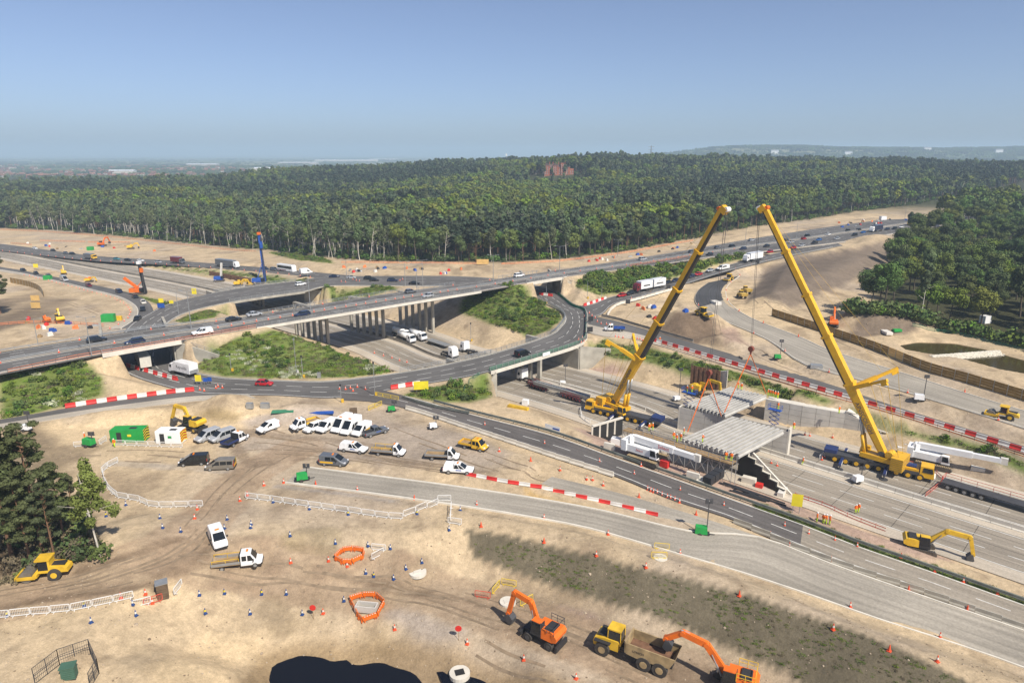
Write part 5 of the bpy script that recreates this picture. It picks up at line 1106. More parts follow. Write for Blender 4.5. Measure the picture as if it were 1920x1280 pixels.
# traffic: (px, py, type, colour, words, heading reversed)
def traffic(rows, st, tail, group):
    for x, y, k, c, rev, w in rows:
        lab = '%s %s %s' % (c if c not in ('navy',) else 'dark blue', {'suv': 'SUV', 'hatch': 'hatchback', 'saloon': 'saloon car', 'estate': 'estate car', 'coupe': 'coupe'}[k], w or tail)
        far = math.hypot(at(x, y, 5).x, at(x, y, 5).y) > 330; kk = k if k in ('hatch', 'saloon', 'suv') else 'saloon'
        on_road(x, y, st, rev, far_car(kk, c) if far else car(k, c, False), 'car', lab, 'car', group)
traffic([(182,641,'suv','black',False,'in the far lanes above the working area on the left'),(253,644,'estate','navy',True,'crossing the left underpass bridge'),(438,601,'coupe','black',False,'behind a silver saloon on the trunk road'),(477,592,'saloon','silver',False,'in the far lanes behind the green island'),
    (567,592,'estate','navy',True,'at the left end of the viaduct'),(802,557,'hatch','silver',True,'in the near lanes near the middle of the viaduct'),(770,549,'hatch','grey',False,'in the far lanes at the right of the viaduct'),(973,519,'suv','white',False,'in the far lanes above the right underpass'),(1205,488,'suv','silver',False,'in the far lanes below the orange fencing')], A3, '', 'cars on the trunk road')
traffic([(1330,479,'hatch','black',True,None),(1297,474,'hatch','grey',False,None),(1373,464,'suv','black',False,None),(1393,468,'saloon','navy',True,None),(1437,463,'hatch','black',True,None),(1443,474,'hatch','red',True,'right of the white lorry'),(1473,452,'saloon','black',False,None),(1483,456,'hatch','silver',True,None),(1507,449,'hatch','red',False,'in the far lanes of the trunk road'),
    (1514,444,'suv','black',False,None),(1535,451,'hatch','blue',True,'between the two rows of traffic'),(1553,441,'hatch','white',False,None),(1527,457,'suv','black',True,None),(1503,462,'hatch','silver',True,None),(1487,466,'hatch','red',True,'leading the queue past the right crane boom'),(1569,449,'saloon','silver',True,None),(1590,434,'suv','black',False,None),(1602,442,'suv','black',True,None),(1610,432,'saloon','black',False,None),
    (1618,437,'hatch','blue',True,'behind the blue and white lorry'),(1642,425,'suv','black',False,None),(1663,431,'saloon','navy',True,None),(1677,430,'suv','black',True,None),(1690,427,'hatch','white',True,None),(1345,466,'hatch','grey',False,None),(1409,452,'saloon','silver',False,None)], A3, 'in the dense traffic right of the crane booms', 'cars in the dense traffic')
traffic([(1165,556,'hatch','red',True,'at the head of the queue by the roundabout'),(1182,552,'saloon','black',True,'between the red car and the maroon lorry'),(1252,532,'saloon','black',True,'right behind the maroon lorry'),(1266,528,'hatch','navy',True,None),(1278,525,'hatch','red',True,'half hidden by the left crane boom'),(1296,520,'hatch','navy',True,None),(1309,516,'saloon','red',True,'behind the left crane boom in the queue'),(1331,509,'saloon','silver',True,'just ahead of the white stretch minibus')], R7, 'in the queue on the slip road', 'cars queuing on the slip road')
traffic([(692,524,'suv','black',True,'left of a pair on the far roundabout'),(702,527,'hatch','black',True,'right of a pair on the far roundabout'),(736,528,'suv','navy',True,'by the white kerb blocks on the far roundabout'),(777,533,'saloon','black',True,'about to pass under the trunk road'),(564,535,'suv','white',True,'on the far roundabout bridge'),(659,522,'hatch','silver',True,'on the far roundabout beside the cones'),(627,520,'saloon','navy',True,'turning onto the far roundabout'),(496,722,'hatch','red',False,'on the near roundabout in front of the green island')], RING, '', 'cars on the roundabout')
traffic([(66,467,'hatch','white',False,None),(100,471,'hatch','black',False,None),(124,476,'hatch','grey',False,None),(136,477,'saloon','black',False,None),(219,487,'hatch','teal',False,None),(240,489,'hatch','black',False,None),(264,490,'hatch','white',False,None),(297,493,'hatch','silver',False,None),(497,505,'hatch','navy',False,None),(514,507,'suv','grey',False,None)], R9A, 'on the far slip road below the wood', 'cars on the far slip road')
traffic([(44,508,'hatch','black',False,None),(68,514,'hatch','black',False,None),(92,520,'suv','black',False,None),(167,537,'hatch','maroon',False,'on the bend slip road below the piling rig'),(224,549,'suv','navy',False,'on the bend slip road beside the cones'),(254,559,'saloon','black',False,None),(269,569,'hatch','cream',False,'on the bend slip road'),(268,582,'saloon','black',False,None),(258,600,'saloon','black',False,None)], R9B, 'on the bend slip road at the left', 'cars on the bend slip road')
on_road(980,667,RING,False,van('mid','black',3),'van','black people carrier on the near roundabout bridge','van')
_bt = on_road(345,702,RING,True,boxtruck('white','white'),'box_truck','white box lorry lettered Reynolds leaving the left underpass','lorry')
on_road(268,684,RING,True,artic('grey','cream',14.0,3.9),'lorry','pale lorry driving away inside the left underpass','lorry')
on_road(380,627,A3,True,pickup('white',True,False),'pickup_truck','white pickup on the trunk road beyond the green island','pickup')
on_road(574,513,RING,True,van('high','white',1),'van','white panel van joining the far roundabout behind the coach','van')
on_road(538,509,R9A,False,coach(),'coach','white coach with red swoosh right of the blue piling rig','coach')
on_road(427,501,R9A,False,artic('white','grey'),'lorry','long lorry with grey curtain sides on the far slip road','lorry')
on_road(334,494,R9A,False,boxtruck('grey','maroon',9.0,3.6),'lorry','dark red lorry behind the long grey lorry','lorry')
on_road(170,486,R9A,False,boxtruck('yellow','grey',9.0,3.3),'recovery_truck','yellow-cabbed works truck beside white blocks on the far motorway','truck')
on_road(121,527,R9B,False,van('high','silver',1),'van','tall silver van on the bend slip road among dark cars','van')
on_road(1411,489,R7,True,artic('white','white',13.0,4.0),'lorry','tall white lorry between the two crane booms','lorry')
on_road(1355,505,R7,True,van('limo','white',3),'minibus','long white minibus behind the silver car in the queue','minibus')
on_road(1217,543,R7,True,artic('maroon','white',17.5,4.1,None,True),'lorry','maroon-cabbed lorry with two white box bodies in the queue','lorry')
on_road(1642,434,A3,True,artic('white','navy',14.0,4.0),'lorry','blue-sided lorry with white cab in the traffic queue','lorry')
on_road(1712,422,A3,True,artic('yellow','white',14.0,4.0),'lorry','yellow-cabbed white lorry before the right-hand wood','lorry')
on_road(1805,404,A3,True,artic('sky','white',14.0,4.0),'lorry','bright blue-cabbed lorry at the far right of the trunk road','lorry')
_p = at(1152,620,0); place(dropside('white',True,'blue','navy',False,6.4),'works_truck',(_p.x,_p.y,.03),math.pi*.97,'white crew-cab truck with blue bed and tilted sign board at the roundabout junction','truck')
# lorries standing on the closed motorway
def on_mot(px, py, proto, name, label, cat, rev=False, dh=0.0, group=None):
    p = at(px, py, -7); h = head(Vector((0, 0, 0)), Vector((.69, -.725, 0))) + (math.pi if rev else 0) + dh; return place(proto, name, (p.x, p.y, -6.98), h, label, cat, group)
on_mot(752,632,boxtruck('white','white',8.0,3.5,True),'tanker_truck','white tanker lorry beneath the viaduct, rearmost of three','tanker')
on_mot(762,640,boxtruck('white','white',8.0,3.5,True),'tanker_truck','white tanker lorry nearest the motorway centre below the viaduct','tanker')
on_mot(783,636,boxtruck('white','white',8.0,3.5,True),'tanker_truck','white tanker lorry on the right of three below the viaduct','tanker')
on_mot(822,648,flatbed(10.0,3),'flatbed_trailer','empty dark flatbed trailer behind the tractor unit on the motorway','trailer')
on_mot(880,662,tractor('white'),'tractor_unit','white tractor unit with dark chassis below the sandy slope','lorry',True)
on_mot(842,668,tractor('white'),'tractor_unit','white-cabbed tractor unit facing away below the roundabout','lorry')
on_mot(990,716,tractor('white'),'tractor_unit','white tractor unit emerging under the near roundabout bridge with red steering dolly','lorry',True)
M['dolly_red'] = mat('dolly_red', (.42,.06,.07), .6, var=.3)
@memo
def dolly():
    k = MB(); k.box((0,0,1.3),(7,2.4,.25)); P = [('load_bed', k.mesh('load_bed', M['dark_steel']))]; t = MB()
    for s in (-1,1):
        t.bar((-3.4,s*1.2,1.5),(3.4,s*1.2,1.5),.1); t.bar((-3.4,s*1.2,2.0),(3.4,s*1.2,2.0),.08)
        for i in range(7): x = -3.4+i*1.13; t.bar((x,s*1.2,.6),(x+.55,s*1.2,1.5),.07); t.bar((x+.55,s*1.2,1.5),(x+1.1,s*1.2,.6),.07) if i < 6 else None
    P.append(('truss_frame', t.mesh('truss_frame', M['dolly_red']))); return P + wheels((-2.5,-1.2,.1,1.4), 2.1, .42, .3, 'steel', False)
on_mot(1012,729,dolly(),'steering_dolly','red trussed steering dolly behind the white tractor unit','trailer'); on_mot(1074,749,dolly(),'steering_dolly','red trussed steering dolly beside the left crane','trailer')
g = MB(); a, b = at(1003,716,-4.9), at(1104,744,-4.9); a.z = b.z = -5.0
for s in (-.5,.5): n = Vector((.72,.69,0))*s; g.bar(a+n, b+n, .22, .8); g.bar(a+n+Vector((0,0,.4)), b+n+Vector((0,0,.4)), .5, .12)
for i in range(22): q = a.lerp(b, i/21); g.bar(q-Vector((.4,.38,-.3)), q+Vector((.4,.38,.3)), .12)
tag(g.build('bridge_girder', M['steel']), 'long grey steel girder laid across the two red dollies', 'girder')
on_mot(1865,940,flatbed(17.0,5,True),'flatbed_trailer','long low-loader trailer with red guard rail at the right edge','trailer', False)
# ------------------------------------------------------------------ plant
def zfor(x, y, py): k = (640-py)/F; return CAMH + (k*y*CP - y*SP)/(CP + k*SP)
def text_mesh(s, size, m, extrude=.004, space=1.0):
    cu = bpy.data.curves.new('lettering', 'FONT'); cu.body = s; cu.size = size; cu.extrude = extrude; cu.align_x = 'CENTER'; cu.align_y = 'CENTER'; cu.space_character = space; cu.resolution_u = 2
    o = bpy.data.objects.new('lettering_curve', cu); COL.objects.link(o); dg = bpy.context.evaluated_depsgraph_get(); me = bpy.data.meshes.new_from_object(o.evaluated_get(dg)); bpy.data.objects.remove(o)
    me.materials.clear(); me.materials.append(m); return me
class Rig:
    def __init__(s, name, loc, label, cat, group=None): s.o = empty(name, loc, 0, label, cat, group); s.T = Matrix.Translation(-Vector(loc))
    def part(s, name, mb, m, smooth=False, parent=None):
        me = mb.mesh(name, m, smooth) if isinstance(mb, MB) else mb; me.transform(s.T); return link(name, me, parent or s.o)
def frame(o, h): c, s_ = math.cos(h), math.sin(h); return lambda x, y, z: Vector((o[0]+x*c-y*s_, o[1]+x*s_+y*c, o[2]+z))
def lbox(f, mb, c, d, top=(1, 1), sh=(0, 0)):
    hx, hy, hz = d[0]/2, d[1]/2, d[2]/2; P = []
    for z, kx, ky, ox, oy in ((-hz,1,1,0,0), (hz,top[0],top[1],sh[0],sh[1])):
        for x, y in ((-hx,-hy),(hx,-hy),(hx,hy),(-hx,hy)): P.append(f(c[0]+x*kx+ox, c[1]+y*ky+oy, c[2]+z))
    return mb.hexa(P)
def rope(mb, a, b, r=.03): return mb.cyl(a, b, r, r, 4, False)
def crane(label, centre, ch, tip, tele, hook_z, sling, arms, front):
    rg = Rig('mobile_crane', centre, label, 'crane', 'pair of yellow mobile cranes'); f = frame(centre, ch); L0, L1 = front-19.5, front; P = rg.part
    c = MB(); lbox(f, c, ((L0+L1-2.4)/2, 0, 1.45), (L1-L0-2.4, 2.7, .7)); lbox(f, c, ((L0+L1)/2, 0, 1.0), (L1-L0-1, 1.2, .5)); P('carrier', c, M['dark_steel'])
    d = MB(); lbox(f, d, (L1-5.2, 0, 2.0), (5.0, 2.75, .45)); P('carrier_deck', d, M['yellow']); d = MB(); lbox(f, d, (L1-5.0, 0, 2.36), (3.6, 1.6, .3)); lbox(f, d, (L0+1.0, 0, 2.1), (2.4, 2.6, .9)); P('engine_cover', d, M['navy'])
    cb = MB(); lbox(f, cb, (L1-1.3, 0, 1.95), (2.5, 2.8, 2.2), (.86, .94), (-.12, 0)); cab_ = P('cab', cb, M['yellow'])
    w = MB(); w.quad(f(L1+.0, -1.3, 1.85), f(L1+.0, 1.3, 1.85), f(L1-.22, 1.22, 2.9), f(L1-.22, -1.22, 2.9)); 
    for s in (-1, 1): w.quad(f(L1-2.1, s*1.42, 1.9), f(L1-.3, s*1.42, 1.9), f(L1-.5, s*1.36, 2.85), f(L1-2.0, s*1.36, 2.85))
    P('cab_window', w, M['glass']); bmp = MB(); lbox(f, bmp, (L1-.05, 0, .95), (.35, 2.7, .4)); P('bumper', bmp, M['white'])
    for i in range(8):
        x = L0+2.0+i*2.0+(1.1 if i > 4 else 0)
        for s in (-1, 1):
            t = P('wheel', MB().cyl(f(x, s*.85, .72), f(x, s*1.42, .72), .72, n=14), M['tyre']); P('rim', MB().cyl(f(x, s*1.40, .72), f(x, s*1.47, .72), .42, n=10), M['yellow'], False, t)
    for x in (L0+3.4, L1-8.2):
        for s in (-1, 1):
            g = MB(); g.bar(f(x, s*1.2, 1.15), f(x, s*4.6, 1.0), .5, .55); k = P('outrigger', g, M['navy']); P('outrigger_sign', MB().bar(f(x, s*2.6, 1.09), f(x, s*4.4, 1.02), .56, .40), M['white'], False, k)
            P('jack_foot', MB().cyl(f(x, s*4.5, .1), f(x, s*4.5, 1.1), .14, n=8).cyl(f(x, s*4.5, .02), f(x, s*4.5, .16), .75, n=10), M['dark_steel'], False, k)
    td = Vector((tip.x-centre[0], tip.y-centre[1], 0)); rad = td.length; th = math.atan2(td.y, td.x); u = frame(centre, th)
    P('turntable', MB().cyl(u(0,0,1.8), u(0,0,2.3), 1.5, n=18), M['dark_steel']); b = MB(); lbox(u, b, (-1.2, 0, 2.75), (6.4, 2.7, .9)); P('slew_frame', b, M['yellow'])
    b = MB(); lbox(u, b, (-5.0, 0, 2.9), (2.2, 4.6, 2.6)); cw = P('counterweight', b, M['yellow']); k = MB()
    for i in range(7): lbox(u, k, (-5.0, 0, 1.75+i*.38), (2.26, 4.66, .03))
    P('slab_joint', k, M['dark_steel'], False, cw)
    P('winch', MB().cyl(u(-3.2, -1.0, 3.9), u(-3.2, 1.0, 3.9), .75, n=14), M['yellow']); P('winch', MB().cyl(u(-1.8, -.8, 3.7), u(-1.8, .8, 3.7), .6, n=14), M['dark_steel'])
    oc = MB(); lbox(u, oc, (1.9, -1.75, 2.9), (2.0, 1.0, 1.8), (.8, .9), (-.15, 0)); P('operator_cab', oc, M['yellow']); g = MB(); g.quad(u(2.92,-2.2,2.5), u(2.92,-1.3,2.5), u(2.6,-1.32,3.7), u(2.6,-2.15,3.7)); g.quad(u(1.1,-2.27,2.6), u(2.7,-2.27,2.6), u(2.4,-2.22,3.65), u(1.1,-2.22,3.65)); P('operator_window', g, M['glass'])
    piv = u(-2.0, 0, 3.5); ax = (tip-piv); LB = ax.length; ax.normalize(); side = Vector((-math.sin(th), math.cos(th), 0)); up = side.cross(ax); up = up if up.z > 0 else -up
    def boom(name, s0, s1, w0, h0, w1, h1):
        mb = MB(); R_ = []
        for s, w_, h_ in ((s0, w0, h0), (s1, w1, h1)):
            q = piv+ax*s; R_.append([q+side*(a*w_)+up*(b_*h_) for a, b_ in ((-.5,.5),(.5,.5),(.5,-.22),(.3,-.5),(-.3,-.5),(-.5,-.22))])
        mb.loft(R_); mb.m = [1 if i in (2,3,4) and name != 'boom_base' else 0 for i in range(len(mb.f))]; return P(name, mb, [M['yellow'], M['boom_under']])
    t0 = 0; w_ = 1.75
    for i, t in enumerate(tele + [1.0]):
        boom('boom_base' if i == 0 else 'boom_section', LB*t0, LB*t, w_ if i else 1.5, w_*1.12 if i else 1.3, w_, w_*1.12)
        if t < 1: P('boom_collar', MB().loft([[piv+ax*(LB*t+o_)+side*(a*(w_+.24))+up*(b_*(w_*1.12+.3)) for a, b_ in ((-.5,.5),(.5,.5),(.5,-.3),(.3,-.5),(-.3,-.5),(-.5,-.3))] for o_ in (-.35, .12)]), M['yellow'])
        t0 = t; w_ -= .17
    hd = MB(); hd.bar(tip-ax*.3-up*.3, tip+ax*.9-up*.5, 1.3, 1.5); P('boom_head', hd, M['yellow']); P('sheave', MB().cyl(tip+ax*.7-up*.9-side*.6, tip+ax*.7-up*.9+side*.6, .5, n=12), M['white']); P('sheave', MB().cyl(tip+up*.6-side*.6, tip+up*.6+side*.6, .4, n=12), M['orange'])
    for s in (-.55, .55):
        a = u(1.4, s, 3.0); b_ = piv+ax*(LB*tele[0]*.55)-up*.7+side*s; m_ = a.lerp(b_, .5); cy = P('luffing_cylinder', MB().cyl(a, m_, .36, n=10), M['yellow'], True); P('rod', MB().cyl(m_, b_, .22, n=8), M['steel'], True, cy)
    # superlift arms at the base collar
    q = piv+ax*(LB*tele[0]*.93); ends = []
    for s, L_, back, ou in arms:
        e = q + side*(s*ou) + (-Vector((math.cos(th), math.sin(th), 0))*back) + Vector((0, 0, L_)); mid = q.lerp(e, .55); ar = P('superlift_arm', MB().bar(q+side*s*.5, mid, .75, .8).bar(mid, e, .5, .55), M['yellow']); P('arm_head', MB().bar(e-(e-q).normalized()*1.3-Vector((0,0,.35)), e-Vector((0,0,.35)), .45, 1.2), M['yellow'], False, ar); ends.append(e)
        g = MB(); rope(g, e, tip, .022); rope(g, e, u(-5.0, s*1.4, 4.1), .045); rope(g, mid, u(-4.2, s*1.2, 4.1), .04); P('guy_rope', g, M['dark_steel'] if 0 else M['rope_y'])
    hk = Vector((tip.x, tip.y, hook_z)); g = MB(); t_ = tip+ax*.7-up*.9
    for a, b_ in ((-.35,-.3),(.35,-.3),(-.35,.3),(.35,.3)): rope(g, t_+side*a+Vector((.1*b_,.1,0)), hk+side*a*.8+Vector((0,0,.8)), .030)
    P('hoist_rope', g, M['dark_steel']); P('hook_block', MB().cyl(hk-side*.35+Vector((0,0,.5)), hk+side*.35+Vector((0,0,.5)), .62, n=14).cyl(hk, hk-Vector((0,0,.9)), .3, .15, 8), M['hook']); 
    g = MB()
    for e in sling: g.bar(hk-Vector((0,0,.7)), e, .17, .10)
    P('lifting_sling', g, M['orange']); 
    # lettering down the base section, on the side towards the viewer
    fs = side if side.y < 0 else -side; me = text_mesh('AINSCOUGH', 1.15, M['navy']); s = LB*tele[0]; mid = piv+ax*(s*.58)+fs*(w_+.17*len(tele)+.17)*.0
    ww = 1.75*.5+.02; X = -ax; Zn = fs; Y = Zn.cross(X); mt = Matrix((X, Y, Zn)).transposed().to_4x4(); mt.translation = piv+ax*(s*.52)+fs*(ww+.03); me.transform(mt); P('lettering', me, None)
    return rg
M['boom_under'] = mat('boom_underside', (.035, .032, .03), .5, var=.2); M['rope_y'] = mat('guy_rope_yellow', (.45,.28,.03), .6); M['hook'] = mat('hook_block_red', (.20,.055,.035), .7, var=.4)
for s in (-1, 1):
    me = text_mesh('Reynolds', 1.15, M['trim']); link('lettering', me, _bt, Matrix(((-s, 0, 0, -1.1), (0, 0, s, s*1.262), (0, 1, 0, 2.3), (0, 0, 0, 1))))
ch = head(at(1563,866,-7), at(1740,905,-7))
c2 = at(1632,876,-7); b0, b1 = at(1358,775,ZD), at(1436,740,ZD); mid = (b0+b1)/2; tip2 = Vector((mid.x, mid.y, zfor(mid.x, mid.y, 392)))
c1 = at(1163,783,-7); d0, d1 = at(1289,813,ZD), at(1352,783,ZD); mid1 = at(1322,792,ZD); tip1 = Vector((mid1.x, mid1.y, zfor(mid1.x, mid1.y, 394)))
crane('big yellow mobile crane on the right, boom leaning left, lettering down its base section', c2, ch, tip2, [.28,.47,.64,.82], zfor(mid.x, mid.y, 658), [b0+Vector((0,0,.3)), b1+Vector((0,0,.3))], [(-1, 4.5, 6.5, 5.0), (1, 4.0, 7.0, 3.0)], 11.0)
crane('big yellow mobile crane on the left, boom leaning right with its dark underside showing', c1, head(at(1190,786,-7), at(1092,763,-7)), tip1, [.28,.47,.64,.82], zfor(mid1.x, mid1.y, 703), [d0+Vector((0,0,.4)), d1+Vector((0,0,.4))], [(-1, 4.0, 6.0, 4.5), (1, 4.0, 6.0, 4.5)], 9.0)
# diggers: joints in the local x-z plane (x forward)
def digger(name, label, foot, h, cols, joints, wheels_=False, scale=1.0, deck=(2.6, 2.5, 1.2), cab_side=1, rail=None, group=None, letter=None, under_h=None):
    rg = Rig(name, foot, label, 'excavator', group); S = scale; f0 = frame(foot, h); f = lambda x, y, z: f0(x*S, y*S, z*S); P = rg.part; body, dark = M[cols[0]], M[cols[1]]
    fu0 = frame(foot, h if under_h is None else under_h); fu = lambda x, y, z: fu0(x*S, y*S, z*S)
    if wheels_:
        g = MB(); lbox(fu, g, (0, 0, .95), (4.6, 1.1, .5)); lbox(fu, g, (2.6, 0, .7), (.25, 2.5, .55)); lbox(fu, g, (-2.6, 0, .6), (.3, 2.5, .7)); P('chassis', g, M['trim'])
        for x in (-1.5, 1.5):
            for s in (-1, 1): t = P('wheel', MB().cyl(fu(x, s*.75, .58), fu(x, s*1.3, .58), .58*S, n=14), M['tyre']); P('rim', MB().cyl(fu(x, s*1.28, .58), fu(x, s*1.34, .58), .3*S, n=10), M['dark_steel'] if cols[0] != 'yellow2' else M['yellow_dull'], False, t)
        z0 = 1.25
    else:
        for s in (-1, 1):
            pr = [(-2.1,.25),(-1.75,0.02),(1.75,0.02),(2.1,.25),(2.15,.55),(1.8,.88),(-1.8,.88),(-2.15,.55)]; g = MB(); g.loft([[fu(x, s*y, z) for x, z in pr] for y in (.85, 1.45)]); t = P('track', g, M['track']); k = MB()
            for i in range(12): x = -1.8+3.6*i/11; k.bar(fu(x, s*.83, .90), fu(x, s*1.47, .90), .1*S, .05*S)
            P('track_shoe', k, M['dark_steel'], False, t)
        g = MB(); lbox(fu, g, (0, 0, .7), (2.0, 1.8, .5)); P('chassis', g, M['dark_steel']); z0 = 1.05
    P('slew_ring', MB().cyl(f(0,0,z0-.15), f(0,0,z0+.1), .8*S, n=14), M['dark_steel']); g = MB(); L, W_, H_ = deck; lbox(f, g, (-.75, 0, z0+.1+H_/2), (L, W_, H_), (.96, .92)); P('house', g, body)
    g = MB(); pr = [(-2.05,z0+.15),(-2.55,z0+.3),(-2.65,z0+H_*.7),(-2.3,z0+H_+.05),(-1.9,z0+H_+.05)]; g.loft([[f(x, y, z) for x, z in pr] for y in (-W_/2, W_/2)]); P('counterweight', g, body); g = MB(); lbox(f, g, (-1.35, 0, z0+H_+.2), (1.2, W_*.7, .25), (.9, .9)); P('engine_cover', g, dark)
    cy = cab_side*(W_/2-.5); g = MB(); lbox(f, g, (.35, cy, z0+1.05), (1.6, 1.0, 1.9), (.82, .92), (-.1, 0)); P('cab', g, dark if cols[1] != 'glass' else body)
    g = MB(); g.quad(f(1.17, cy-.45, z0+.5), f(1.17, cy+.45, z0+.5), f(.93, cy+.42, z0+1.95), f(.93, cy-.42, z0+1.95)); g.quad(f(-.3, cy+cab_side*.515, z0+.6), f(1.0, cy+cab_side*.515, z0+.6), f(.82, cy+cab_side*.475, z0+1.85), f(-.25, cy+cab_side*.475, z0+1.85)); P('cab_window', g, M['glass'])
    g = MB(); lbox(f, g, (.3, cy, z0+2.03), (1.3, .9, .1)); P('cab_roof', g, body)
    if rail: 
        g = MB()
        for s in (-1, 1): g.bar(f(-2.3, s*W_/2, z0+H_+1.0), f(-.4, s*W_/2, z0+H_+1.0), .06); g.bar(f(-2.3, s*W_/2, z0+H_+.55), f(-.4, s*W_/2, z0+H_+.55), .05); [g.bar(f(x, s*W_/2, z0+H_), f(x, s*W_/2, z0+H_+1.0), .06) for x in (-2.3, -1.3, -.4)]
        g.bar(f(-2.3, -W_/2, z0+H_+1.0), f(-2.3, W_/2, z0+H_+1.0), .06); P('guard_rail', g, M[rail])
    J = [f(x, -cab_side*.15, z) for x, z in joints]; sy = f(0,1,0)-f(0,0,0); wds = [.55, .5, .42, .34]
    names = ['boom', 'boom', 'stick'] if len(J) == 4 else ['boom', 'stick']; k = 0; prev = None
    for i, nm in enumerate(names):
        w0 = (.72 if nm == 'boom' else .55)*S; a, b = J[i], J[i+1]; g = MB(); g.bar(a, b, .42*S, w0, up=(b-a).cross(sy)); 
        g.cyl(b-sy.normalized()*.3*S, b+sy.normalized()*.3*S, .3*S, n=10); P(nm, g, body)
    a = f(joints[0][0]+.35, -cab_side*.15, joints[0][1]-.35); b = J[0].lerp(J[1], .7); g = MB()
    for s in (-1, 1): o_ = sy.normalized()*(s*.32*S); g.cyl(a+o_, a.lerp(b, .55)+o_, .11*S, n=8); g.cyl(a.lerp(b, .55)+o_, b+o_, .07*S, n=6)
    P('ram', g, M['steel']); nrm_ = (J[-1]-J[-2]).cross(sy).normalized(); nrm_ = nrm_ if nrm_.z > 0 else -nrm_; e0 = J[-3].lerp(J[-2], .6)+nrm_*.5*S; e1 = J[-2]+nrm_*.35*S; P('ram', MB().cyl(e0, e1, .1*S, n=8), M['steel'])
    tipj = J[-1]; dn = (J[-1]-J[-2]).normalized(); bx = Vector((math.cos(h), math.sin(h), 0)); g = MB(); pr = [(0,0),(.25,-.9),(-.2,-1.3),(-.75,-1.1),(-.85,-.45),(-.4,.05)]
    g.loft([[tipj + bx*(x*S)+Vector((0,0,z*S))+sy.normalized()*(y*S) for x, z in pr] for y in (-.5, .5)]); P('bucket', g, M['dark_steel'])
    if letter:
        me = text_mesh(letter, .38*S, M['white']); a, b = J[0], J[1]; X = (b-a).normalized(); fs = sy.normalized(); fs = fs if fs.y < 0 else -fs; X = X if X.x > 0 else -X; Y = fs.cross(X); mt = Matrix((X, Y, fs)).transposed().to_4x4(); mt.translation = a.lerp(b, .6)+fs*.24*S; me.transform(mt); P('lettering', me, None)
    return rg
M['track'] = mat('track_steel', (.09,.075,.06), .85, var=.35, scale=2)
g_ = lambda x, y: gnd(x, y)
p = g_(1018,1200); digger('wheeled_excavator', 'orange wheeled excavator with its bucket lowered left of the dump truck', p, head(g_(1018,1200), g_(975,1178)), ('orange','trim'), [(.8,1.9),(1.9,4.6),(4.4,5.0),(5.3,1.6)], True, 1.0, rail='dark_steel')
p = g_(1372,1292); digger('tracked_excavator', 'orange excavator loading the dump truck, with yellow guard rails on its deck', p, head(g_(1372,1292), g_(1270,1258)), ('orange','trim'), [(.8,1.8),(3.0,4.6),(5.6,5.2),(7.4,3.9)], False, 1.05, rail='yellow2', letter='Kevin Kelly' if False else None)
p = g_(1725,1032); digger('tracked_excavator', 'yellow long-reach excavator digging beside the slip road barrier at the right', p, head(g_(1725,1032), g_(1812,1050)), ('yellow2','trim'), [(.8,1.9),(3.2,4.2),(6.3,3.9),(7.0,1.2)], False, 1.0, cab_side=-1)
p = g_(1312,738); digger('tracked_excavator', 'yellow excavator beside the rusty sheet piles at the far abutment', p, head(g_(1312,738), g_(1362,742)), ('yellow2','yellow2'), [(.8,1.9),(2.8,4.4),(5.6,4.3),(6.0,1.2)], False, 1.0)
p = g_(362,806); digger('wheeled_excavator', 'yellow wheeled excavator scooping a soil heap behind the white container', p, head(g_(362,806), g_(330,802)), ('yellow2','trim'), [(.8,1.9),(1.8,4.4),(4.2,4.6),(5.4,1.8)], True, 1.0)
p = g_(1562,612); digger('tracked_excavator', 'orange excavator with raised boom beside the brown heap by the pond', p, head(g_(1562,612), g_(1556,580)), ('orange','orange'), [(.8,1.8),(2.6,4.6),(4.6,5.2),(5.4,2.2)], False, 1.0)
p = g_(192,462); digger('tracked_excavator', 'orange excavator working below the far wood at the left', p, head(g_(192,462), g_(210,458)), ('orange','trim'), [(.8,1.8),(3,4.4),(5.8,4.4),(7.2,2)], False, 1.2)
p = g_(246,467); digger('tracked_excavator', 'yellow excavator beside a dark soil heap below the far wood', p, head(g_(246,467), g_(262,466)), ('yellow2','yellow2'), [(.8,1.8),(2.4,3.6),(4.2,3.6),(4.8,1.6)], False, 1.0)
p = g_(113,604); digger('tracked_excavator', 'yellow excavator in the working area inside the left bend', p, head(g_(113,604), g_(100,590)), ('yellow2','trim'), [(.8,1.8),(2.4,4.2),(4.6,3.6),(5.2,1)], False, .95)
p = g_(88,604); digger('mini_excavator', 'small orange excavator left of the yellow one in the bend', p, head(g_(88,604), g_(76,598)), ('orange','orange'), [(.8,1.6),(2,2.8),(3.4,2.4),(3.8,.8)], False, .7)
p = g_(120,515); digger('tracked_excavator', 'yellow excavator on the motorway verge above the bend slip road', p, head(g_(120,515), g_(112,505)), ('yellow2','yellow2'), [(.8,1.8),(2.2,4.6),(4,4.4),(5,2)], False, .9)
p = g_(168,529); digger('mini_excavator', 'small yellow and orange digger beside the motorway verge', p, 0.3, ('yellow2','orange'), [(.8,1.6),(2,3),(3.4,2.6),(3.8,.8)], False, .8)
p = g_(448,536); digger('tracked_excavator', 'yellow excavator at the foot of the blue piling rig', p, .4, ('yellow2','yellow2'), [(.8,1.8),(2.6,3.4),(4.6,3.0),(5.4,1.2)], False, .9)
p = g_(468,537); digger('tracked_excavator', 'second yellow excavator right beside the blue piling rig', p, 2.9, ('yellow2','yellow2'), [(.8,1.8),(2.6,3.2),(4.6,2.6),(5.4,1.0)], False, .8)
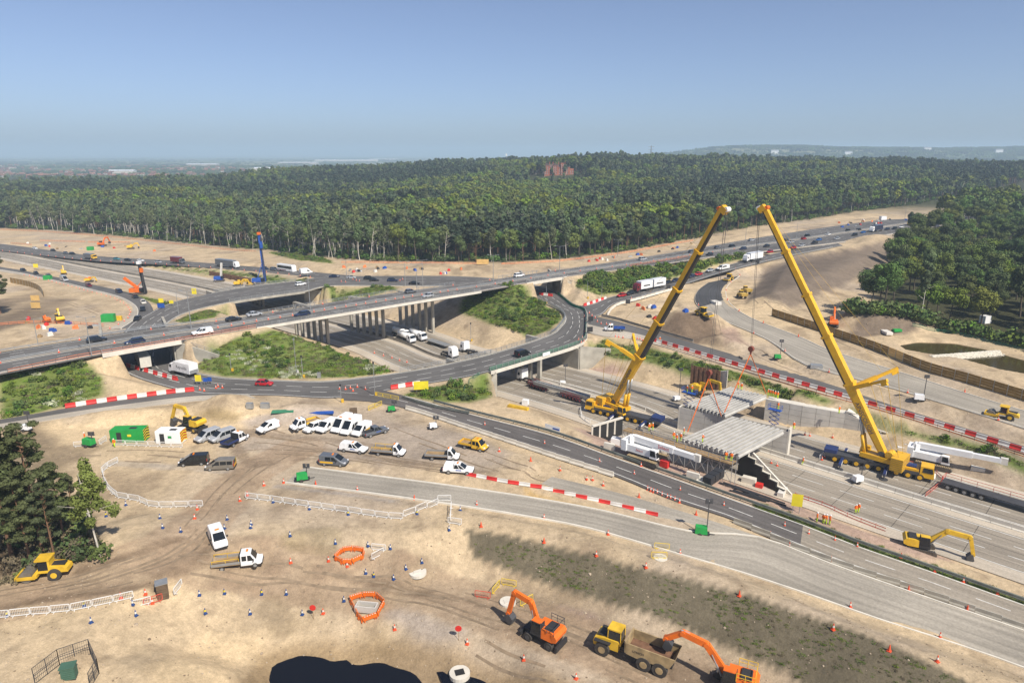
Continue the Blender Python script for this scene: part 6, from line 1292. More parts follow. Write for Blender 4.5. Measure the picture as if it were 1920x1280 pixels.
# articulated dump truck
def dump_truck(label, rear, front):
    a, b = gnd(*rear), gnd(*front); c = (a+b)/2; h = head(a, b); foot = Vector((c.x, c.y, float(ground_z(c.x, c.y)))); rg = Rig('dump_truck', foot, label, 'dump truck'); f = frame(foot, h); P = rg.part
    g = MB(); pr = [(2.0,1.0),(5.1,1.0),(5.2,1.5),(5.0,2.05),(3.6,2.35),(2.0,2.35)]; g.loft([[f(x, y, z) for x, z in pr] for y in (-1.1, 1.1)]); P('bonnet', g, M['yellow2']); g = MB(); lbox(f, g, (3.7, 0, 2.34), (2.0, 1.5, .12)); P('bonnet_top', g, M['trim'])
    g = MB(); lbox(f, g, (2.6, .15, 2.75), (1.7, 1.6, 1.7), (.86, .9)); P('cab', g, M['glass']); g = MB(); lbox(f, g, (2.6, .15, 3.66), (1.7, 1.6, .16)); lbox(f, g, (2.6, .15, 2.0), (1.75, 1.65, .35)); [g.bar(f(x, y, 2.0), f(x*.98+.05, y*.95, 3.6), .1) for x in (1.78, 3.4) for y in (-.62, .92)]; P('cab_roof', g, M['yellow2'])
    g = MB(); lbox(f, g, (-1.5, 0, 1.05), (5.8, 1.0, .5)); lbox(f, g, (1.6, 0, 1.1), (1.4, .8, .6)); P('chassis', g, M['trim'])
    bk = [(-4.9,2.9),(-4.3,1.7),(-1.0,1.45),(.9,1.7),(1.1,2.7),(.95,3.0)]; g = MB()
    for s in (-1, 1): g.loft([[f(x, s*y, z) for x, z in bk] for y in (1.32, 1.45)])
    g.loft([[f(x, y, z) for x, z in ((-4.9,2.75),(-4.3,1.55),(-1,1.3),(.9,1.55),(.9,1.7),(-1,1.45),(-4.3,1.7),(-4.9,2.9))] for y in (-1.45, 1.45)]); lbox(f, g, (1.0, 0, 2.4), (.15, 2.9, 1.5)); P('tipper_body', g, M['dusty']); P('body_floor', MB().quad(f(-4.2,-1.3,1.75), f(.9,-1.3,1.8), f(.9,1.3,1.8), f(-4.2,1.3,1.75)), M['rust'])
    for x in (3.9, -1.3, -3.2):
        for s in (-1, 1): t = P('wheel', MB().cyl(f(x, s*.95, .9), f(x, s*1.55, .9), .9, n=18), M['tyre']); P('rim', MB().cyl(f(x, s*1.5, .9), f(x, s*1.6, .9), .45, n=12), M['dusty'], False, t)
    g = MB(); 
    for s in (-1, 1): lbox(f, g, (3.9, s*1.25, 1.95), (2.0, .7, .12))
    P('mudguard', g, M['trim']); me = text_mesh('LYNCH', .42, M['trim']); X = f(1,0,0)-f(0,0,0); X = X if X.x > 0 else -X; Zn = f(0,1,0)-f(0,0,0); Zn = Zn if Zn.y < 0 else -Zn; Y = Zn.cross(X); mt = Matrix((X, Y, Zn)).transposed().to_4x4(); mt.translation = f(-.6,0,2.2)+Zn*1.47; me.transform(mt); P('lettering', me, None)
M['dusty'] = mat('dusty_tipper', (.34,.25,.13), .85, var=.35, scale=1.2)
dump_truck('yellow articulated dump truck with dusty tipper body at the bottom of the picture', (1262,1262), (1128,1212))
def roller(label, rear, front, padfoot=False):
    a, b = gnd(*rear), gnd(*front); c = (a+b)/2; h = head(a, b); foot = Vector((c.x, c.y, float(ground_z(c.x, c.y)))); rg = Rig('road_roller', foot, label, 'roller'); f = frame(foot, h); P = rg.part
    P('drum', MB().cyl(f(1.9,-1.05,.78), f(1.9,1.05,.78), .78, n=20), M['drum'], False); g = MB()
    for s in (-1, 1): lbox(f, g, (1.85, s*1.18, .72), (2.3, .14, .42))
    lbox(f, g, (3.0, 0, .75), (.2, 2.5, .4)); lbox(f, g, (.75, 0, .85), (.5, 2.4, .45)); P('drum_frame', g, M['yellow2'])
    g = MB(); lbox(f, g, (-.25, 0, 2.05), (1.4, 1.5, 1.5), (.9, .92)); P('cab', g, M['glass']); g = MB(); lbox(f, g, (-.25, 0, 2.88), (1.75, 1.8, .2)); lbox(f, g, (-.9, 0, 2.1), (.25, 1.55, 1.6)); lbox(f, g, (-.1, 0, 1.2), (1.6, 1.6, .35)); P('cab_roof', g, M['yellow2'])
    g = MB(); pr = [(-.9,1.0),(-.9,1.95),(-2.2,1.85),(-3.0,1.5),(-3.1,1.0)]; g.loft([[f(x, y, z) for x, z in pr] for y in (-.85, .85)]); P('bonnet', g, M['yellow2']); g = MB(); lbox(f, g, (-1.9, 0, 1.95), (1.6, 1.0, .1)); P('bonnet_grille', g, M['trim'])
    for s in (-1, 1): t = P('wheel', MB().cyl(f(-1.5, s*.7, .8), f(-1.5, s*1.2, .8), .8, n=18), M['tyre']); P('rim', MB().cyl(f(-1.5, s*1.18, .8), f(-1.5, s*1.24, .8), .4, n=12), M['yellow2'], False, t)
M['drum'] = mat('drum_steel', (.22,.20,.17), .5, .4, var=.3)
roller('yellow single-drum roller on the haul road below the pines', (128,1076), (45,1086)); roller('yellow soil compactor on the new road at the right edge', (1905,790), (1850,778))
roller('yellow roller at the end of the fresh tarmac, right of the long white minibus', (1372,524), (1360,528)); roller('yellow and dark roller beside the brown heap on the right works', (1312,590), (1326,600))
for lab, a, b in (('dusty yellow dumper below the graded embankment', (1384,556), (1396,562)), ('dusty yellow dumper behind another below the embankment', (1392,548), (1404,553))): 
    p = (gnd(*a)+gnd(*b))/2; rg = Rig('site_dumper', p, lab, 'dumper', 'dumpers below the embankment'); f = frame(p, head(gnd(*a), gnd(*b))); g = MB(); lbox(f, g, (1.4,0,1.7), (2.4,2.3,1.0), (1.15,1.1)); rg.part('skip', g, M['yellow_dull']); g = MB(); lbox(f, g, (-1.2,0,1.2), (2.2,1.6,.9)); rg.part('engine_cover', g, M['yellow2']); g = MB(); lbox(f, g, (-.5,0,2.2), (1.2,1.3,1.3), (.9,.9)); rg.part('cab', g, M['glass']); g = MB(); lbox(f, g, (-.5,0,2.9), (1.3,1.4,.12)); rg.part('cab_roof', g, M['yellow2'])
    for x in (-1.3, 1.3):
        for s in (-1, 1): rg.part('wheel', MB().cyl(f(x,s*.7,.65), f(x,s*1.15,.65), .65, n=12), M['tyre'])
# crawler cranes
def crawler(label, foot, h, boom_l, tilt, letter):
    rg = Rig('crawler_crane', foot, label, 'crane', 'white crawler cranes'); f = frame(foot, h); P = rg.part
    for s in (-1, 1):
        pr = [(-3.4,.5),(-3.0,.08),(3.0,.08),(3.4,.5),(3.0,1.0),(-3.0,1.0)]; t = P('track', MB().loft([[f(x, s*y, z) for x, z in pr] for y in (1.75, 2.55)]), M['track']); k = MB()
        for i in range(20): x = -2.9+5.8*i/19; k.bar(f(x, s*1.73, 1.03), f(x, s*2.57, 1.03), .16, .06)
        P('track_shoe', k, M['dusty'], False, t)
    g = MB(); lbox(f, g, (0,0,.8), (2.6,3.6,.6)); P('undercarriage', g, M['trim']); g = MB(); lbox(f, g, (-1.2,0,2.0), (5.4,2.9,1.3), (.97,.96)); P('house', g, M['white']); g = MB(); lbox(f, g, (-4.3,0,2.35), (1.1,3.4,2.1)); P('counterweight', g, M['white'])
    g = MB(); lbox(f, g, (2.0,-1.2,2.2), (1.5,1.0,1.7), (.8,.9), (-.15,0)); P('cab', g, M['white']); g = MB(); g.quad(f(2.77,-1.65,1.6), f(2.77,-.75,1.6), f(2.45,-.78,2.95), f(2.45,-1.6,2.95)); g.quad(f(1.35,-1.72,1.8), f(2.6,-1.72,1.8), f(2.3,-1.67,2.9), f(1.35,-1.67,2.9)); P('cab_window', g, M['glass'])
    a = f(-3.2,.2,3.6); e = f(-3.2+boom_l*math.cos(tilt), .2, 3.6+boom_l*math.sin(tilt)); d = e-a; P('boom', MB().bar(a, a+d*.62, 1.0, 1.15), M['white']); P('boom_section', MB().bar(a+d*.60, a+d*.93, .8, .9), M['white']); P('boom_head', MB().bar(a+d*.92, e, .7, 1.3), M['white_pl']); P('winch', MB().cyl(f(-3.6,-.8,3.5), f(-3.6,.8,3.5), .55, n=12), M['white'])
    P('boom_mount', MB().bar(f(-3.2,-.6,2.6), f(-3.2,-.6,3.9), .4, .8).bar(f(-3.2,.9,2.6), f(-3.2,.9,3.9), .4, .8), M['white']); P('luffing_cylinder', MB().cyl(f(.6,.2,2.5), a+d*.35-Vector((0,0,.5)), .2, n=8), M['steel'])
    Zn = f(0,1,0)-f(0,0,0); Zn = Zn if Zn.y < 0 else -Zn; X = d.normalized(); X = X if X.x > 0 else -X; Y = Zn.cross(X)
    if letter:
        for tx, sz, c in ((letter, .95, a+d*.48+Zn*.52), (letter, .62, f(-1.0,0,2.1)+Zn*1.47)):
            me = text_mesh(tx, sz, M['red']); mt = Matrix((X, Y, Zn)).transposed().to_4x4(); mt.translation = c; me.transform(mt); P('lettering', me, None)
p = gnd(1214,862); crawler('white crawler crane with red lettering, boom laid low beside the scaffold platform', p, head(gnd(1180,840), gnd(1275,870)), 13.5, -.02, 'Select')
p = at(1750,872,-7); crawler('white crawler crane parked by the sheet piles behind the right mobile crane', p, head(at(1725,864,-7), at(1830,888,-7)), 15.0, .03, None)
# piling rigs
def rig_mast(name, label, foot, hgt, mcol, bcol, lean=(0, 0), h=0.0):
    rg = Rig(name, foot, label, 'piling rig'); f = frame(foot, h); P = rg.part
    for s in (-1, 1): P('track', MB().loft([[f(x, s*y, z) for x, z in ((-2.4,.3),(-2,.05),(2,.05),(2.4,.3),(2,.9),(-2,.9))] for y in (1.1,1.8)]), M['track'])
    g = MB(); lbox(f, g, (-1.2,0,1.9), (4.6,2.6,1.6)); P('house', g, M[bcol]); g = MB(); lbox(f, g, (1.2,-.9,2.1), (1.3,1.0,1.6)); P('cab', g, M['glass'])
    a = f(2.4,0,.4); e = a+Vector((lean[0],lean[1],hgt)); P('mast', MB().bar(a, e, .95, .95), M[mcol]); P('mast_ladder', MB().bar(a+Vector((.7,0,.4)), e+Vector((.7,0,-hgt*.3)), .25), M['dark_steel']); P('mast_head', MB().bar(e-Vector((0,0,.2)), e+Vector((0,0,.9)), 1.7, 1.3), M['orange' if mcol == 'blue' else 'white']); P('drive_head', MB().bar(a+Vector((0,-.8,hgt*.72)), a+Vector((0,-.8,hgt*.86)), 1.1, 1.0), M[bcol]); P('kelly_bar', MB().cyl(a+Vector((.1,-.9,.3)), a+Vector((.1,-.9,hgt*.95)), .16, n=8), M['dark_steel'])
    P('stay', MB().bar(f(-1,.6,2.6), a.lerp(e,.45), .22).bar(f(-1,-.6,2.6), a.lerp(e,.45), .22), M[bcol]); return rg
p = gnd(488,532); rig_mast('piling_rig', 'tall blue piling rig mast standing against the wood', p, zfor(p.x, p.y, 441)-p.z, 'blue', 'blue', (-.9,0), 0.2)
p = gnd(262,552); rg = rig_mast('piling_rig', 'piling rig with black mast and orange boom on the motorway', p, zfor(p.x, p.y, 496)-p.z, 'black', 'orange', (-1.0,0), .1)
rg.part('rear_boom', MB().bar(Vector(p)+Vector((1,0,1.5)), Vector((p.x-5.5,p.y,zfor(p.x-5.5,p.y,521))), .9, 1.0), M['orange'])
p = gnd(413,528); rg = Rig('crawler_crane', p, 'small blue crawler crane with pale raised boom left of the blue piling rig', 'crane'); f = frame(p, .2)
for s in (-1, 1): rg.part('track', MB().loft([[f(x, s*y, z) for x, z in ((-2.2,.3),(-1.9,.05),(1.9,.05),(2.2,.3),(1.9,.9),(-1.9,.9))] for y in (1.0,1.6)]), M['track'])
g = MB(); lbox(f, g, (-.6,0,1.9), (4.2,2.5,1.5)); rg.part('house', g, M['blue']); g = MB(); lbox(f, g, (1.2,-.8,2.2), (1.2,.9,1.5)); rg.part('cab', g, M['glass']); rg.part('boom', MB().bar(f(.6,0,2.4), Vector((p.x+1.6,p.y,zfor(p.x+1.6,p.y,493))), .8, .8), M['white_pl'])
# ------------------------------------------------------------------ site furniture
@memo
def cone(a='red', b='white_pl', h=.86):
    m = MB(); m.cur = 0; m.box((0,0,.035), (.5*h/.95,.5*h/.95,.07)); m.cyl((0,0,.07),(0,0,h*.42),.19,.125,8,False); m.cyl((0,0,h*.72),(0,0,h),.085,.04,8); m.cur = 1; m.cyl((0,0,h*.42),(0,0,h*.72),.128,.085,8,False); return m.mesh('cone', [M[a], M[b]])
M['cone_red'] = mat('cone_red', (.72,.09,.03), .6, var=.15); M['cone_blue'] = mat('cone_blue', (.02,.06,.20), .6); M['cone_yellow'] = mat('cone_yellow', (.7,.55,.02), .6); M['barrier_red'] = mat('barrier_red', (.60,.035,.03), .55, var=.3, scale=.5); M['barrier_white'] = mat('barrier_white', (.68,.65,.60), .6, var=.22, scale=.5)
KC = {'r': (('cone_red','white_pl'), 'red and white'), 'o': (('cone_red','cone_red'), 'plain orange'), 'b': (('cone_blue','white_pl'), 'blue and white'), 'y': (('cone_blue','cone_yellow'), 'blue and yellow')}
NCONE = 0
def cones_px(px, k, where, zf=None):
    global NCONE
    for x, y in px:
        p = gnd(x, y) if zf is None else at(x, y, zf); place(cone(*KC[k][0]), 'traffic_cone', (p.x, p.y, p.z+(.0 if zf is None else .02)), random.uniform(0, 6), '%s traffic cone %s' % (KC[k][1], where), 'traffic cone', 'cones ' + where); NCONE += 1
def cones_path(pts, step, k, where, start=0.0, jit=.2):
    global NCONE
    for q, h in walk(pts, step, start):
        if not in_view(q.x, q.y, 1.0): continue
        place(cone(*KC[k][0]), 'traffic_cone', (q.x+random.uniform(-jit,jit), q.y+random.uniform(-jit,jit), q.z), random.uniform(0, 6), '%s traffic cone %s' % (KC[k][1], where), 'traffic cone', 'cones ' + where); NCONE += 1
def pxr(st, x0, x1, near=True): return span(st, x0, x1, near)
cones_path(along(pxr(A3,395,900), .545, .02), 3.6, 'r', 'in the close row along the centre of the viaduct')
cones_path(along(pxr(A3,0,395), .545, .02), 12, 'r', 'beside the trunk road central barrier on the left'); cones_path(along(pxr(A3,905,1400), .545, .02), 9, 'r', 'along the trunk road centre right of the viaduct')
cones_path(along(pxr(A3,0,1100), .045, .02), 17, 'r', 'along the far edge of the trunk road')
cones_px([(909,797),(1021,832),(1124,866),(1202,874),(1189,889),(1275,919),(1357,948),(1471,986),(1516,1001),(1565,1013),(1607,1025),(1689,1045),(1752,1071),(1806,1091),(1870,1113),(1480,1025),(1444,1004),(1558,1051)], 'r', 'standing on the near slip road')
cones_px([(1214,918),(1220,921),(1225,923),(1232,925),(1241,929),(1251,933),(1257,935),(1265,938),(1274,942)], 'r', 'in the short row behind the yellow crash cushion')
cones_px([(670,919),(894,947),(1020,972),(1140,1002),(1275,1038),(1594,1138),(1762,1195)], 'r', 'along the kerb of the new grey road')
cones_px([(592,909),(777,936),(902,987),(1020,1017),(1386,1117),(1667,1220),(995,864),(1198,932),(1703,1107),(1813,1144),(1305,965)], 'o', 'by the new grey road')
cones_px([(936,846),(1050,882),(1100,899),(1111,900),(1131,910)], 'r', 'on the gravel between the slip road and the barriers'); cones_px([(1118,1042),(1211,1064),(1562,1180),(1757,1240)], 'r', 'along the top of the planted bank')
cones_px([(14,1155),(158,1136),(421,1113),(385,1150),(491,1114),(653,965),(782,964),(701,1081),(199,968)], 'y', 'dotted over the bare ground')
cones_px([(171,1167),(249,1134),(255,1154),(374,1116),(469,1151),(537,1114),(645,1127),(567,1152),(236,947),(300,972),(305,990),(339,997),(426,974),(421,991),(471,984),(512,942),(580,955),(863,957),(842,994),(629,1019),(690,1024),(732,1029),(791,1055),(761,1067),(686,1075),(738,1086),(470,990),(544,1005)], 'b', 'dotted over the bare ground')
cones_px([(532,905),(495,910),(464,929),(450,939),(545,1055),(616,1052),(651,1062),(740,1180),(876,1207),(982,1237),(1080,1272),(227,1121),(273,1114),(286,1131),(370,955),(365,972),(606,1150)], 'r', 'beside the haul tracks on the bare ground')
cones_px([(637,729),(648,730),(657,728),(670,726),(662,733),(685,730),(405,728),(409,725),(417,727),(375,731),(383,733)], 'r', 'on the near side of the roundabout', 0.0)
cones_px([(1097,585),(1096,594),(1098,602),(1097,622),(1092,634),(1085,637),(1090,642),(1095,640),(1120,603),(1127,607),(1137,608),(1110,592),(1116,596),(1105,587)], 'r', 'at the roundabout junction on the right', 0.0)
cones_px([(1190,633),(1195,635),(1200,636),(1205,638),(1154,631),(1160,632),(1168,633)], 'r', 'leading to the red and white barrier line', -.1)
cones_px([(702,662),(719,667),(735,671),(749,676),(763,679),(1446,868),(1457,873),(1509,815),(1518,817),(1561,820),(1541,862),(1546,858)], 'r', 'on the closed motorway', -7.0)
cones_path(along(pxr(R9B,40,300), .95, .03), 5.5, 'r', 'along the bend slip road'); cones_path(along(pxr(R9A,0,600), 1.0, .03), 8.5, 'r', 'along the far slip road'); cones_path(along(R6, .0, .06), 17, 'o', 'on the far kerb of the curved new road'); cones_path(along(R6[14:], .98, .06), 19, 'r', 'on the near side of the curved new road')
cones_px([(750,526),(755,524),(662,524),(668,526),(674,527),(640,528),(648,529)], 'r', 'on the far roundabout', 0.0); cones_path(along(pxr(R7,1180,1480), 1.02, .03), 12, 'r', 'beside the queue on the slip road')
@memo
def block(col):
    m = MB(); m.loft([[(x, y, z) for y, z in ((-.28,0),(.28,0),(.28,.25),(.13,.45),(.11,1.0),(-.11,1.0),(-.13,.45),(-.28,.25))] for x in (-.97, -.9, .9, .97)]); m.box((-.5,0,.12),(.3,.6,.1)); m.box((.5,0,.12),(.3,.6,.1)); return m.mesh('barrier_block', M[col])
def block_row(pts, where, start=0, step=2.0, zs=1.0):
    for i, (q, h) in enumerate(walk(pts, step)):
        c = ('barrier_red', 'red') if (i+start) % 2 == 0 else ('barrier_white', 'white'); place(block(c[0]), 'barrier_block', (q.x, q.y, q.z-.02), h+random.uniform(-.03,.03), '%s plastic barrier block %s' % (c[1], where), 'barrier', '%s blocks %s' % (c[1], where), scale=(1, .8 if zs < 1 else 1, zs))
def gline(px, dz=0.0, step=2.0):
    g = [gnd(*p) for p in px]; P = crom([(q.x, q.y) for q in g], step); return [Vector((p[0], p[1], float(ground_z(p[0], p[1]))+dz)) for p in P]
block_row([p for p in along(R5, .80, .02) if proj(p)[0] > 1222], 'in the long row beside the diverted road'); block_row(gline([(884,892),(960,906),(1060,926),(1140,944),(1240,969)]), 'in the row above the new grey road', 0, 1.95, .58)
block_row(along(span(LSLIP,125,366,False), -.04, .05), 'along the link road below the left underpass'); block_row([at(242,688,0),at(285,700,0),at(332,713,0)], 'inside the left underpass mouth'); block_row([at(1097,573,0),at(1137,560,.1)], 'at the far corner of the roundabout'); block_row([at(1015,553,0),at(1040,556,0)], 'in the mouth of the far underpass')
block_row([at(740,728,.0),at(790,720,.0)], 'beside the green triangle', 0, 1.8)
@memo
def fencep(col, w=2.2, h=1.05, n=11):
    m = MB(); r = .035
    for z in (.14, h): m.bar((-w/2+.08,0,z),(w/2-.08,0,z),r*2)
    for s in (-1, 1): m.bar((s*(w/2-.03),0,.2),(s*(w/2-.03),0,h-.06),r*2); m.bar((s*(w/2-.03),0,h-.06),(s*(w/2-.09),0,h),r*2); m.bar((s*(w/2-.35),-.28,.03),(s*(w/2-.35),.28,.03),.06); m.bar((s*(w/2-.35),0,.03),(s*(w/2-.35),0,.15),.06)
    for i in range(n): x = -w/2+w*(i+1)/(n+1); m.bar((x,0,.14),(x,0,h),.025)
    return m.mesh('pedestrian_barrier', M[col])
M['tube_white'] = mat('tube_white', (.74,.73,.70), .4, var=.05); M['tube_yellow'] = mat('tube_yellow', (.72,.52,.06), .5); M['tube_red'] = mat('tube_red', (.6,.1,.06), .5)
CN = {'tube_white': 'white', 'tube_yellow': 'yellow', 'tube_red': 'red'}
def fence(px, col, where, step=2.28):
    pts = gline(px, 0, 1.0)
    for q, h in walk(pts, step, step/2): place(fencep(col), 'pedestrian_barrier', (q.x, q.y, float(ground_z(q.x, q.y))), h+random.uniform(-.05,.05), '%s tubular barrier %s' % (CN[col], where), 'barrier', '%s barriers %s' % (CN[col], where))
fence([(222,866),(196,882),(198,907),(220,931),(257,939),(275,946),(300,951),(373,949)], 'tube_white', 'in the curved line right of the pines'); fence([(460,934),(560,947),(665,962),(732,972),(759,968),(817,947)], 'tube_white', 'in the long line below the new road start'); fence([(820,939),(842,939)], 'tube_white', 'at the corner above the inspection pit'); fence([(846,953),(847,981),(872,981)], 'tube_white', 'in the corner at the left end of the bank')
fence([(696,1029),(720,1032)], 'tube_white', 'right of the orange pit guard'); fence([(719,1032),(694,1058)], 'tube_white', 'in the slanting pair by the orange pit guard'); fence([(-20,1160),(30,1155),(135,1145),(170,1138),(266,1135)], 'tube_white', 'in the line at the lower left'); fence([(268,1134),(299,1128)], 'tube_red', 'beside the timber shed', 2.4); fence([(328,1120),(336,1103)], 'tube_white', 'standing alone right of the timber shed'); fence([(214,834),(347,839)], 'tube_white', 'in front of the two cabins')
fence([(138,838),(160,836)], 'tube_white', 'near the green generator'); fence([(186,834),(200,826)], 'tube_white', 'left of the green cabin'); fence([(1220,1046),(1254,1050)], 'tube_yellow', 'round the manhole by the new road'); fence([(1226,1028),(1257,1032)], 'tube_yellow', 'behind the manhole by the new road'); fence([(703,742),(743,750)], 'tube_yellow', 'at the closed slip road entrance'); fence([(690,770),(714,760)], 'tube_yellow', 'at the edge of the yard'); fence([(890,1118),(916,1122)], 'tube_red', 'left of the ringed manhole')
fence([(923,1115),(940,1098),(968,1100)], 'tube_yellow', 'round the manhole behind the orange excavator'); fence([(975,1138),(1005,1122)], 'tube_yellow', 'in front of the ringed manhole'); fence([(1088,770),(1092,785),(1106,795)], 'tube_white', 'in front of the left crane'); fence([(1536,862),(1546,852)], 'tube_white', 'behind the right crane')
def net(px, label, col='orange_net', h=.95, zf=None):
    pts = gline(px, 0, 2.0) if zf is None else [at(x, y, zf) for x, y in px]; o = pts[0]; rg = Rig('mesh_fence', o, label, 'fence'); g = MB(); k = MB()
    for a, b in zip(pts[:-1], pts[1:]):
        for z in (.3, .85): g.bar(a+Vector((0,0,h*z)), b+Vector((0,0,h*z)), .02, h*(.16 if zf is None else .09))
    for q, hh in walk(pts, 2.4): k.box((q.x, q.y, q.z+h*.55), (.06,.06,h*1.1), hh)
    rg.part('netting', g, M[col]); rg.part('post', k, M['dark_steel'] if col != 'red_net' else M['tube_red'])
M['red_net'] = mat('red_netting', (.55,.13,.09), .8, var=.3, scale=.5)
net([(0,431),(100,436),(200,444),(330,458),(480,472)], 'orange mesh fence along the foot of the birch wood'); net([(640,493),(760,494),(900,495)], 'orange mesh fence in front of the wood beside the hoarding'); net([(940,496),(1060,489),(1200,470),(1300,452)], 'orange mesh fence between the wood and the trunk road'); net([(20,457),(60,460)], 'short orange mesh fence at the far left'); net([(75,452),(160,454)], 'orange mesh fence below the sand heaps'); net([(165,455),(245,455)], 'orange mesh fence left of the far excavators')
net([(1240,648),(1330,676),(1450,713),(1575,750),(1700,785),(1920,858)], 'thin orange fence on the bank below the long barrier row'); net([(0,610),(60,606),(130,608),(195,612)], 'orange fence across the front of the left working area'); net([(1310,950+0),(1420,952),(1560,1000)], 'x', 'red_net') if False else None
net([(1490,932),(1540,948),(1600,975),(1660,998)], 'red mesh fence along the near edge of the motorway', 'red_net'); net([(1735,932),(1768,905)], 'red mesh fence across the motorway ahead of the right crane', 'red_net', 1.0); net([(1690,868),(1740,880),(1768,902)], 'red mesh fence behind the right crane cab', 'red_net'); net([(1180,500),(1230,492),(1290,482)], 'orange fence on the trunk road edge at the green bank', zf=7.0); net([(15,699),(145,671),(300,645),(480,614)], 'orange mesh strip along the near edge of the trunk road', zf=7.0)
net([(1710,612),(1780,625),(1850,642),(1930,662)], 'green mesh fence between the pond and the wood', 'green_net', 1.0); net([(900,704),(880,716),(870,735)], 'green mesh on the triangle beside the bridge', 'green_net')
def guard(px, label, col):
    pts = [gnd(*p) for p in px]; c = sum(pts, Vector())/len(pts); rg = Rig('pit_guard', c, label, 'barrier')
    for a, b in zip(pts, pts[1:]+pts[:1]):
        d = (b-a).normalized(); A = a+d*.05; B = b-d*.05; g = MB(); g.bar(A+Vector((0,0,.62)), B+Vector((0,0,.62)), .07, .72); g.bar(A+Vector((0,0,.1)), A+Vector((0,0,.3)), .5, .06); g.bar(A.lerp(B,.15)+Vector((0,0,.05)), A.lerp(B,.15)+Vector((0,0,.4)), .3, .1); g.bar(A.lerp(B,.85)+Vector((0,0,.05)), A.lerp(B,.85)+Vector((0,0,.4)), .3, .1); o = rg.part('guard_panel', g, M[col]); k = MB()
        for i in range(5): t0 = .08+i*.18; k.bar(A.lerp(B,t0)+Vector((0,0,.9)), A.lerp(B,t0+.09)+Vector((0,0,.9)), .085, .12)
        rg.part('reflective_strip', k, M['white_pl'], False, o)
guard([(628,1050),(642,1036),(662,1033),(683,1037),(681,1048),(660,1058),(642,1058)], 'ring of orange plastic guards round a pit beside white barriers', 'orange'); guard([(656,1128),(680,1120),(705,1120),(721,1134),(708,1158),(680,1168),(672,1160)], 'ring of orange plastic guards round a concrete chamber', 'orange')
# concrete chambers and manholes
def chamber(c, sx, sy, h, rz, label): 
    rg = Rig('concrete_chamber', c, label, 'chamber'); f = frame(c, rz); g = MB(); t = .18
    for q in (((sx-t)/2,0,h/2,t,sy),(-(sx-t)/2,0,h/2,t,sy),(0,(sy-t)/2,h/2,sx-2*t,t),(0,-(sy-t)/2,h/2,sx-2*t,t)): lbox(f, g, q[:3], (q[3], q[4], h))
    rg.part('wall', g, M['concrete_new']); g = MB(); lbox(f, g, (0,0,.12), (sx-2*t,sy-2*t,.2)); rg.part('floor', g, M['concrete_dark'])
chamber(gnd(688,1143), 2.9, 1.3, .9, -.15, 'open rectangular concrete chamber inside the orange guards')
def manhole(px, r, h, label, lid='concrete_dark'):
    p = gnd(*px); rg = Rig('manhole', p, label, 'manhole'); rg.part('ring', MB().cyl(p-Vector((0,0,.3)), p+Vector((0,0,h)), r, n=20), M['concrete_light']); rg.part('cover', MB().box((p.x,p.y,p.z+h+.03), (r*.9,r*.75,.06), .3), M[lid])
manhole((783,1072), 1.25, .12, 'pale round manhole slab below the blue cones', 'concrete_light'); manhole((862,1266), 1.25, .5, 'round concrete manhole with black hatch beside the flooded pit', 'black'); manhole((1238,1046), .95, .15, 'pale manhole inside the yellow barriers', 'concrete_light'); manhole((952,1130), 1.1, .3, 'round manhole behind the orange excavator', 'concrete_light')
def sign_disc(px, label):
    p = gnd(*px); rg = Rig('stop_board', p, label, 'sign', 'red round boards'); rg.part('post', MB().cyl(p, p+Vector((0,0,1.5)), .03, n=6), M['wood']); rg.part('disc', MB().cyl(p+Vector((0,-.03,1.75)), p+Vector((0,.03,1.75)), .42, n=16), M['red'])
sign_disc((588,1160), 'red round board on a post left of the orange guards'); sign_disc((860,1200), 'red round board on a post near the flooded pit')
# cabins
def cabin(label, a, b, wid, h, col, end, door=True):
    A, B = gnd(*a), gnd(*b); d = (B-A); d.z = 0; L = d.length; d.normalize(); n = Vector((-d.y, d.x, 0)); n = n if n.y > 0 else -n; c = (A+B)/2+n*wid/2; z0 = float(ground_z(c.x, c.y)); c.z = z0; rg = Rig('site_cabin', c, label, 'cabin', None); f = frame(c, math.atan2(d.y, d.x)); g = MB(); lbox(f, g, (0,0,h/2+.1), (L,wid,h)); rg.part('shell', g, M[col]); k = MB()
    for i in range(int(L/.28)): x = -L/2+.14+i*.28; lbox(f, k, (x,-wid/2-.02,h/2+.1), (.12,.05,h-.2)); lbox(f, k, (x,0,h+.11), (.12,wid,.05))
    rg.part('corrugation', k, M[col]); e = MB(); m_ = 9
    for i in range(m_):
        z0_, z1_ = .15+(h-.1)*i/m_, .15+(h-.1)*(i+1)/m_; e.cur = i % 2; xx = L/2+.015
        e.quad(f(xx,-wid/2,z0_), f(xx,0,min(z0_+.35,h+.1)), f(xx,0,min(z1_+.35,h+.1)), f(xx,-wid/2,z1_)); e.quad(f(xx,0,min(z0_+.35,h+.1)), f(xx,wid/2,z0_), f(xx,wid/2,z1_), f(xx,0,min(z1_+.35,h+.1)))
    rg.part('chevron_end', e, [M['chev_y'], M[end]]); g = MB(); lbox(f, g, (-L/2+L*.27,-wid/2-.04,1.15), (.9,.06,2.0)); rg.part('door', g, M['trim']); g = MB(); lbox(f, g, (L*.08,-wid/2-.07,1.5), (.7,.03,.45)); rg.part('notice', g, M['chev_y'] if col == 'green' else M['green']); g = MB(); lbox(f, g, (L*.15,-.2,h+.16), (1.3,.8,.06)); rg.part('roof_hatch', g, M['trim'])
cabin('green steel site cabin with chevron end', (208,830), (271,829), 2.4, 2.5, 'green', 'black'); cabin('white steel site cabin with chevron end', (293,832), (340,833), 2.4, 2.5, 'white', 'chev_r')
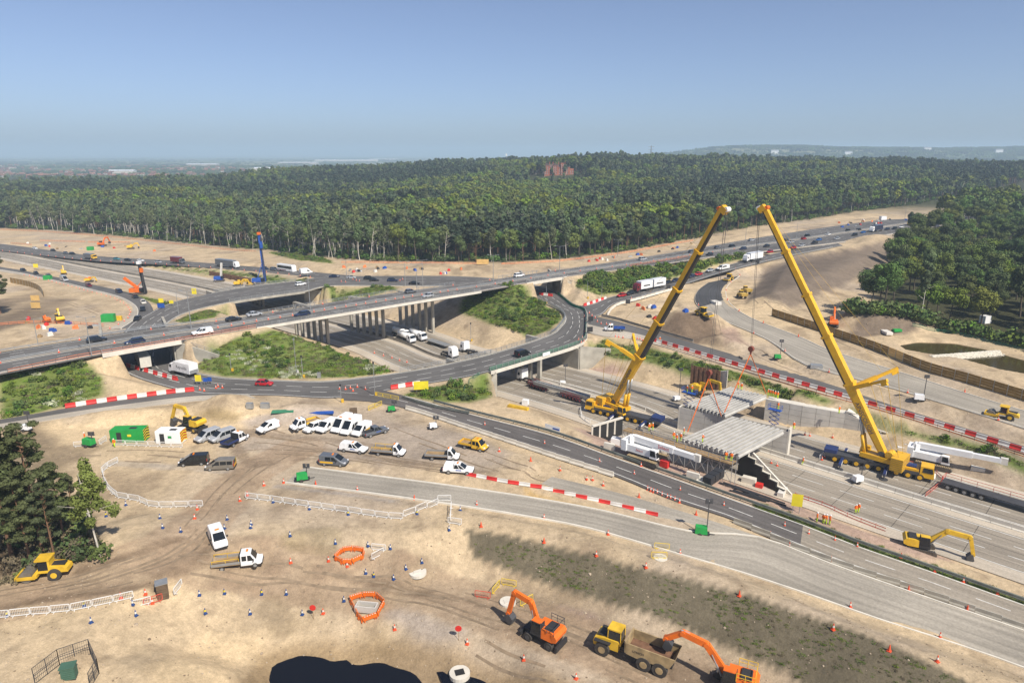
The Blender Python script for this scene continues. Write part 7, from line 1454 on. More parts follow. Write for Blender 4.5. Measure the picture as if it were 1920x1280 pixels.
def tower(px, col, label, mast=None, big=1.0, z=None):
    p = gnd(*px) if z is None else at(*px, z); rg = Rig('light_tower', p, label, 'light tower'); f = frame(p, random.uniform(-.4,.4)); g = MB(); lbox(f, g, (0,0,.95*big), (1.7*big,1.1*big,.95*big), (.92,.9)); rg.part('housing', g, M[col]); g = MB(); lbox(f, g, (0,0,.42*big), (2.3*big,.9*big,.14)); g.bar(f(.9*big,0,.42), f(1.9*big,0,.42), .08); rg.part('trailer', g, M['trim'])
    for s in (-1, 1): rg.part('wheel', MB().cyl(f(-.2,s*.5*big,.33), f(-.2,s*.68*big,.33), .33, n=10), M['tyre'])
    h = (zfor(p.x, p.y, mast)-p.z) if mast else 2.6; t = f(.75*big,0,0); t.z = p.z+h; rg.part('mast', MB().bar(f(.75*big,0,.5), t, .12), M['dark_steel']); g = MB()
    for i in (-1, 1):
        for j in (0, 1): g.box((t.x+i*.32, t.y, t.z-.05+j*.42), (.5,.22,.34))
    rg.part('lamp_head', g, M['dark_steel'])
tower((567,902), 'green', 'green light tower at the start of the new road', 876, 1.1); tower((1314,1003), 'green', 'green light tower with tall mast and red trailer on the new road', 940, 1.1); tower((168,837), 'green', 'green generator tower left of the green cabin', None, 1.2); tower((734,772), 'green', 'green light tower at the yard gate', 755, .9); tower((812,804), 'white', 'white light tower beside the slip road barrier', 785, .9); tower((1457,674), 'green', 'green light tower with tall mast on the right-hand sand', 640); tower((1722,752), 'white', 'white light tower ringed by red mesh by the curved road', 706, 1.2); tower((1607,905), 'white', 'white light tower on the motorway in front of the right crane', 880, 1.1, -7); tower((50,808), 'white', 'white light tower beside the link road at the left', 775, 1.0); tower((1268,752), 'white', 'white light tower left of the far excavator', 694); tower((1055,722), 'white', 'white light tower on the motorway near the roundabout bridge', 686, .9, -7)
# timber shed, green cabinet in its mesh fence
def shed(px, lab, sx, sy, h, rz, wall, roof, name):
    p = gnd(*px); rg = Rig(name, p, lab, 'shed' if name == 'timber_shed' else 'cabinet'); f = frame(p, rz); g = MB(); lbox(f, g, (0,0,h/2), (sx,sy,h)); rg.part('wall', g, M[wall]); g = MB(); lbox(f, g, (0,0,h+.06), (sx+.2,sy+.2,.1)); rg.part('roof', g, M[roof]); k = MB()
    for i in range(6): z = h*(i+.5)/6; lbox(f, k, (0,-sy/2-.02,z), (sx*.98,.04,h/6-.06)); lbox(f, k, (sx/2+.02,0,z), (.04,sy*.98,h/6-.06))
    rg.part('plank' if name == 'timber_shed' else 'panel', k, M[wall]); return p
M['shed_wood'] = mat('weathered_wood', (.13,.09,.055), .9, var=.3, scale=1.5); M['cab_green'] = mat('cabinet_green', (.06,.13,.09), .6)
shed((306,1118), 'small weathered timber shed with grey felt roof', 1.3, 1.2, 2.1, .5, 'shed_wood', 'steel', 'timber_shed'); shed((131,1268), 'green electricity cabinet inside a mesh fence at the bottom left', 1.3, 1.0, 1.4, .3, 'cab_green', 'cab_green', 'power_cabinet')
def mesh_panels(px, lab):
    pts = [gnd(*p) for p in px]; rg = Rig('mesh_fence', pts[0], lab, 'fence')
    for a, b in zip(pts[:-1], pts[1:]):
        g = MB(); u = Vector((0,0,1)); 
        for z in (.1, 1.0, 2.0): g.bar(a+u*z, b+u*z, .05)
        for t in (0, .5, 1): g.bar(a.lerp(b,t), a.lerp(b,t)+u*2.0, .06)
        for i in range(14): t = i/14; g.bar(a.lerp(b,t)+u*.1, a.lerp(b,t)+u*2.0, .014)
        rg.part('fence_panel', g, M['dark_steel'])
mesh_panels([(66,1282),(112,1246),(170,1226),(186,1262),(170,1290)], 'dark mesh fence panels round the green cabinet')
# timber acoustic fence
def timber(px, lab, h=2.6, step=3.0, col='wood_fence', gate=None):
    pts = gline(px, 0, 1.0); rg = Rig('timber_fence', pts[0], lab, 'fence'); W = walk(pts, step)
    for i, ((a, _), (b, _2)) in enumerate(zip(W[:-1], W[1:])):
        m_ = M['plywood'] if gate and i in gate else M[col]
        for k in range(4): rg.part('board', MB().bar(a+Vector((0,0,h*(k+.5)/4-.05+random.uniform(-.02,.02))), b+Vector((0,0,h*(k+.5)/4-.05)), .08+.02*(k%2), h/4-.05), m_)
        rg.part('post', MB().box((a.x,a.y,a.z+h/2), (.16,.16,h+.15)), M['concrete'])
timber([(1447,592),(1520,616),(1600,643),(1640,657),(1726,692),(1810,717),(1925,752),(2040,785)], 'long brown timber noise fence between the curved new road and the pond', gate=(16,17)); timber([(20,530),(50,536),(74,545),(83,557)], 'curved timber fence at the far left beside dark soil', 2.6)
g = gnd(905,497); rg = Rig('hoarding', g, 'plain plywood hoarding board before the wood', 'board'); rg.part('board', MB().box((g.x,g.y,g.z+1.7), (6.0,.15,2.4)), M['plywood']); rg.part('leg', MB().box((g.x-2,g.y+.2,g.z+.6), (.15,.15,1.6)), M['wood']); rg.part('leg', MB().box((g.x+2,g.y+.2,g.z+.6), (.15,.15,1.6)), M['wood'])
for px, lab in (((67,566), 'pair of plywood sign boards beside the far left fence'), ((68,580), 'lower plywood board beside the far left fence')): g = gnd(*px); rg = Rig('sign_board', g, lab, 'board'); rg.part('board', MB().box((g.x,g.y,g.z+1.6), (3.4,.12,2.2)), M['plywood']); rg.part('leg', MB().box((g.x,g.y+.15,g.z+.4), (.2,.1,1.0)), M['wood'])
# sheet piles
def piles(pts, zt, lab, flat=False):
    rg = Rig('sheet_pile_wall', pts[0], lab, 'sheet piles'); W = walk(pts, .6)
    for i, (q, h) in enumerate(W): n = Vector((-math.sin(h), math.cos(h), 0))*(.16 if i % 2 else -.16); o = rg.part('sheet_pile', MB().box((q.x+n.x,q.y+n.y,(q.z-.5+zt)/2+random.uniform(-.06,.06)), (.52,.1,zt-q.z+.5), h), M['rust']); rg.part('web', MB().box((q.x+.3*math.cos(h),q.y+.3*math.sin(h),(q.z-.5+zt)/2-.05), (.12,.4,zt-q.z+.45), h), M['rust'], False, o) if i % 2 == 0 else None
piles([Vector((p.x,p.y,-7)) for p in PILES], -4.5, 'long rusty sheet pile wall at the right edge behind the white crane'); piles([at(1296,716,-4),at(1350,727,-4)], .6, 'short rusty sheet pile wall behind the yellow excavator'); piles([gnd(394,516),gnd(470,530)], gnd(430,523).z+2.4, 'rusty sheet piles left of the blue piling rig')
# steel and concrete road barriers
def post_rail(name, pts, lab, h=(.45,.75), every=3.0, m='steel', cat='barrier', rail=.12): o = rails(name, pts, None, heights=h, every=every, m=M[m], rail=rail); tag(o, lab, cat); return o
M['rail_green'] = mat('mossy_steel', (.2,.21,.18), .7, .3, var=.3)
post_rail('crash_barrier', [p for p in along(SLIP, -.07, .0) if 800 < proj(p)[0] < 2000], 'dark steel crash barrier along the grass verge of the near slip road', m='rail_green', rail=.2); post_rail('crash_barrier', along(span(A3,0,1800), .5, .0), 'steel crash barrier down the middle of the trunk road', h=(.4,.7), m='steel', rail=.16); post_rail('crash_barrier', along(span(RING[:len(RING)//2],1025,1065,False), -.03, 0), 'curved steel crash barrier round the green island', m='steel', rail=.16); post_rail('fence_rail', along(span(RING[:len(RING)//2],735,930,False), -.05, 0), 'post and rail fence on the inner side of the roundabout', h=(.4,.75,1.1), every=2.2, rail=.08)
post_rail('crash_barrier', along(span(R7,1200,1560), 1.12, 0), 'steel crash barrier beside the queuing slip road', rail=.2); post_rail('crash_barrier', along(span(A3,0,480), .02, 0), 'steel crash barrier on the far side of the trunk road', rail=.14)
post_rail('crash_barrier', gline([(755,748),(800,762),(880,778)], 0), 'crash barrier at the foot of the green triangle', m='rail_green', rail=.2)
def conc_barrier(pts, lab, L=3.0, m='concrete_light', h=.8, w=.5):
    rg = Rig('concrete_barrier', pts[0], lab, 'barrier')
    for q, hh in walk(pts, L): f = frame(q, hh); rg.part('barrier_unit', MB().loft([[f(x,y,z) for y, z in ((-w/2,-.1),(w/2,-.1),(w/2*.9,.12),(w*.2,.3),(w*.16,h),(-w*.16,h),(-w*.2,.3),(-w/2*.9,.12))] for x in (-L/2+.03, L/2-.03)]), M[m])
conc_barrier([p for p in along(SLIP, 1.06, .03) if 745 < proj(p)[0] < 1165], 'pale concrete barrier on the near side of the slip road'); conc_barrier([p for p in along(SLIP, 1.09, .03) if 1385 < proj(p)[0] < 2000], 'weathered concrete barrier between the slip road and new road', m='concrete'); conc_barrier([Vector((p[0],p[1],-6.98)) for p in MED if 1000 < proj((p[0],p[1],-7))[0] < 1260 or proj((p[0],p[1],-7))[0] > 1480], 'concrete barrier along the motorway centre', m='concrete_light', h=1.0, w=.7); conc_barrier([Vector((p[0],p[1],-6.98)) for p in MED if proj((p[0],p[1],-7))[0] < 860], 'dark stained barrier along the motorway centre beyond the bridge', m='concrete_dark', h=.9)
conc_barrier([p for p in along(R7, 1.3, .02) if 1135 < proj(p)[0] < 1300], 'pale concrete barrier at the junction on the right'); conc_barrier(along(R5[2:14], -.08, .02), 'dark edge barrier opposite the red and white blocks', m='concrete_dark')
def kerb(st, f, lab, h=.14, m='concrete_light'):
    pts = along(st, f, 0); R_ = []
    for i, p in enumerate(pts): a, b = pts[max(0,i-1)], pts[min(len(pts)-1,i+1)]; d = (b-a).normalized(); n = Vector((-d.y,d.x,0)); R_.append([p+n*.14+Vector((0,0,-.3)), p-n*.14+Vector((0,0,-.3)), p-n*.12+Vector((0,0,h)), p+n*.12+Vector((0,0,h))])
    o = MB().loft(R_).build('kerb', M[m]); o['kind'] = 'structure'; return o
kerb(NEWR, 1.0, ''); kerb(NEWR[:60], 0.0, ''); kerb(R6, 0.0, ''); kerb([p for p in R6 if proj(p[3:6])[0] > 1338 or p[1] < 200], .97, ''); kerb(RING, 0.0, '', .12, 'concrete'); kerb(R9B[8:], .62, '')
o = ribbon('verge_strip', [p for p in A3], M['hard_strip'], .008, 1, 0, .445, .53, TRUNK); o = ribbon('edge_strip', A3, M['concrete_strip'], .006, 1, 0, .945, 1.0, TRUNK)
# lamp posts
def lamp(bx, by, ty, z, lab, arm=1.6):
    p = gnd(bx, by) if z is None else at(bx, by, z); h = zfor(p.x, p.y, ty)-p.z; rg = Rig('lamp_post', p, lab, 'lamp post'); rg.part('pole', MB().cyl(p, p+Vector((0,0,h)), .13, .06, 8), M['pole']); 
    for s in (-1, 1): a = p+Vector((0,0,h)); e = a+Vector((s*arm,.2,.25)); k = rg.part('arm', MB().bar(a, e, .07), M['pole']); rg.part('lantern', MB().box((e.x+s*.3,e.y,e.z), (.7,.28,.14)), M['pole'], False, k)
LP = [(75,664,598,0,'lamp post at the far left in front of the trunk road'),(172,667,596,7,'lamp post on the trunk road left of the underpass'),(359,617,546,7,'lamp post beside the trunk road above the white pickup'),(335,588,547,0,'lamp post on the roundabout left of the far bridge'),(582,579,514,7,'lamp post rising behind the viaduct left end'),(650,520,488,0,'lamp post at the far roundabout entry'),(760,537,492,0,'lamp post behind the viaduct, left of a close pair'),(782,547,496,7,'lamp post on the trunk road, right of a close pair'),(793,536,488,0,'tall lamp post before the wood behind the viaduct'),(925,529,479,7,'lamp post on the trunk road above the green island'),(1049,509,462,7,'lamp post on the trunk road above the right underpass'),(1493,447,417,7,'lamp post among the dense traffic'),(1397,457,428,7,'lamp post between the crane booms on the trunk road'),(1693,432,390,7,'lamp post near the end of the traffic queue'),(865,487,466,0,'lamp post before the wood left of the hoarding'),(1158,480,450,7,'lamp post on the trunk road left of the left boom')]
for a in LP: lamp(*a)
for bx, by, ty, z, lab in ((556,700,636,0,'pale camera pole on the left green island'),(434,696,664,0,'short pole holding yellow cable on the left island'),(568,708,668,0,'signal pole with yellow cable on the island'),(703,742,680,0,'traffic signal pole at the closed slip road'),(640,754,722,0,'thin pole beside the near roundabout'),(883,640,606,0,'short lamp column on the sandy slope'),(1024,570,534,0,'signal pole at the far underpass mouth'),(1101,560,527,0,'yellow-topped pole on the green bank'),(1128,560,530,0,'pole left of the queue on the green bank')):
    p = at(bx, by, z) if z is None else gnd(bx, by); h = zfor(p.x, p.y, ty)-p.z; rg = Rig('pole', p, lab, 'pole'); rg.part('shaft', MB().cyl(p, p+Vector((0,0,h)), .09, .06, 6), M['pole']); rg.part('head', MB().box((p.x,p.y,p.z+h), (.35,.3,.5)), M['steel'] if 'pale' in lab else M['trim']); rg.part('base_box', MB().box((p.x+.3,p.y,p.z+.4), (.5,.4,.8)), M['white_pl'] if 'pale' in lab else M['yellow2'])
# signs
def sign(px, w, h, col, lab, z=None, hh=1.0, rz=0.0, letters=None):
    p = gnd(*px) if z is None else at(*px, z); rg = Rig('road_sign', p, lab, 'sign'); f = frame(p, rz); g = MB(); lbox(f, g, (0,0,hh+h/2), (w,.06,h)); rg.part('panel', g, M[col]); g = MB()
    for s in (-1, 1): g.bar(f(s*w*.3,.08,0), f(s*w*.3,.08,hh+h*.8), .07)
    rg.part('frame', g, M['steel'])
sign((790,736), 3.4, 2.0, 'chev_y', 'large tilted yellow sign on the green triangle', None, .8, .15); sign((1492,962), 1.7, 2.2, 'chev_y', 'yellow sign behind the slip road barrier near the workers', None, 1.3, -.3); sign((68,505), 2.6, 2.0, 'chev_y', 'yellow sign at the far left beyond the bend'); sign((365,556), 1.8, 2.2, 'chev_y', 'yellow sign above the roundabout at the far left'); sign((303,572), 1.8, 1.6, 'chev_y', 'yellow sign above the blue arrow sign'); sign((322,574), 1.6, 1.2, 'chev_y', 'small yellow sign right of the blue arrow sign'); sign((303,582), 2.6, 1.6, 'blue', 'blue arrow sign at the bend entry'); sign((373,722), 1.5, 1.6, 'chev_y', 'yellow diversion sign beside the white box lorry'); sign((386,722), 1.0, 1.0, 'blue', 'blue keep-left sign near the white box lorry', None, .9); sign((394,721), 1.0, 1.0, 'blue', 'second blue arrow sign right of the keep-left sign', None, .9)
for px, lab in (((1107,606), 'dark sign board at the roundabout junction'), ((1106,626), 'dark tilted sign board below the first at the junction'), ((1177,573), 'dark back of a sign before the queuing cars'), ((1253,545), 'dark back of a sign under the left boom'), ((1420,497), 'dark back of a sign below the white lorry')): sign(px, 1.8, 1.6, 'trim', lab, None, .7, .2)
p = at(1025,672,.0); g = MB(); st_ = [q for q in along(RING[:len(RING)//2], 1.02, 0) if 1015 < proj(q)[0] < 1042]
if len(st_) >= 2:
    rg = Rig('banner', st_[0], 'white banner with dark lettering on the near roundabout bridge', 'banner'); rg.part('sheet', MB().bar(st_[0]+Vector((0,-.5,.5)), st_[-1]+Vector((0,-.5,.5)), .04, 1.0), M['white'])
a, b = gnd(1022,804), gnd(1050,812); rg = Rig('banner', a, 'white banner with blue lettering on the slip road barrier', 'banner'); rg.part('sheet', MB().bar(a+Vector((0,0,.7)), b+Vector((0,0,.7)), .05, 1.1), M['white']); rg.part('lettering', MB().bar(a.lerp(b,.5)+Vector((.02,-.04,.65)), a.lerp(b,.95)+Vector((.02,-.04,.65)), .04, .35), M['blue'])
# ------------------------------------------------------------------ water
def water(name, poly, z, col, lab, rough=.05):
    m, t, b = node_mat(name+'_water'); b.inputs['Base Color'].default_value = (*col, 1); b.inputs['Roughness'].default_value = rough; b.inputs['Specular IOR Level'].default_value = .25
    n = t.nodes.new('ShaderNodeTexNoise'); n.inputs['Scale'].default_value = 1.2; bp = t.nodes.new('ShaderNodeBump'); bp.inputs['Strength'].default_value = .05; g = t.nodes.new('ShaderNodeNewGeometry'); t.links.new(g.outputs['Position'], n.inputs['Vector']); t.links.new(n.outputs['Fac'], bp.inputs['Height']); t.links.new(bp.outputs[0], b.inputs['Normal'])
    c = np.mean(np.array(poly), 0); mb = MB(); P = [(c[0]+(x-c[0])*1.25, c[1]+(y-c[1])*1.25, z) for x, y in poly]; mb.v = P; mb.f = [tuple(range(len(P)))]; mb.m = [0]; o = mb.build(name, m); o['kind'] = 'structure'
water('pit_water', PIT, -7.45, (.006,.007,.011), '', .09); water('pit_water', PIT_B, -6.62, (.004,.005,.010), ''); water('pond_water', POND, -.6, (.055,.042,.014), '', .12)
def rock_mesh(seed, m, sq=.7):
    r = np.random.default_rng(seed); bm = bmesh.new(); bmesh.ops.create_icosphere(bm, subdivisions=1, radius=.5)
    for v_ in bm.verts: v_.co = Vector((v_.co.x*r.uniform(.7,1.3), v_.co.y*r.uniform(.7,1.3), v_.co.z*sq*r.uniform(.7,1.3)))
    me = bpy.data.meshes.new('stone'); bm.to_mesh(me); bm.free(); me.materials.append(m); return me
M['stone'] = mat('sandy_stone', (.36,.29,.21), .95, var=.35, scale=3); M['stone_d'] = mat('dark_clod', (.20,.15,.10), .95, var=.3, scale=3); M['chalk'] = mat('white_rock', (.62,.58,.48), .9, var=.25, scale=2)
RK = [rock_mesh(i, M['stone']) for i in range(3)] + [rock_mesh(i+5, M['stone_d']) for i in range(2)] + [rock_mesh(9, M['chalk'])]
RM = np.full(Z.shape, 1e9)
for st in (SLIP, NEWR, HAUL, LSLIP, R5, R6, R7, R9A, R9B, RING, A3): RM = np.minimum(RM, seg_field(centre(st, .2), 6)[0])
RM = np.minimum(RM, DM)
n = 26000; t = rr.uniform(0, 1, n)**1.4; y = 55+t*190; x = rr.uniform(-.8, .8, n)*(y+25); ii = np.clip((x-X0).astype(int), 0, Z.shape[1]-1); jj = np.clip((y-Y0).astype(int), 0, Z.shape[0]-1); cl = fbm(x/8., y/8., 91, 3)
ok = (RM[jj, ii] > .8) & (rr.uniform(0, 1, n) < .15+.9*np.clip(cl+.15, 0, 1)); x, y = x[ok], y[ok]; n = len(x)
scatter('stones', np.stack([x, y, ground_z(x, y)], 1), rr.uniform(.06, .30, n)**1.0*(1+1.2*(rr.uniform(0, 1, n) > .97)), rr.uniform(0, 6.28, n), rr.choice(5, n), RK, 'loose stones and clods over the bare ground', 'stones')
a, b = gnd(1748,668), gnd(1872,664); P = []
for i in range(2600): q = a.lerp(b, rr.uniform(0, 1)); u_ = rr.uniform(-1, 1); P.append((q.x+rr.normal(0, .2), q.y+u_*1.9, -.7+.9*(1-u_*u_)+rr.uniform(-.1, .05)))
scatter('rock_causeway', P, rr.uniform(.35, .7, len(P)), rr.uniform(0, 6, len(P)), np.full(len(P), 5), RK, 'bank of white rock across the brown pond', 'rocks')
# tyre tracks pressed into the soil
M['rut'] = mat('rutted_soil', (.235,.175,.115), 1.0, var=.35, scale=.7, bump=.4, bscale=9); mb = MB()
TR = [[(-20,1128),(110,1102),(230,1068),(330,1028),(385,978),(430,925),(490,876),(560,842)], [(-20,1118),(120,1092),(240,1058),(330,1016),(378,966),(420,915),(470,868)], [(330,1050),(480,1068),(620,1088),(780,1110),(900,1142),(1050,1192),(1180,1238)], [(360,1062),(520,1080),(660,1098),(800,1124),(930,1166),(1060,1216)], [(600,1085),(760,1100),(880,1122),(1000,1158),(1120,1200)], [(430,820),(520,828),(640,846),(780,868),(900,886)], [(440,850),(520,846),(640,856),(760,872),(860,884)], [(470,806),(560,822),(700,860),(820,878)], [(400,1000),(380,1030),(330,1058),(250,1082),(120,1110)], [(1330,560),(1345,620),(1420,660),(1520,705)], [(1420,560),(1500,605),(1600,650),(1700,690)], [(1390,580),(1440,570),(1500,590)], [(60,560),(120,566),(190,590)], [(40,600),(120,580),(180,566)], [(720,800),(800,830),(900,868),(1000,900)], [(860,830),(960,872),(1060,905),(1160,935)], [(240,860),(330,862),(440,870)], [(150,850),(260,848),(350,852)], [(1000,1180),(1100,1225),(1240,1290)], [(900,1215),(1000,1255),(1090,1290)]]
for px in TR:
    g = [gnd(*p) for p in px]; C_ = [Vector((p[0], p[1], 0)) for p in crom([(q.x, q.y) for q in g], 1.0)]; w = random.uniform(.85, 1.1)
    for s in (-1, 1):
        pr = None
        for i in range(len(C_)-1):
            d = (C_[i+1]-C_[i]).normalized(); nn = Vector((-d.y, d.x, 0)); q = C_[i]+nn*(s*w)+nn*.12*math.sin(i*.35+w*9); hw = .2*(.5+.5*abs(math.sin(i*.11+w*17))); A = q-nn*hw; B = q+nn*hw; A.z = float(lookup(A.x, A.y))+.03; B.z = float(lookup(B.x, B.y))+.03
            if pr and math.sin(i*.23+w*40+s) > -.55: mb.quad(pr[0], A, B, pr[1])
            pr = (A, B)
o = mb.build('tyre_tracks', M['rut']); o['kind'] = 'stuff'; tag(o, 'tyre tracks worn into the bare haul routes', 'tracks')
# ------------------------------------------------------------------ works round the new bridge
a, b = at(1168,806,-1.4), at(1378,872,-1.4); d = (b-a).normalized(); nn = Vector((-d.y, d.x, 0)); nn = nn if nn.y > 0 else -nn; rg = Rig('scaffold_platform', a, 'long scaffold platform along the near ends of the new beams', 'scaffold'); L = (b-a).length
for i in range(int(L/2.4)): s0 = i*2.4; rg.part('deck_board', MB().bar(a+d*(s0+.03)+nn*.9, a+d*(s0+2.37)+nn*.9, 2.2, .12), M['wood'])
g = MB(); k = MB()
for i in range(int(L/2.4)+1):
    for j in (0, 1.8):
        q = a+d*(i*2.4)+nn*j; gz = float(ground_z(q.x, q.y)); g.bar((q.x,q.y,gz), (q.x,q.y,q.z+1.1), .1); k.bar((q.x,q.y,q.z-.3), (q.x+d.x*2.4,q.y+d.y*2.4,gz+.3), .07) if i < int(L/2.4) and j == 0 else None; k.bar((q.x,q.y,gz+.3), (q.x+d.x*2.4,q.y+d.y*2.4,q.z-.3), .07) if i < int(L/2.4) and j == 0 else None
rg.part('standard', g, M['steel']); rg.part('brace', k, M['steel']); g = MB()
for j in (0, 1.8):
    for z in (.55, 1.05, -.4): g.bar(a+nn*j+Vector((0,0,z)), b+nn*j+Vector((0,0,z)), .07)
rg.part('guard_rail', g, M['steel'])
a, b = at(1384,886,-7), at(1470,927,-7); rg = Rig('stepped_wall', a, 'stepped row of black-faced white concrete wall units right of the scaffold', 'wall')
for i in range(6):
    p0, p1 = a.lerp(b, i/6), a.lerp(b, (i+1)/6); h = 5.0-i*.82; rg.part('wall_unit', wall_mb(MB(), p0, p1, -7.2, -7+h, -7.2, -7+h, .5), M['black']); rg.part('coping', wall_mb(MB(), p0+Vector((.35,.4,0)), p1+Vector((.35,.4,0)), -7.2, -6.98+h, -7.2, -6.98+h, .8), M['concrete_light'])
a, b = at(1408,893,-7), at(1484,928,-7); o = wall_mb(MB(), a, b, -7.2, -1.9, -7.2, -6.7, .35).build('wing_wall', M['concrete_light']); tag(o, 'white sloping wing wall running down beside the stepped wall', 'wall')
a, b = at(1110,824,-5.2), at(1166,807,-5.2); rg = Rig('retaining_frame', a, 'black wall panels in white frames beside the left crane', 'wall')
for i in range(4):
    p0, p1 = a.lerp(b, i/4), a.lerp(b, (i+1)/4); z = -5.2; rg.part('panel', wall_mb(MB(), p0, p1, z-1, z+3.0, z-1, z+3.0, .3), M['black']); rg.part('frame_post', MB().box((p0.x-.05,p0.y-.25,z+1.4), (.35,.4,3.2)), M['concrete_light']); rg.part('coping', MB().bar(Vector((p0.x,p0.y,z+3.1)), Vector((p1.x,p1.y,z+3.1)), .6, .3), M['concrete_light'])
a = at(1340,716,-3.2); b = at(1362,724,-3.2); o = MB().hexa([a+Vector((0,0,-1)), b+Vector((0,0,-1)), b+Vector((.3,.5,-1)), a+Vector((.3,.5,-1)), a+Vector((0,0,2.6)), b+Vector((0,0,4.2)), b+Vector((.3,.5,4.2)), a+Vector((.3,.5,2.6))]).build('abutment_wall', M['concrete_light']); tag(o, 'white upright abutment wall piece behind the far beams', 'wall')
def scissor(base, pz, lab, w=2.6):
    rg = Rig('scissor_lift', base, lab, 'scissor lift'); P = rg.part; z0 = base.z; P('base', MB().box((base.x,base.y,z0+.55), (w,1.3,.6), -.75), M['blue']); g = MB(); n_ = max(2, int((pz-z0-.9)/.9)); dx = Vector((.73,-.68,0))*w*.42
    for i in range(n_): za, zb = z0+.85+(pz-z0-.85)*i/n_, z0+.85+(pz-z0-.85)*(i+1)/n_; c = Vector((base.x,base.y,0)); g.bar(c-dx+Vector((0,0,za)), c+dx+Vector((0,0,zb)), .12); g.bar(c+dx+Vector((0,0,za)), c-dx+Vector((0,0,zb)), .12)
    P('scissor_arm', g, M['blue']); P('platform', MB().box((base.x,base.y,pz), (w,1.4,.12), -.75), M['blue']); g = MB(); f = frame((base.x,base.y,pz), -.75)
    for z in (.55, 1.1):
        for s in (-1, 1): g.bar(f(-w/2,s*.7,z), f(w/2,s*.7,z), .05); g.bar(f(s*w/2,-.7,z), f(s*w/2,.7,z), .05)
    for x in (-w/2, 0, w/2):
        for s in (-1, 1): g.bar(f(x,s*.7,0), f(x,s*.7,1.1), .05)
    P('guard_rail', g, M['blue'])
    for x in (-.8, .8):
        for s in (-1, 1): q = frame(base, -.75)(x, s*.6, .3); P('wheel', MB().cyl(q-Vector((.07,.07,0)), q+Vector((.07,.07,0)), .3, n=10), M['tyre'])
p = at(1449,806,-7); scissor(p, zfor(p.x, p.y, 768), 'blue scissor lift raised at the right end of the far beams', 2.8); p = at(1290,772,-7); scissor(p, zfor(p.x, p.y, 736), 'blue scissor lift with two workers left of the far beams', 3.6); p = at(1344,806,-7); scissor(p, zfor(p.x, p.y, 786), 'blue access platform between the two rows of beams', 3.2)
# ------------------------------------------------------------------ people: one skinned body per pose
def body_mesh(pose):
    J = {'hip': (0,0,.95), 'waist': (0,0,1.12), 'chest': (0.01,0,1.38), 'neck': (0.02,0,1.52), 'head': (.03,0,1.66), 'top': (.03,0,1.74)}; E = [('hip','waist'),('waist','chest'),('chest','neck'),('neck','head'),('head','top')]; Rr = {'hip': .15, 'waist': .15, 'chest': .17, 'neck': .07, 'head': .105, 'top': .07}
    for s, n_ in ((1,'l'),(-1,'r')):
        st_ = .16*s if pose == 1 else 0; J['th'+n_] = (0,.10*s,.90); J['kn'+n_] = (st_+.02,.11*s,.50); J['an'+n_] = (st_*1.2-.03,.11*s,.09); J['to'+n_] = (st_*1.2+.15,.12*s,.05); J['sh'+n_] = (0,.19*s,1.43)
        J['el'+n_] = ((-.05,.25*s,1.16) if pose != 2 else (.18,.24*s,1.24)); J['wr'+n_] = ((.08,.25*s,.93) if pose != 2 else (.42,.16*s,1.28)); J['ha'+n_] = ((.11,.24*s,.83) if pose != 2 else (.51,.14*s,1.30))
        E += [('hip','th'+n_),('th'+n_,'kn'+n_),('kn'+n_,'an'+n_),('an'+n_,'to'+n_),('chest','sh'+n_),('sh'+n_,'el'+n_),('el'+n_,'wr'+n_),('wr'+n_,'ha'+n_)]; Rr.update({'th'+n_: .105, 'kn'+n_: .075, 'an'+n_: .06, 'to'+n_: .05, 'sh'+n_: .085, 'el'+n_: .06, 'wr'+n_: .045, 'ha'+n_: .04})
    ks = list(J); me = bpy.data.meshes.new('person_rig'); me.from_pydata([J[k] for k in ks], [(ks.index(a), ks.index(b)) for a, b in E], []); o = bpy.data.objects.new('person_rig', me); COL.objects.link(o); o.modifiers.new('skin', 'SKIN'); o.modifiers.new('sub', 'SUBSURF').levels = 1
    for i, k in enumerate(ks): v_ = me.skin_vertices[0].data[i]; v_.radius = (Rr[k],)*2; v_.use_root = (k == 'hip')
    dg = bpy.context.evaluated_depsgraph_get(); out = bpy.data.meshes.new_from_object(o.evaluated_get(dg)); bpy.data.objects.remove(o); out.materials.clear()
    for m_ in ('hiviz_o','hiviz_y','skin','trim'): out.materials.append(M[m_])
    for p in out.polygons: c = p.center; p.material_index = 3 if c.z < .14 else (1 if c.z < .93 and abs(c.y) < .21 else (2 if c.z > 1.56 or (pose != 2 and c.z < .92) or (pose == 2 and c.x > .44) else 0)); p.use_smooth = True
    return out
PB = [body_mesh(i) for i in range(3)]; HELM = MB().cyl((.03,0,1.68),(.03,0,1.80),.135,.09,10).box((.13,0,1.69),(.14,.2,.03)).mesh('helmet', M['white']); HB = MB().cyl((.03,0,1.68),(.03,0,1.80),.135,.09,10).box((.13,0,1.69),(.14,.2,.03)).mesh('helmet', M['blue'])
def person(px, z, lab, pose=0, helm=None, rz=None):
    p = gnd(*px) if z is None else at(*px, z); o = place([('body', PB[pose]), ('helmet', helm or HELM)], 'person', (p.x, p.y, p.z), random.uniform(0, 6.28) if rz is None else rz, lab, 'person')
W = 'worker in orange and yellow '
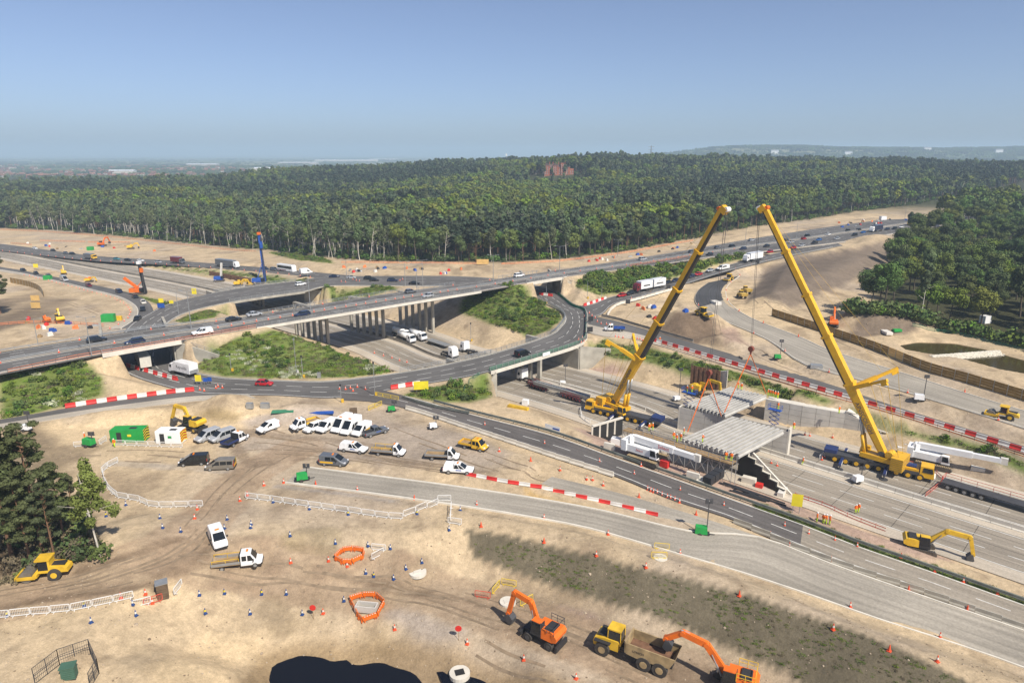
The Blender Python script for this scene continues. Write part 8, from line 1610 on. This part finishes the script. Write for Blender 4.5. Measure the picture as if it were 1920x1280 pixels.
for px, z, lab, pose in (((1263,824),-1.3,'at the left of the group by the near beams',0),((1269,829),-1.3,'in front of the group by the near beams',2),((1276,827),-1.3,'at the right of the group by the near beams',0),((1282,816),-1.3,'behind the group by the near beams',0),((1317,829),ZD,'standing alone on top of the near beams',2),((1361,862),-1.3,'at the scaffold end, left of two',0),((1371,864),-1.3,'at the scaffold end, right of two',0),((1346,781),None,'on the blue platform between the beams, left one',2),((1357,780),None,'on the blue platform between the beams, right one',0),((1440,742),-1.5,'leftmost on the far abutment',0),((1444,743),-1.5,'second from left on the far abutment',0),((1448,744),-1.5,'in the middle of the far abutment group',2),((1453,746),-1.5,'right of the middle on the far abutment',0),((1458,747),-1.5,'rightmost on the far abutment',0),((1384,728),ZD,'kneeling end of the far beams, left one',2),((1390,731),ZD,'at the far end of the far beams, right one',0),((1573,775),-1.6,'on top of the far retaining wall',0),((1488,804),-7,'walking on the closed motorway behind the pier wall',1),((1505,871),-7,'walking alone on the motorway before the pier wall',1),((1604,962),-7,'on the motorway lane, left of two',0),((1609,960),-7,'on the motorway lane, right of two',1),((1531,978),None,'behind the slip road barrier near the yellow sign',0),((1543,981),None,'left of three behind the slip road barrier',0),((1549,982),None,'middle of three behind the slip road barrier',2),((1555,983),None,'right of three behind the slip road barrier',0),((215,838),None,'in front of the green cabin',1),((1217,808),-1.3,'at the left end of the scaffold platform, first',0),((1224,807),-1.3,'at the left end of the scaffold platform, second',2),((1237,642),None,'walking by the long barrier row under the left boom',1),((160,826),None,'beside the green generator',0)):
    if z == -1.6 or z is not None: person(px, z, W+lab, pose)
    else: person(px, (zfor(at(1344,806,-7).x, at(1344,806,-7).y, 786)+.1) if 'blue platform' in lab else None, W+lab, pose)
for k, dx_ in (('left', -.6), ('right', .6)): p = at(1290,772,-7); zz = zfor(p.x, p.y, 736)+.08; place([('body', PB[0]), ('helmet', HELM)], 'person', (p.x+dx_, p.y, zz), 1+dx_, W+'on the left scissor lift, %s one' % k, 'person')
p = at(1449,806,-7); place([('body', PB[2]), ('helmet', HELM)], 'person', (p.x+.7, p.y, zfor(p.x, p.y, 768)+.08), 2, W+'on the raised right scissor lift', 'person')
# ------------------------------------------------------------------ loose materials
def stack(px, d, col, name, lab, z=None, rz=-.75, n=1, cat='materials'):
    p = gnd(*px) if z is None else at(*px, z); rg = Rig(name, p, lab, cat); f = frame(p, rz)
    for i in range(n): g = MB(); lbox(f, g, (random.uniform(-.1,.1),(i-(n-1)/2)*(d[1]+.12),d[2]/2), d, (.96,.96)); rg.part('piece', g, M[col])
for a in (((1338,900),(1.6,1.6,1.4),'trim','waste_bin','three dark steel bins beside the stepped wall',None,-.75,3,'bin'),((1300,898),(2.4,.5,1.3),'concrete_light','wall_unit','pale precast wall unit near the dark bins',None,-.6,1,'concrete unit'),((1318,903),(2.0,1.0,.5),'concrete_light','concrete_slab','stack of pale concrete slabs left of the bins',None,-.6,2,'concrete unit'),((1142,842),(2.2,.6,1.3),'concrete_light','wall_unit','pale concrete block left of the white crawler crane',None,-.5,1,'concrete unit'),((1155,833),(2.0,1.6,1.5),'white','bowser','white water bowser beside the crawler crane counterweight',None,-.4,1,'bowser'),((1246,874),(1.6,1.0,1.2),'red','compressor','red compressor between the crawler crane and slip road',None,-.7,1,'compressor'),((1404,905),(2.6,1.3,1.2),'concrete_light','tank','white tank trailer at the foot of the stepped wall',None,-.6,1,'tank'),((1424,914),(1.3,1.0,.9),'red','generator','small red generator right of the white tank',None,-.6,1,'generator'),((1466,926),(1.1,1.0,.9),'white_pl','bag','white bulk bags at the end of the stepped wall',None,-.6,3,'bag'),((1704,845),(2.2,1.4,1.6),'white_pl','compressor','cream compressor left of the sheet piles',-7,-.6,1,'compressor'),((1690,845),(1.8,1.5,1.1),'white','tarpaulin','white covered heap beside the sloping wall end',-7,-.4,1,'heap'),((1832,886),(2.4,1.4,1.3),'concrete_light','generator','cream generator near the right sheet piles',-7,-.6,1,'generator'),((1812,872),(1.6,.9,.8),'white','box','small white box before the right sheet piles',-7,-.6,1,'box'),((1882,886),(3.2,.4,2.2),'concrete_light','wall_unit','pale upright wall unit at the right edge',-7,-.5,1,'concrete unit'),((972,765),(5.0,1.0,.5),'yellow2','platform','long yellow frame on the sand below the bridge',None,-.5,1,'frame'),((985,758),(1.6,1.1,1.3),'white','generator','white generator on the sand below the bridge',None,-.4,1,'generator'),((1342,570),(2.4,1.2,1.1),'white_pl','pipe_stack','pale pipes stacked left of the fresh tarmac',None,.2,3,'pipes'),((1395,672),(2.2,1.0,.6),'stone','rubble','pale rubble pile on the right-hand sand',None,.2,2,'rubble'),((1530,690),(3.0,1.8,1.0),'steel','pump_set','grey pump and hoses beside the curved road',None,-.3,1,'pump'),((1660,624),(2.0,1.2,.8),'white_pl','pipe_stack','white drums beside the brown heap',None,0,4,'drums'),((1682,621),(2.4,1.4,.7),'green','tarpaulin','green sheeted stack beside the white drums',None,0,1,'stack'),((204,602),(4.0,2.4,2.4),'green','site_cabin','small green cabin inside the left bend',None,.2,1,'cabin'),((221,600),(2.6,1.4,1.4),'yellow2','tank','yellow tank right of the small green cabin',None,.2,1,'tank'),((90,524),(3.4,2.2,2.0),'green','site_cabin','green cabin beyond the bend near the yellow excavator',None,.1,1,'cabin'),((170,469),(3.6,2.4,2.3),'green','site_cabin','green cabin on the far works below the wood',None,0,1,'cabin'),((1655,412),(5,2.4,2.6),'white','site_cabin','white cabin beside the far trunk road works',None,.3,1,'cabin'),((1680,486-18),(7,2.4,2.4),'white_pl','site_cabin','long pale cabin left of the right-hand wood',None,.2,1,'cabin'),((1846,605),(2.6,2.2,2.4),'white','site_cabin','white cabin standing among the right-hand trees',None,.3,1,'cabin'),((603,783-8),(5,.8,.4),'blue','sheet_roll','blue plastic sheet on the grass above the gravel heap',None,.1,1,'sheet'),((530,772),(4.5,1.2,.3),'green_net','mesh_roll','green mesh roll left of the blue sheet',None,.1,1,'mesh'),((468,765),(1.4,.8,1.2),'steel','cabinet','grey roadside cabinet, left of two',None,0,1,'cabinet'),((498,765),(1.8,.8,1.2),'steel','cabinet','grey roadside cabinet, right of two',None,0,1,'cabinet'),((663,784),(1.6,1.2,2.2),'shed_wood','sentry_box','brown timber sentry box at the yard gate',None,.2,1,'shed'),((598,708),(.9,.5,1.4),'steel','cabinet','grey cabinet on the left green island',None,0,1,'cabinet')): stack(*a)
g = MB(); a, b = gnd(1345,912), gnd(1500,962)
for i in range(9): o_ = Vector((.1*i, .25*i, 0)); s0 = random.uniform(0,.4); A, B = a.lerp(b, s0)+o_, a.lerp(b, s0+.45)+o_; A.z = float(ground_z(A.x,A.y))+.2; B.z = float(ground_z(B.x,B.y))+.2; g.cyl(A, B, .13, n=6)
tag(g.build('pipe_bundle', M['trim']), 'dark pipes and bars lying along the near side of the works', 'pipes')
AREAS = [('beside the far trunk road under the wood', [(1120,486),(1250,470),(1300,455),(1290,462),(1200,480),(1100,492)], 16), ('on the far works behind the roundabout', [(640,500),(880,502),(860,515),(660,512)], 22), ('on the far right works near the wood edge', [(1560,420),(1700,405),(1710,412),(1580,430)], 18), ('in the left working area', [(20,590),(200,600),(180,625),(20,640)], 12), ('beside the far excavators', [(20,455),(240,462),(320,475),(60,465)], 12), ('on the sand left of the fresh tarmac', [(1190,570),(1290,575),(1280,600),(1200,600)], 10)]
KD = [('orange_net',(1.8,.3,1.0),'orange barrier stack'),('red',(1.4,1.0,.8),'red crate'),('blue',(2.0,1.2,.9),'blue pipe stack'),('white_pl',(1.6,1.0,1.0),'white bulk bag'),('wood',(1.4,1.2,.6),'timber pallet'),('trim',(1.6,1.2,.7),'dark material heap'),('steel',(2.6,.8,.5),'steel bar bundle')]
for where, poly, n_ in AREAS:
    P = np.array(poly)
    for i in range(n_):
        for _ in range(60):
            x, y = random.uniform(P[:,0].min(), P[:,0].max()), random.uniform(P[:,1].min(), P[:,1].max())
            if pip(poly, np.array([x]), np.array([y]))[0]: break
        q = gnd(x, y); col, d_, nm = KD[i % len(KD)]; mb = MB(); mb.box((0,0,d_[2]/2), d_, 0, (.85,.85)); mb.box((.2,.1,d_[2]+.1), (d_[0]*.6,d_[1]*.6,.25), .3); o = place(mb.mesh('stack', M[col]), nm.replace(' ','_'), (q.x,q.y,q.z), random.uniform(0,3), nm+' '+where, 'materials', nm+' '+where)
# ------------------------------------------------------------------ near pines at the left edge
NP = []
for i in range(3):
    r = np.random.default_rng(500+i); h = 20.0; lob = []
    for _ in range(46):
        a = r.uniform(0, 6.28); z = r.uniform(.34, .98); rr_ = h*.20*(1.12-z*.75)*r.uniform(.25, 1.15); s = h*r.uniform(.028, .055); lob.append(((math.cos(a)*rr_, math.sin(a)*rr_, h*z), (s, s, s*.55), s*s))
    P, d = crown_pts(r, 9500, lob); tr = trunk_mb(h, .26, r, .015, 0, .96, 8)
    for l in lob[::2]: c = Vector(l[0]); b = Vector((0, 0, c.z-1.2)); tr.cyl(b, c, .07, .02, 4, False)
    NP.append((leaf_mesh('crown', leaves(P, d, .21, r, .5), LM['pine_near']), tr.mesh('trunk', LM['pinebark'], True)))
r = np.random.default_rng(610); lob = []
for _ in range(34):
    a = r.uniform(0, 6.28); z = r.uniform(.38, .98); q = 2.6*(1.2-z)*1.3*r.uniform(.2, 1); s = r.uniform(.5, .95); lob.append(((math.cos(a)*q, math.sin(a)*q, 14*z), (s, s, s*1.2), s*s))
P, d = crown_pts(r, 5200, lob); tr = trunk_mb(14, .16, r, .03, 10, .95, 6, (.35, .9)); BN = (leaf_mesh('crown', leaves(P, d, .17, r), LM['birch_near']), tr.mesh('trunk', LM['pale'], True))
for k, (bx, by, ty, i, lab) in enumerate([(82,1038,795,0,'tall pine with the highest open crown at the left edge of the ground'),(24,1052,778,1,'tall dark pine at the left picture edge'),(-22,1045,765,2,'pine cut off by the left picture edge'),(122,1022,868,1,'shorter pine right of the tallest one'),(52,1012,815,2,'pine behind the two tallest at the left'),(104,1052,905,0,'small pine in front of the left clump'),(-5,1085,800,0,'pine nearest the roller at the left edge'),(142,1000,890,2,'slim pine left of the birch'),(10,990,800,1,'pine at the back of the left clump'),(60,1062,880,2,'low pine behind the roller'),(1,588,462,1,'dark pine at the left picture edge above the trunk road'),(-12,592,480,2,'second dark pine at the left picture edge above the trunk road')]):
    p = gnd(bx, by) if bx >= 0 else gnd(0, by)+Vector((bx*.09, 0, 0)); p.z = float(ground_z(p.x, p.y)); hh = zfor(p.x, p.y, ty)-p.z; s = hh/20.0; place([('trunk', NP[i][1]), ('crown', NP[i][0])], 'pine_tree', p, k*1.3, lab, 'tree', 'pines at the left edge', scale=(s*1.05, s*1.05, s))
p = gnd(188,1042); s = (zfor(p.x, p.y, 868)-p.z)/14; place([('trunk', BN[1]), ('crown', BN[0])], 'birch_tree', p, .4, 'light green birch with white trunk right of the left pines', 'tree', None, scale=s)
poly = gpoly([(0,940),(110,940),(165,980),(195,1045),(150,1056),(60,1085),(0,1095)]); Pp = np.array(poly); n = 700; x = rr.uniform(Pp[:,0].min()-10, Pp[:,0].max(), n); y = rr.uniform(Pp[:,1].min(), Pp[:,1].max(), n); ok = poly_dist(poly, x, y) < 0; x, y = x[ok], y[ok]; n = len(x)
scatter('pine_undergrowth', np.stack([x, y, ground_z(x, y)-.1], 1), rr.uniform(.5, 1.5, n), rr.uniform(0, 6, n), rr.choice([0, 1, 1, 2], n), [BUSH[1], bush_mesh('twigs', 71, 120, .9, 1.6, .12, LM['dry']), bush_mesh('twigs', 72, 120, .8, .9, .1, LM['dry'])], 'shrubs and dry brush under the left pines', 'undergrowth')
# ------------------------------------------------------------------ mansion, town, masts
M['roof_m'] = mat('slate_roof', (.11,.075,.065), .9)
def mansion():
    p = Vector((MANS.x, MANS.y, float(ground_z(MANS.x, MANS.y)))); rg = Rig('brick_mansion', p, 'large red brick mansion with gables and chimneys on the wooded hill', 'building'); f = frame(p, .12); P = rg.part
    def blk(x, y, w, d_, h, gable=0):
        g = MB(); lbox(f, g, (x,y,h/2-4), (w,d_,h+8)); P('wall', g, M['brick'])
        if gable: g = MB(); g.loft([[f(x-w/2-.3,yy,h), f(x+w/2+.3,yy,h), f(x,yy,h+gable)] for yy in (y-d_/2-.3, y+d_/2+.3)]); P('roof', g, M['roof_m'])
        for i in range(int(w/3.4)):
            for fl in range(int(h/4)):
                xx = x-w/2+2+i*3.4; q = P('window', MB().quad(f(xx-.7,y-d_/2-.06,fl*4+1.2), f(xx+.7,y-d_/2-.06,fl*4+1.2), f(xx+.7,y-d_/2-.06,fl*4+3.2), f(xx-.7,y-d_/2-.06,fl*4+3.2)), M['glass']); g = MB(); g.bar(f(xx-.8,y-d_/2-.1,fl*4+1.1), f(xx+.8,y-d_/2-.1,fl*4+1.1), .3); g.bar(f(xx-.85,y-d_/2-.08,fl*4+1.1), f(xx-.85,y-d_/2-.08,fl*4+3.3), .3); P('surround', g, M['white'], False, q)
    blk(0,0,44,14,14); g = MB(); g.loft([[f(-22.5,-7.5,14), f(-22.5,7.5,14), f(-20,0,19)], [f(22.5,-7.5,14), f(22.5,7.5,14), f(20,0,19)]]); P('roof', g, M['roof_m']); blk(-19,-3,9,12,17,5); blk(-4,-3,9,12,17,5); blk(9,-4,8,10,22); blk(22,2,14,12,11)
    for x in (-22,-13,-7,3,15,20): g = MB(); lbox(f, g, (x,2,19), (1.6,1.6,10)); P('chimney', g, M['brick'])
    return rg
_m = mansion(); _m.o.scale = (.8, .8, .7)
M['roof_tile'] = mat('roof_tile', (.20,.10,.07), .9, var=.2, per_obj=.25); M['render'] = mat('pale_render', (.55,.50,.44), .9, per_obj=.2); M['shed_roof'] = mat('white_shed_roof', (.75,.76,.78), .6)
@memo
def house(k):
    m = MB(); w, d_, h = (9,7,5.2) if k % 2 else (13,8,5.5); m.box((0,0,h/2-2), (w,d_,h+4)); m.cur = 1; m.loft([[(-w/2-.4,-d_/2-.5,h), (-w/2-.4,d_/2+.5,h), (-w/2-.4,0,h+3)], [(w/2+.4,-d_/2-.5,h), (w/2+.4,d_/2+.5,h), (w/2+.4,0,h+3)]]); m.cur = 0; m.box((w*.3,.6,h+3), (1,1,2.4)); m.cur = 2
    for i in range(3):
        for z in (1.2, 3.6): m.quad((-w/2+1.5+i*w*.3,-d_/2-.05,z), (-w/2+3+i*w*.3,-d_/2-.05,z), (-w/2+3+i*w*.3,-d_/2-.05,z+1.2), (-w/2+1.5+i*w*.3,-d_/2-.05,z+1.2))
    return m.mesh('house', [M['render'] if k > 1 else M['brick'], M['roof_tile'], M['glass']])
n = 0; tries = 0
while n < 230 and tries < 4000:
    tries += 1; px, py = random.uniform(-5, 540), random.uniform(308, 336); p = at(px, py, -11)
    if float(poly_dist(FOREST_POLY, np.array([p.x]), np.array([p.y]))[0]) < 20 or p.y < 1500: continue
    p.z = float(base_z(p.x, p.y)); place(house(random.randrange(4)), 'house', p, random.uniform(-.5,.5), 'small house with brown roof in the distant town at the left', 'house', 'houses of the distant town', scale=1.15); n += 1
for px, py, w, d_, h, lab in ((650,301,560,120,14,'long white warehouse roof on the left horizon'),(560,306,260,80,12,'smaller white warehouse left of the long one'),(495,319,70,30,14,'white block standing in the distant town'),(380,308,180,60,10,'pale shed roofs above the distant town'),(230,322,90,25,9,'long pale building in the distant town'),(720,299,300,80,12,'pale roof at the right of the long warehouse')):
    p = at(px, py, -12); p.z = float(base_z(p.x, p.y)); rg = Rig('warehouse', p, lab, 'building'); g = MB(); g.box((p.x,p.y,p.z+h/2), (w,d_,h)); rg.part('wall', g, M['render']); g = MB(); g.box((p.x,p.y,p.z+h+1.5), (w+2,d_+2,3), 0, (1,.2)); rg.part('roof', g, M['shed_roof'])
for px, py, lab in ((1590,291,'white house among trees on the far ridge, left'),(1738,283,'white house near the top of the far ridge'),(1452,288,'pale house low on the far ridge'),(1872,287,'white house at the right of the far ridge')):
    p = gnd(px, py); rg = Rig('ridge_house', p, lab, 'house'); g = MB(); g.box((p.x,p.y,p.z+8), (42,14,18)); rg.part('wall', g, M['white']); g = MB(); g.box((p.x,p.y,p.z+19), (44,16,5), 0, (.9,.1)); rg.part('roof', g, M['steel'])
def lattice(p, h, w, lab, arms):
    rg = Rig('pylon' if arms else 'mast', p, lab, 'pylon' if arms else 'mast'); g = MB()
    for i in range(9):
        z0, z1 = h*i/9, h*(i+1)/9; w0, w1 = w*(1-.85*i/9), w*(1-.85*(i+1)/9)
        for sx, sy in ((-1,-1),(1,-1),(1,1),(-1,1)): g.bar(p+Vector((sx*w0,sy*w0,z0)), p+Vector((sx*w1,sy*w1,z1)), .5)
        g.bar(p+Vector((-w0,-w0,z0)), p+Vector((w1,-w1,z1)), .35); g.bar(p+Vector((w0,-w0,z0)), p+Vector((-w1,-w1,z1)), .35)
    rg.part('tower', g, M['steel'])
    if arms:
        for z in (.72,.84,.95): rg.part('cross_arm', MB().bar(p+Vector((-7,0,h*z)), p+Vector((7,0,h*z)), .7), M['steel'])
    else: rg.part('antenna', MB().box((p.x,p.y,p.z+h*.95), (2.6,2.6,h*.16)), M['white'])
p = at(1204,300,12); p = Vector((p.x*.9, p.y*.9, 0)); p = Vector(((1204-960)/F*1700*1.03, 1700, float(base_z(330, 1700)))); lattice(p, zfor(p.x, p.y, 273)-p.z, 3.4, 'lattice pylon rising over the wood on the horizon', True)
p = Vector(((950-960)/F*1520, 1500, float(base_z(-10, 1500)))); lattice(p, zfor(p.x, p.y, 289)-p.z, 1.6, 'slim lattice mast with white antennas left of the mansion', False)
# ------------------------------------------------------------------ air
hz = MB().box((0, 9000, 78), (44000, 19000, 196)).build('haze', [])
mh = bpy.data.materials.new('haze_air'); mh.use_nodes = True; t = mh.node_tree; t.nodes.remove(t.nodes['Principled BSDF'])
pv = t.nodes.new('ShaderNodeVolumePrincipled'); pv.inputs['Density'].default_value = 0.00019; pv.inputs['Color'].default_value = (0.58, 0.76, 0.95, 1); pv.inputs['Anisotropy'].default_value = 0.0
t.links.new(pv.outputs[0], t.nodes['Material Output'].inputs['Volume']); hz.data.materials.append(mh); hz['kind'] = 'stuff'; tag(hz, 'pale blue haze over the distant countryside', 'haze')
